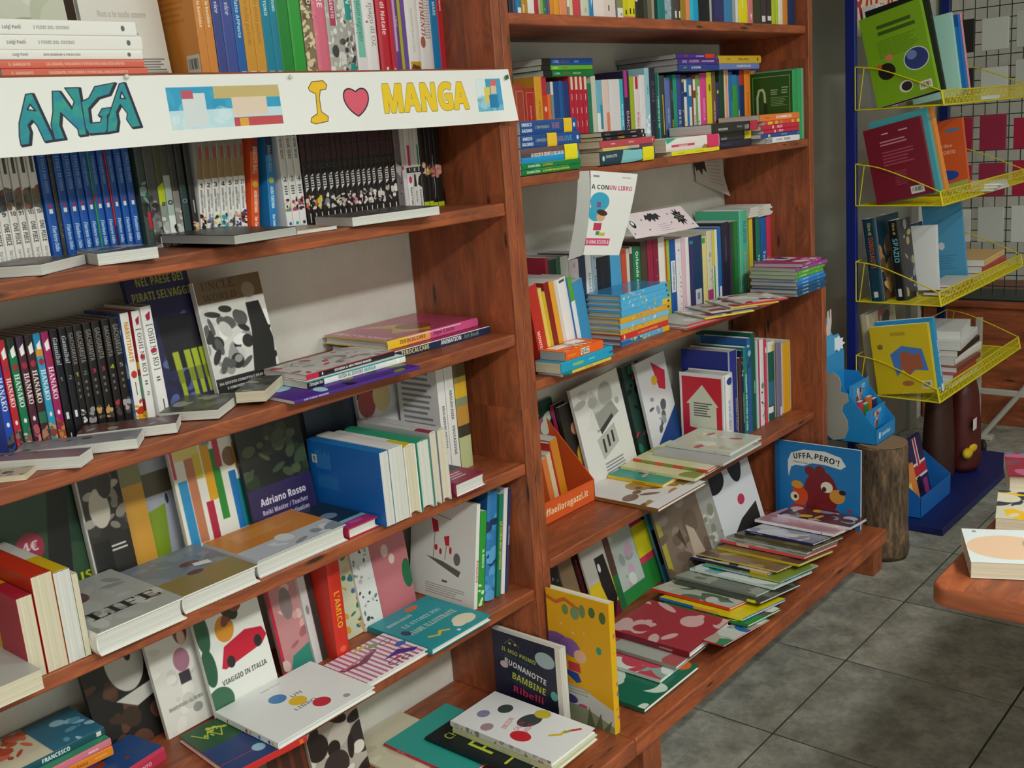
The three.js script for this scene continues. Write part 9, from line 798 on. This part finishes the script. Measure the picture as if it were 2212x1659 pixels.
// hanging folded leaflet, bat leaflet, sheet on the wall
{
  const mf = printMat(320, 520, (g, W, H) => { g.fillStyle = '#eceeec'; g.fillRect(0, 0, W, H); g.fillStyle = '#8a8c8c'; g.fillRect(18, 26, 40, 12); g.strokeStyle = '#9a9a9a'; g.lineWidth = 3; g.strokeRect(214, 30, 60, 2); g.font = 'bold 40px sans-serif'; g.fillStyle = '#2a2a2a'; g.fillText('A CON', 6, 112); g.fillStyle = '#c84a74'; g.fillText('UN LIBRO', 128, 112, 170); g.fillStyle = '#3aa8cc'; g.beginPath(); g.ellipse(70, 190, 70, 60, 0, 0, 7); g.fill(); g.beginPath(); g.ellipse(50, 260, 60, 50, 0, 0, 7); g.fill(); g.fillStyle = '#7a5a8c'; g.fillRect(50, 190, 30, 34); g.fillStyle = '#d9b088'; g.beginPath(); g.ellipse(90, 282, 34, 30, 0, 0, 7); g.fill(); g.fillStyle = '#4a2a20'; g.beginPath(); g.ellipse(96, 256, 42, 18, 0.2, 0, 7); g.fill(); g.fillStyle = '#c43a54'; g.fillRect(44, 320, 62, 46); g.fillStyle = '#3a8a6a'; g.fillRect(70, 372, 30, 24); g.fillStyle = '#c9c24a'; g.fillRect(96, 380, 50, 20); g.fillStyle = '#d24a74'; g.fillRect(0, 416, 200, 44); g.fillStyle = '#f4e4ea'; g.font = 'bold 34px sans-serif'; g.fillText('D UNA SCUOLA', 4, 450, 190); });
  const t = thing('folded_leaflet', 'white folded leaflet with drawing of a reader hanging from shelf edge', 'leaflet');
  const A = [1.952, 1.349], B = [2.143, 1.326], C = [2.055, 1.146], D = [1.917, 1.166];
  part('front_page', sheet((u, v) => { const x = (A[0] * (1 - u) + B[0] * u) * v + (D[0] * (1 - u) + C[0] * u) * (1 - v), y = (A[1] * (1 - u) + B[1] * u) * v + (D[1] * (1 - u) + C[1] * u) * (1 - v); return [x, y, 0.008 + 0.012 * Math.sin(v * 2.4) * (1 - u * 0.4)]; }, 8, 12), mf, t);
  part('back_page', sheet((u, v) => { const x = (A[0] - 0.004) * v + (D[0] + 0.002) * (1 - v), y = A[1] * v + D[1] * (1 - v); return [x - (1 - u) * 0.012, y - (1 - u) * 0.012 * (1 - v), 0.008 + 0.012 * Math.sin(v * 2.4) - (1 - u) * 0.035 * (1.05 - 0.4 * v)]; }, 4, 12), std(0xd4d6d6, 0.6), t);
  const mp = printMat(512, 140, (g, W, H) => { g.fillStyle = '#e6d7dd'; g.fillRect(0, 0, W, H); g.fillStyle = '#2a2a2e'; const bat = [150, 50, 165, 20, 190, 24, 200, 12, 212, 18, 224, 12, 232, 24, 260, 18, 278, 46, 258, 40, 246, 60, 226, 48, 214, 66, 200, 48, 176, 62, 166, 44]; poly(g, bat, '#2a2a2e'); const st = []; for (let i = 0; i < 20; i++) { const a = i / 20 * 6.283, r = i % 2 ? 30 : 52; st.push(420 + r * Math.cos(a), 62 + r * Math.sin(a) * 1.05); } poly(g, st, '#151517'); g.strokeStyle = '#ccc'; g.lineWidth = 2; for (let i = 0; i < 4; i++) { g.beginPath(); g.moveTo(395, 48 + i * 9); g.lineTo(446, 46 + i * 9); g.stroke(); } g.fillStyle = '#dfe0e4'; g.fillRect(20, 20, 60, 70); g.fillStyle = '#1f1f22'; g.beginPath(); g.ellipse(48, 62, 16, 22, 0, 0, 7); g.fill(); g.fillStyle = '#f4f0f0'; g.beginPath(); g.ellipse(48, 56, 9, 12, 0, 0, 7); g.fill(); g.fillStyle = '#b9a4ae'; for (let i = 0; i < 4; i++) g.fillRect(210, 84 + i * 12, 70 + (i % 2) * 30, 3); g.fillStyle = '#222'; for (const [x, y] of [[120, 40], [130, 100], [320, 80], [340, 30], [480, 110], [16, 110]]) g.fillRect(x, y, 8, 8); });
  const p = thing('bat_leaflet', 'pale pink leaflet with a black bat and starburst resting on books', 'leaflet');
  part('card', sheet((u, v) => [2.237 + u * 0.293 + (1 - v) * (0.021 + u * 0.018), 1.22 - u * 0.006 - (1 - v) * 0.062, -0.115 + (1 - v) * 0.035 + 0.006 * Math.sin(u * 3.1)], 10, 4), mp, p);
  const w = thing('paper_notice', 'curling grey paper notice with dark blotch hung on wall above magazines', 'notice');
  part('sheet_of_paper', sheet((u, v) => [2.9 + u * 0.165 + 0.012 * (1 - v), 1.32 - (1 - v) * (0.07 + 0.06 * u), -0.2915 + 0.02 * (1 - v) * u * (1.2 - v) + 0.003], 6, 6), printMat(160, 140, (g, W, H) => { g.fillStyle = '#d0cdc4'; g.fillRect(0, 0, W, H); poly(g, [0, 10, 60, 14, 64, 70, 44, 52, 36, 88, 22, 60, 8, 72, 0, 40], '#3a332a'); g.fillStyle = '#b0aca0'; for (let i = 0; i < 7; i++) g.fillRect(70, 20 + i * 14, 70, 4); }), w);
}
// orange cardboard box on the low shelf
{
  const t = thing('cardboard_display_box', 'orange cardboard magazine box with white web address on the low shelf', 'box', null, [1.85, 0.5025, -0.286]);
  const W = 0.243, D = 0.151, o = std(0xd9571c, 0.6);
  part('floor_panel', boxG(0, W, 0, 0.002, 0, D, 0), o, t);
  part('front_panel', boxG(0, W, 0, 0.058, D - 0.0025, D, 0.0006), o, t);
  part('back_panel', boxG(0, W, 0, 0.215, 0, 0.0025, 0.0006), o, t);
  for (const x of [0, W - 0.0025]) { const g = extrude([[0, 0], [D, 0], [D, 0.058], [0, 0.215]], 0.0025, 0); g.rotateY(-Math.PI / 2); g.translate(x + 0.0025, 0, 0); part('side_panel', g, o, t); }
  const lab = part('printed_text', boxG(0, 0.235, 0, 0.05, 0, 0.0004, 0), o, t); lab.geometry = new THREE.PlaneGeometry(0.235, 0.05); lab.material = printMat(470, 100, (g, w, h) => { g.fillStyle = '#df5e22'; g.fillRect(0, 0, w, h); g.fillStyle = '#f4e2b8'; g.font = 'bold 46px sans-serif'; g.fillText('Raffaelloragazzi.it', 20, 64, 400); }, 0.6); lab.position.set(W / 2, 0.029, D + 0.0004);
}
// ---------------------------------------------------------------- wire rack
{
  const t = thing('wire_book_rack', 'tall blue steel rack with yellow wire baskets full of books', 'rack', null, [3.48, 0, 0]);
  const L = 0.9;
  for (const x of [0, L - 0.02]) part('post', boxG(x, x + 0.02, 0.02, 1.95, -0.056, -0.022, 0.003), M.blueSteel, t);
  part('base', boxG(-0.015, L, 0.001, 0.028, -0.12, 0.285, 0.004), M.blueBase, t);
  part('header_panel', boxG(0.05, 0.62, 1.66, 1.9, -0.06, -0.052, 0.002), std(0xe0d3b0, 0.6), t);
  const sg = part('header_print', new THREE.PlaneGeometry(0.57, 0.24), printMat(570, 240, (g, w, h) => { g.fillStyle = '#e3d6b2'; g.fillRect(0, 0, w, h); g.fillStyle = '#c02c3c'; g.font = 'bold 150px sans-serif'; g.fillText('RAGAZZI', 8, 190, 554); }), t); sg.position.set(0.335, 1.78, -0.0515);
  for (const y of [1.42, 1.11, 0.787, 0.463]) {
    const w = [], r = 0.0022, F = 0.262, B = -0.022, h = 0.044, hb = 0.14;
    for (const x of [0, L]) { w.push(tube([[x, hb, B], [x, hb - 0.012, B + 0.07], [x, hb - 0.045, B + 0.16], [x, h, F - 0.008]], r, false, 6, 18)); w.push(bar([x, 0.004, B], [x, hb, B], r)); w.push(bar([x, 0.004, B], [x, 0, F], r)); w.push(bar([x, h, F - 0.008], [x, 0, F], r * 1.5)); w.push(bar([x, 0.004, B + 0.012], [x, hb - 0.003, B + 0.03], r * 0.8)); }
    w.push(bar([0, h, F - 0.008], [L, h, F - 0.008], r * 1.3), bar([0, 0, F], [L, 0, F], r * 1.5), bar([0, h * 0.5, F - 0.004], [L, h * 0.5, F - 0.004], r * 0.7), bar([0, hb, B], [L, hb, B], r));
    for (let x = 0.012; x < L; x += 0.0135) { w.push(bar([x, h, F - 0.008], [x, 0, F], 0.0013, 4)); w.push(bar([x, 0, F], [x, 0.004, B], 0.0011, 4)); }
    for (let k = 1; k < 6; k++) w.push(bar([0, 0.001, B + (F - B) * k / 6], [L, 0.001, B + (F - B) * k / 6], 0.0014, 4));
    const m = part('wire_basket', join(w), M.wire, t); m.position.y = y;
  }
}
// log stump with counter display
{
  const pts = [[0, 0], [0.083, 0], [0.087, 0.02], [0.084, 0.12], [0.086, 0.26], [0.083, 0.372], [0.079, 0.38], [0, 0.381]].map((p) => new THREE.Vector2(...p));
  const g = new THREE.LatheGeometry(pts, 40), p = g.attributes.position, n = noiseGrid(32, 8);
  for (let i = 0; i < p.count; i++) { const x = p.getX(i), y = p.getY(i), z = p.getZ(i), a = Math.atan2(z, x), rr = Math.hypot(x, z); if (rr > 0.05) { const k = 1 + 0.05 * (n(16 + 5 * Math.cos(a) , y * 18 + 5 * Math.sin(a)) - 0.5) + 0.03 * Math.sin(a * 3 + 1); p.setX(i, x * k); p.setZ(i, z * k); } }
  g.computeVertexNormals();
  const bark = canvas(512, 512), bg = bark.getContext('2d'), im = bg.createImageData(512, 512), f1 = noiseGrid(64, 3), f2 = noiseGrid(128, 5); for (let y = 0; y < 512; y++) for (let x = 0; x < 512; x++) { const m = 0.55 + 0.5 * f1(x / 10, y / 40) + 0.35 * (f2(x / 4, y / 9) - 0.5), k = (y * 512 + x) * 4; im.data[k] = 122 * m; im.data[k + 1] = 98 * m; im.data[k + 2] = 74 * m; im.data[k + 3] = 255; } bg.putImageData(im, 0, 0);
  const t = thing('log_stump', 'rough brown log stump standing on floor beside the bookcase', 'stump', null, [3.243, 0, 0.163]);
  part('bark', g, std(0xffffff, 0.9, { map: tex(bark), bumpMap: tex(bark, false), bumpScale: 0.003 }), t);
  const wd = new THREE.CylinderGeometry(0.078, 0.078, 0.003, 32); wd.translate(0, 0.3815, 0); part('cut_top', wd, std(0x8a6d50, 0.85), t);
}
{
  const blue = std(0x1c88cc, 0.45), t = thing('counter_display', 'sky blue cardboard counter display with small books on the log stump', 'display', null, [3.19, 0.3835, -0.01]);
  const W = 0.158, D = 0.175, c = 0.002;
  part('floor_panel', boxG(0, W, 0, c, 0, D, 0), blue, t);
  for (const x of [0, W - c]) { const g = extrude([[0, 0], [D, 0], [D, 0.05], [0.05, 0.2], [0, 0.2]], c, 0); g.rotateY(-Math.PI / 2); g.translate(x + c, 0, 0); part('side_panel', g, blue, t); }
  const fp = part('front_panel', boxG(0, W, 0, 0.05, D - c, D, 0.0005), blue, t);
  const pr = (w, h, fn) => printMat(w, h, fn, 0.45);
  const logo = part('front_print', new THREE.PlaneGeometry(0.13, 0.035), pr(260, 70, (g, w, h) => { g.fillStyle = '#1c88cc'; g.fillRect(0, 0, w, h); g.fillStyle = '#cfe8f6'; g.font = 'bold 34px sans-serif'; g.fillText('Sabelibri', 60, 48, 180); g.beginPath(); g.ellipse(30, 36, 16, 24, 0, 0, 7); g.fill(); }), fp); logo.position.set(W / 2, 0.026, D + 0.0004);
  part('back_card', boxG(0, W, 0.02, 0.27, 0, c, 0.0005), std(0x2a94d4, 0.45), t);
  const step = (y, z, h) => { const m = part('step_panel', boxG(c, W - c, y, y + h, z, z + c, 0.0004), blue, t); const q = part('step_print', new THREE.PlaneGeometry(0.1, h * 0.85), pr(160, 120, (g, w, hh) => { g.fillStyle = '#2a94d6'; g.fillRect(0, 0, w, hh); const r = rng(Math.round(y * 1000)); for (let i = 0; i < 16; i++) { g.fillStyle = ['#5a2c24', '#c98a6c', '#d87a5c', '#e6cfa8', '#b8c4e0', '#8a4a3a'][Math.floor(r() * 6)]; g.beginPath(); g.ellipse(50 + r() * 60, 25 + r() * 80, 8 + r() * 10, 10 + r() * 12, 0, 0, 7); g.fill(); } g.fillStyle = '#c9e4f4'; for (let i = 0; i < 2; i++) g.fillRect(110, 14 + i * 12, 40, 5); }), m); q.position.set(W / 2, y + h / 2, z + c + 0.0004); };
  step(0.03, 0.14, 0.075); step(0.1, 0.085, 0.085);
  const cut = [[0.0, 0.02], [0.0, 0.2], [0.012, 0.222], [0.03, 0.228], [0.05, 0.215], [0.058, 0.19], [0.055, 0.165], [0.078, 0.16], [0.082, 0.135], [0.064, 0.12], [0.06, 0.1], [0.078, 0.07], [0.08, 0.04], [0.068, 0.01], [0.03, 0.0]];
  const cg = extrude(cut, 0.002, 0.0003); cg.rotateY(-Math.PI / 2); cg.translate(-0.004, 0.002, 0.005); part('grey_cutout', cg, std(0xa09c92, 0.8), t);
  const star = []; for (let i = 0; i < 18; i++) { const a = i / 18 * 6.283, r = i % 2 ? 0.019 : 0.028; star.push([r * Math.cos(a), r * Math.sin(a)]); }
  const sg = part('star_card', extrude(star, 0.0015, 0.0003), std(0xdfe6f2, 0.6), t); sg.rotation.y = -0.6; sg.position.set(0.1, 0.3, 0.004);
  const tall = part('back_header', extrude([[0, 0.26], [0.155, 0.26], [0.15, 0.3], [0.12, 0.33], [0.08, 0.33], [0.06, 0.35], [0.03, 0.4], [0.01, 0.4], [0, 0.34]], 0.002, 0.0003), std(0x4aa6da, 0.5), t); tall.position.z = -0.003;
  const hand = part('pale_cutout', extrude([[0, 0], [0.012, 0.02], [0.012, 0.055], [0.02, 0.06], [0.024, 0.03], [0.032, 0.035], [0.032, 0.062], [0.04, 0.062], [0.042, 0.02], [0.03, -0.02], [0.006, -0.02]], 0.002, 0.0003), std(0xd8c9c6, 0.6), t); hand.position.set(0.02, 0.36, 0.0);
  for (const [i, col] of [[0, 0xc83a5c], [1, 0x3f8a34], [2, 0xd86a2c], [3, 0x1c3a5c]]) { const b = thing('mini_book', 'tiny ' + ['crimson', 'green', 'orange', 'navy'][i] + ' booklet in a pocket of the sky blue display', 'booklet'); b.position.set(3.2 + i * 0.035, 0.3865, 0.095 + (i % 2) * 0.003); part('cover', boxG(0, 0.03, 0, 0.13 - 0.015 * (i % 2), 0, 0.012, 0.0008), std(col, 0.4), b); part('page_block', boxG(0.001, 0.0305, 0.001, 0.1305 - 0.015 * (i % 2), 0.0012, 0.0108, 0), PAGES[0], b); }
}
// tray and packages on the rack's base, plush bags under the last basket
{
  const t = thing('blue_tray', 'bright blue cardboard tray standing on the base of the rack', 'tray', null, [3.52, 0.0285, 0.03]); const b = std(0x1566b8, 0.5), W = 0.3, D = 0.16;
  part('floor_panel', boxG(0, W, 0, 0.002, 0, D, 0), b, t); part('front_panel', boxG(0, W, 0, 0.075, D - 0.002, D, 0.0005), b, t); part('back_panel', boxG(0, W, 0, 0.16, 0, 0.002, 0.0005), b, t);
  for (const x of [0, W - 0.002]) { const g = extrude([[0, 0], [D, 0], [D, 0.075], [0, 0.2]], 0.002, 0); g.rotateY(-Math.PI / 2); g.translate(x + 0.002, 0, 0); part('side_panel', g, b, t); }
}
function pack(label, col, x, z, h, w, art) { const t = thing('card_package', label, 'package', null, [x, 0.0315, z]); t.rotation.set(-0.22, 0, 0); part('card_box', boxG(0, w, 0, h, 0, 0.014, 0.001), std(col, 0.5), t); const p = part('front_print', new THREE.PlaneGeometry(w * 0.96, h * 0.96), printMat(160, 240, art, 0.4), t); p.position.set(w / 2, h / 2, 0.0144); return t; }
pack('orange package with pale yellow patch in the blue tray', 0xe08a44, 3.535, 0.14, 0.16, 0.1, (g, w, h) => { g.fillStyle = '#e08a44'; g.fillRect(0, 0, w, h); g.fillStyle = '#e8d070'; g.fillRect(20, 90, 60, 50); g.fillStyle = '#dfe8e6'; g.fillRect(90, 180, 24, 50); g.fillStyle = '#3a8a4a'; g.fillRect(92, 170, 18, 14); });
pack('red white and navy flag patterned package in the blue tray', 0x2a2458, 3.65, 0.125, 0.23, 0.13, (g, w, h) => { g.fillStyle = '#2a2458'; g.fillRect(0, 0, w, h); g.fillStyle = '#e6e0e0'; g.fillRect(0, 96, w, 60); g.fillStyle = '#c02436'; g.fillRect(0, 106, w, 40); g.fillStyle = '#e6e0e0'; g.fillRect(60, 0, 40, 110); g.fillStyle = '#a8304a'; g.fillRect(70, 0, 20, 110); g.fillStyle = '#a83a78'; g.fillRect(90, 170, 50, 60); g.fillStyle = '#1c1a22'; g.fillRect(30, 150, 40, 60); });
pack('mauve wrapped package behind the flag patterned one', 0x8a6470, 3.56, 0.09, 0.25, 0.09, (g, w, h) => { g.fillStyle = '#8a6470'; g.fillRect(0, 0, w, h); g.fillStyle = '#a88088'; g.fillRect(20, 20, 60, 120); g.fillStyle = '#2f6a68'; g.fillRect(90, 60, 50, 90); });
{
  const prof = (r, h) => [[0, 0], [r * 0.8, 0], [r, h * 0.08], [r * 0.95, h * 0.5], [r * 0.8, h * 0.85], [r * 0.6, h], [0, h * 1.01]].map((p) => new THREE.Vector2(...p));
  for (const [l, x, z, r, h, c] of [['dark brown gift bag standing at the rack foot behind the tray', 3.95, 0.1, 0.075, 0.38, 0x3c2018], ['dark red gift bag with yellow bow standing at the rack foot', 4.12, 0.14, 0.08, 0.36, 0x521a18]]) {
    const t = thing('gift_bag', l, 'bag', null, [x, 0.0285, z]); const g = new THREE.LatheGeometry(prof(r, h), 28); g.scale(1, 1, 0.75); part('bag', g, std(c, 0.5), t);
    if (l.includes('bow')) { const bow = join([new THREE.SphereGeometry(0.03, 10, 8).scale(1, 0.7, 0.6).translate(-0.028, 0, 0), new THREE.SphereGeometry(0.03, 10, 8).scale(1, 0.7, 0.6).translate(0.028, 0.01, 0), new THREE.SphereGeometry(0.014, 8, 6)]); const m = part('bow', bow, std(0xd8b41c, 0.5), t); m.position.set(-0.06, 0.09, 0.04); const tagm = part('price_tag', boxG(-0.02, 0.02, -0.022, 0.022, 0, 0.001, 0), M.white, t); tagm.position.set(-0.055, 0.2, 0.055); }
  }
}
// ---------------------------------------------------------------- table at the right
{
  const t = thing('display_table', 'reddish brown wooden display table with rounded corner beside the aisle', 'table', null, [1.488, 0, 0.937]);
  const s = new THREE.Shape(), W = 1.5, D = 0.8, r = 0.025; s.moveTo(r, 0); s.lineTo(W - r, 0); s.quadraticCurveTo(W, 0, W, r); s.lineTo(W, D - r); s.quadraticCurveTo(W, D, W - r, D); s.lineTo(r, D); s.quadraticCurveTo(0, D, 0, D - r); s.lineTo(0, r); s.quadraticCurveTo(0, 0, r, 0);
  const g = new THREE.ExtrudeGeometry(s, { depth: 0.02, bevelEnabled: true, bevelThickness: 0.006, bevelSize: 0.006, bevelSegments: 3, curveSegments: 6 }); g.rotateX(Math.PI / 2); g.translate(0, 0.744, 0); part('table_top', metreUV(toCreasedNormals(g, 0.6), 0, 0.3), M.wood, t);
  for (const [x, z] of [[0.6, 0.3], [W - 0.11, 0.3], [0.6, D - 0.11], [W - 0.11, D - 0.11]]) part('leg', boxG(x, x + 0.05, 0, 0.718, z, z + 0.05, 0.004), M.wood, t);
  part('apron', boxG(0.6, W - 0.08, 0.64, 0.718, 0.31, 0.33, 0.003), M.wood, t);
}
// ---------------------------------------------------------------- far end: wire grid, counter, white trestle
{
  const t = thing('wire_grid_panel', 'dark green wire grid panel hung with small packets at the far end', 'grid panel', null, [5.0, 0, 0]); const w = [];
  for (let z = -0.28; z <= 0.75; z += 0.05) w.push(bar([0, 0.55, z], [0, 2.0, z], 0.0022, 5)); for (let y = 0.55; y <= 2.01; y += 0.05) w.push(bar([0.003, y, -0.28], [0.003, y, 0.75], 0.0022, 5));
  part('wire_grid', join(w), std(0x24382f, 0.5), t); for (const z of [-0.27, 0.73]) part('stand_post', boxG(-0.012, 0.012, 0.56, 2.05, z - 0.012, z + 0.012, 0.002), std(0x24382f, 0.5), t); part('foot', boxG(-0.12, 0.15, 0.556, 0.562, -0.28, 0.74, 0.002), std(0x24382f, 0.5), t);
  const cols = [[0xb02444, 'crimson'], [0xd8dcd8, 'white'], [0x3a7ab0, 'blue'], [0xc8ccc8, 'pale grey'], [0x2a2a2a, 'black'], [0xa02c4c, 'dark pink']], r = rng(12);
  let i = 0; for (const y of [1.62, 1.42, 1.2, 1.0, 0.8]) for (const z of [-0.18, -0.04, 0.1, 0.24]) { const k = y > 1.3 ? [4, 1, 3, 1][i % 4] : y > 0.95 ? [0, 5, 0, 1][i % 4] : [1, 3, 1, 2][i % 4]; const p = thing('hanging_packet', 'small ' + cols[k][1] + ' packet hung on the wire grid panel', 'packet', 'packets on the wire grid panel', [4.99, y, z]); part('packet', boxG(-0.012, 0, 0, 0.13 + 0.03 * r(), -0.055, 0.055, 0.003), std(cols[k][0], 0.4), p); part('hook', bar([-0.006, 0.165, 0], [0.01, 0.165, 0], 0.002), M.white, p); i++; }
  const c = thing('counter', 'dark brown wooden counter beneath the wire grid panel', 'counter', null, [4.85, 0, 0]);
  part('counter_body', boxG(0, 0.6, 0, 0.53, -0.285, 1.4, 0.004), M.wood, c); part('counter_top', boxG(-0.02, 0.62, 0.53, 0.554, -0.29, 1.42, 0.004), M.wood, c);
  const wl = thing('white_trestle', 'white tubular metal trestle stand in front of the brown counter', 'stand', null, [4.62, 0, 0]); const wm = std(0xb8b4aa, 0.4);
  part('rail', boxG(-0.01, 0.01, 0.2, 0.225, -0.06, 0.55, 0.004), wm, wl); part('leg', bar([0, 0.012, 0.055], [0, 0.35, 0.3], 0.012, 8), wm, wl); part('upright', boxG(-0.012, 0.012, 0.012, 0.53, 0.02, 0.045, 0.003), wm, wl); part('foot', boxG(-0.02, 0.02, 0, 0.02, -0.05, 0.1, 0.004), wm, wl);
  const wh = thing('castor_wheel', 'black castor wheel on floor behind the rack base', 'wheel', null, [4.42, 0.03, 0.12]); const tg = new THREE.TorusGeometry(0.02, 0.01, 8, 20); tg.rotateY(0.5); part('tyre', tg, M.dark, wh); part('hub', new THREE.CylinderGeometry(0.014, 0.014, 0.016, 14).rotateX(Math.PI / 2).rotateY(0.5), M.grey, wh);
}
renderer.render(scene, camera);
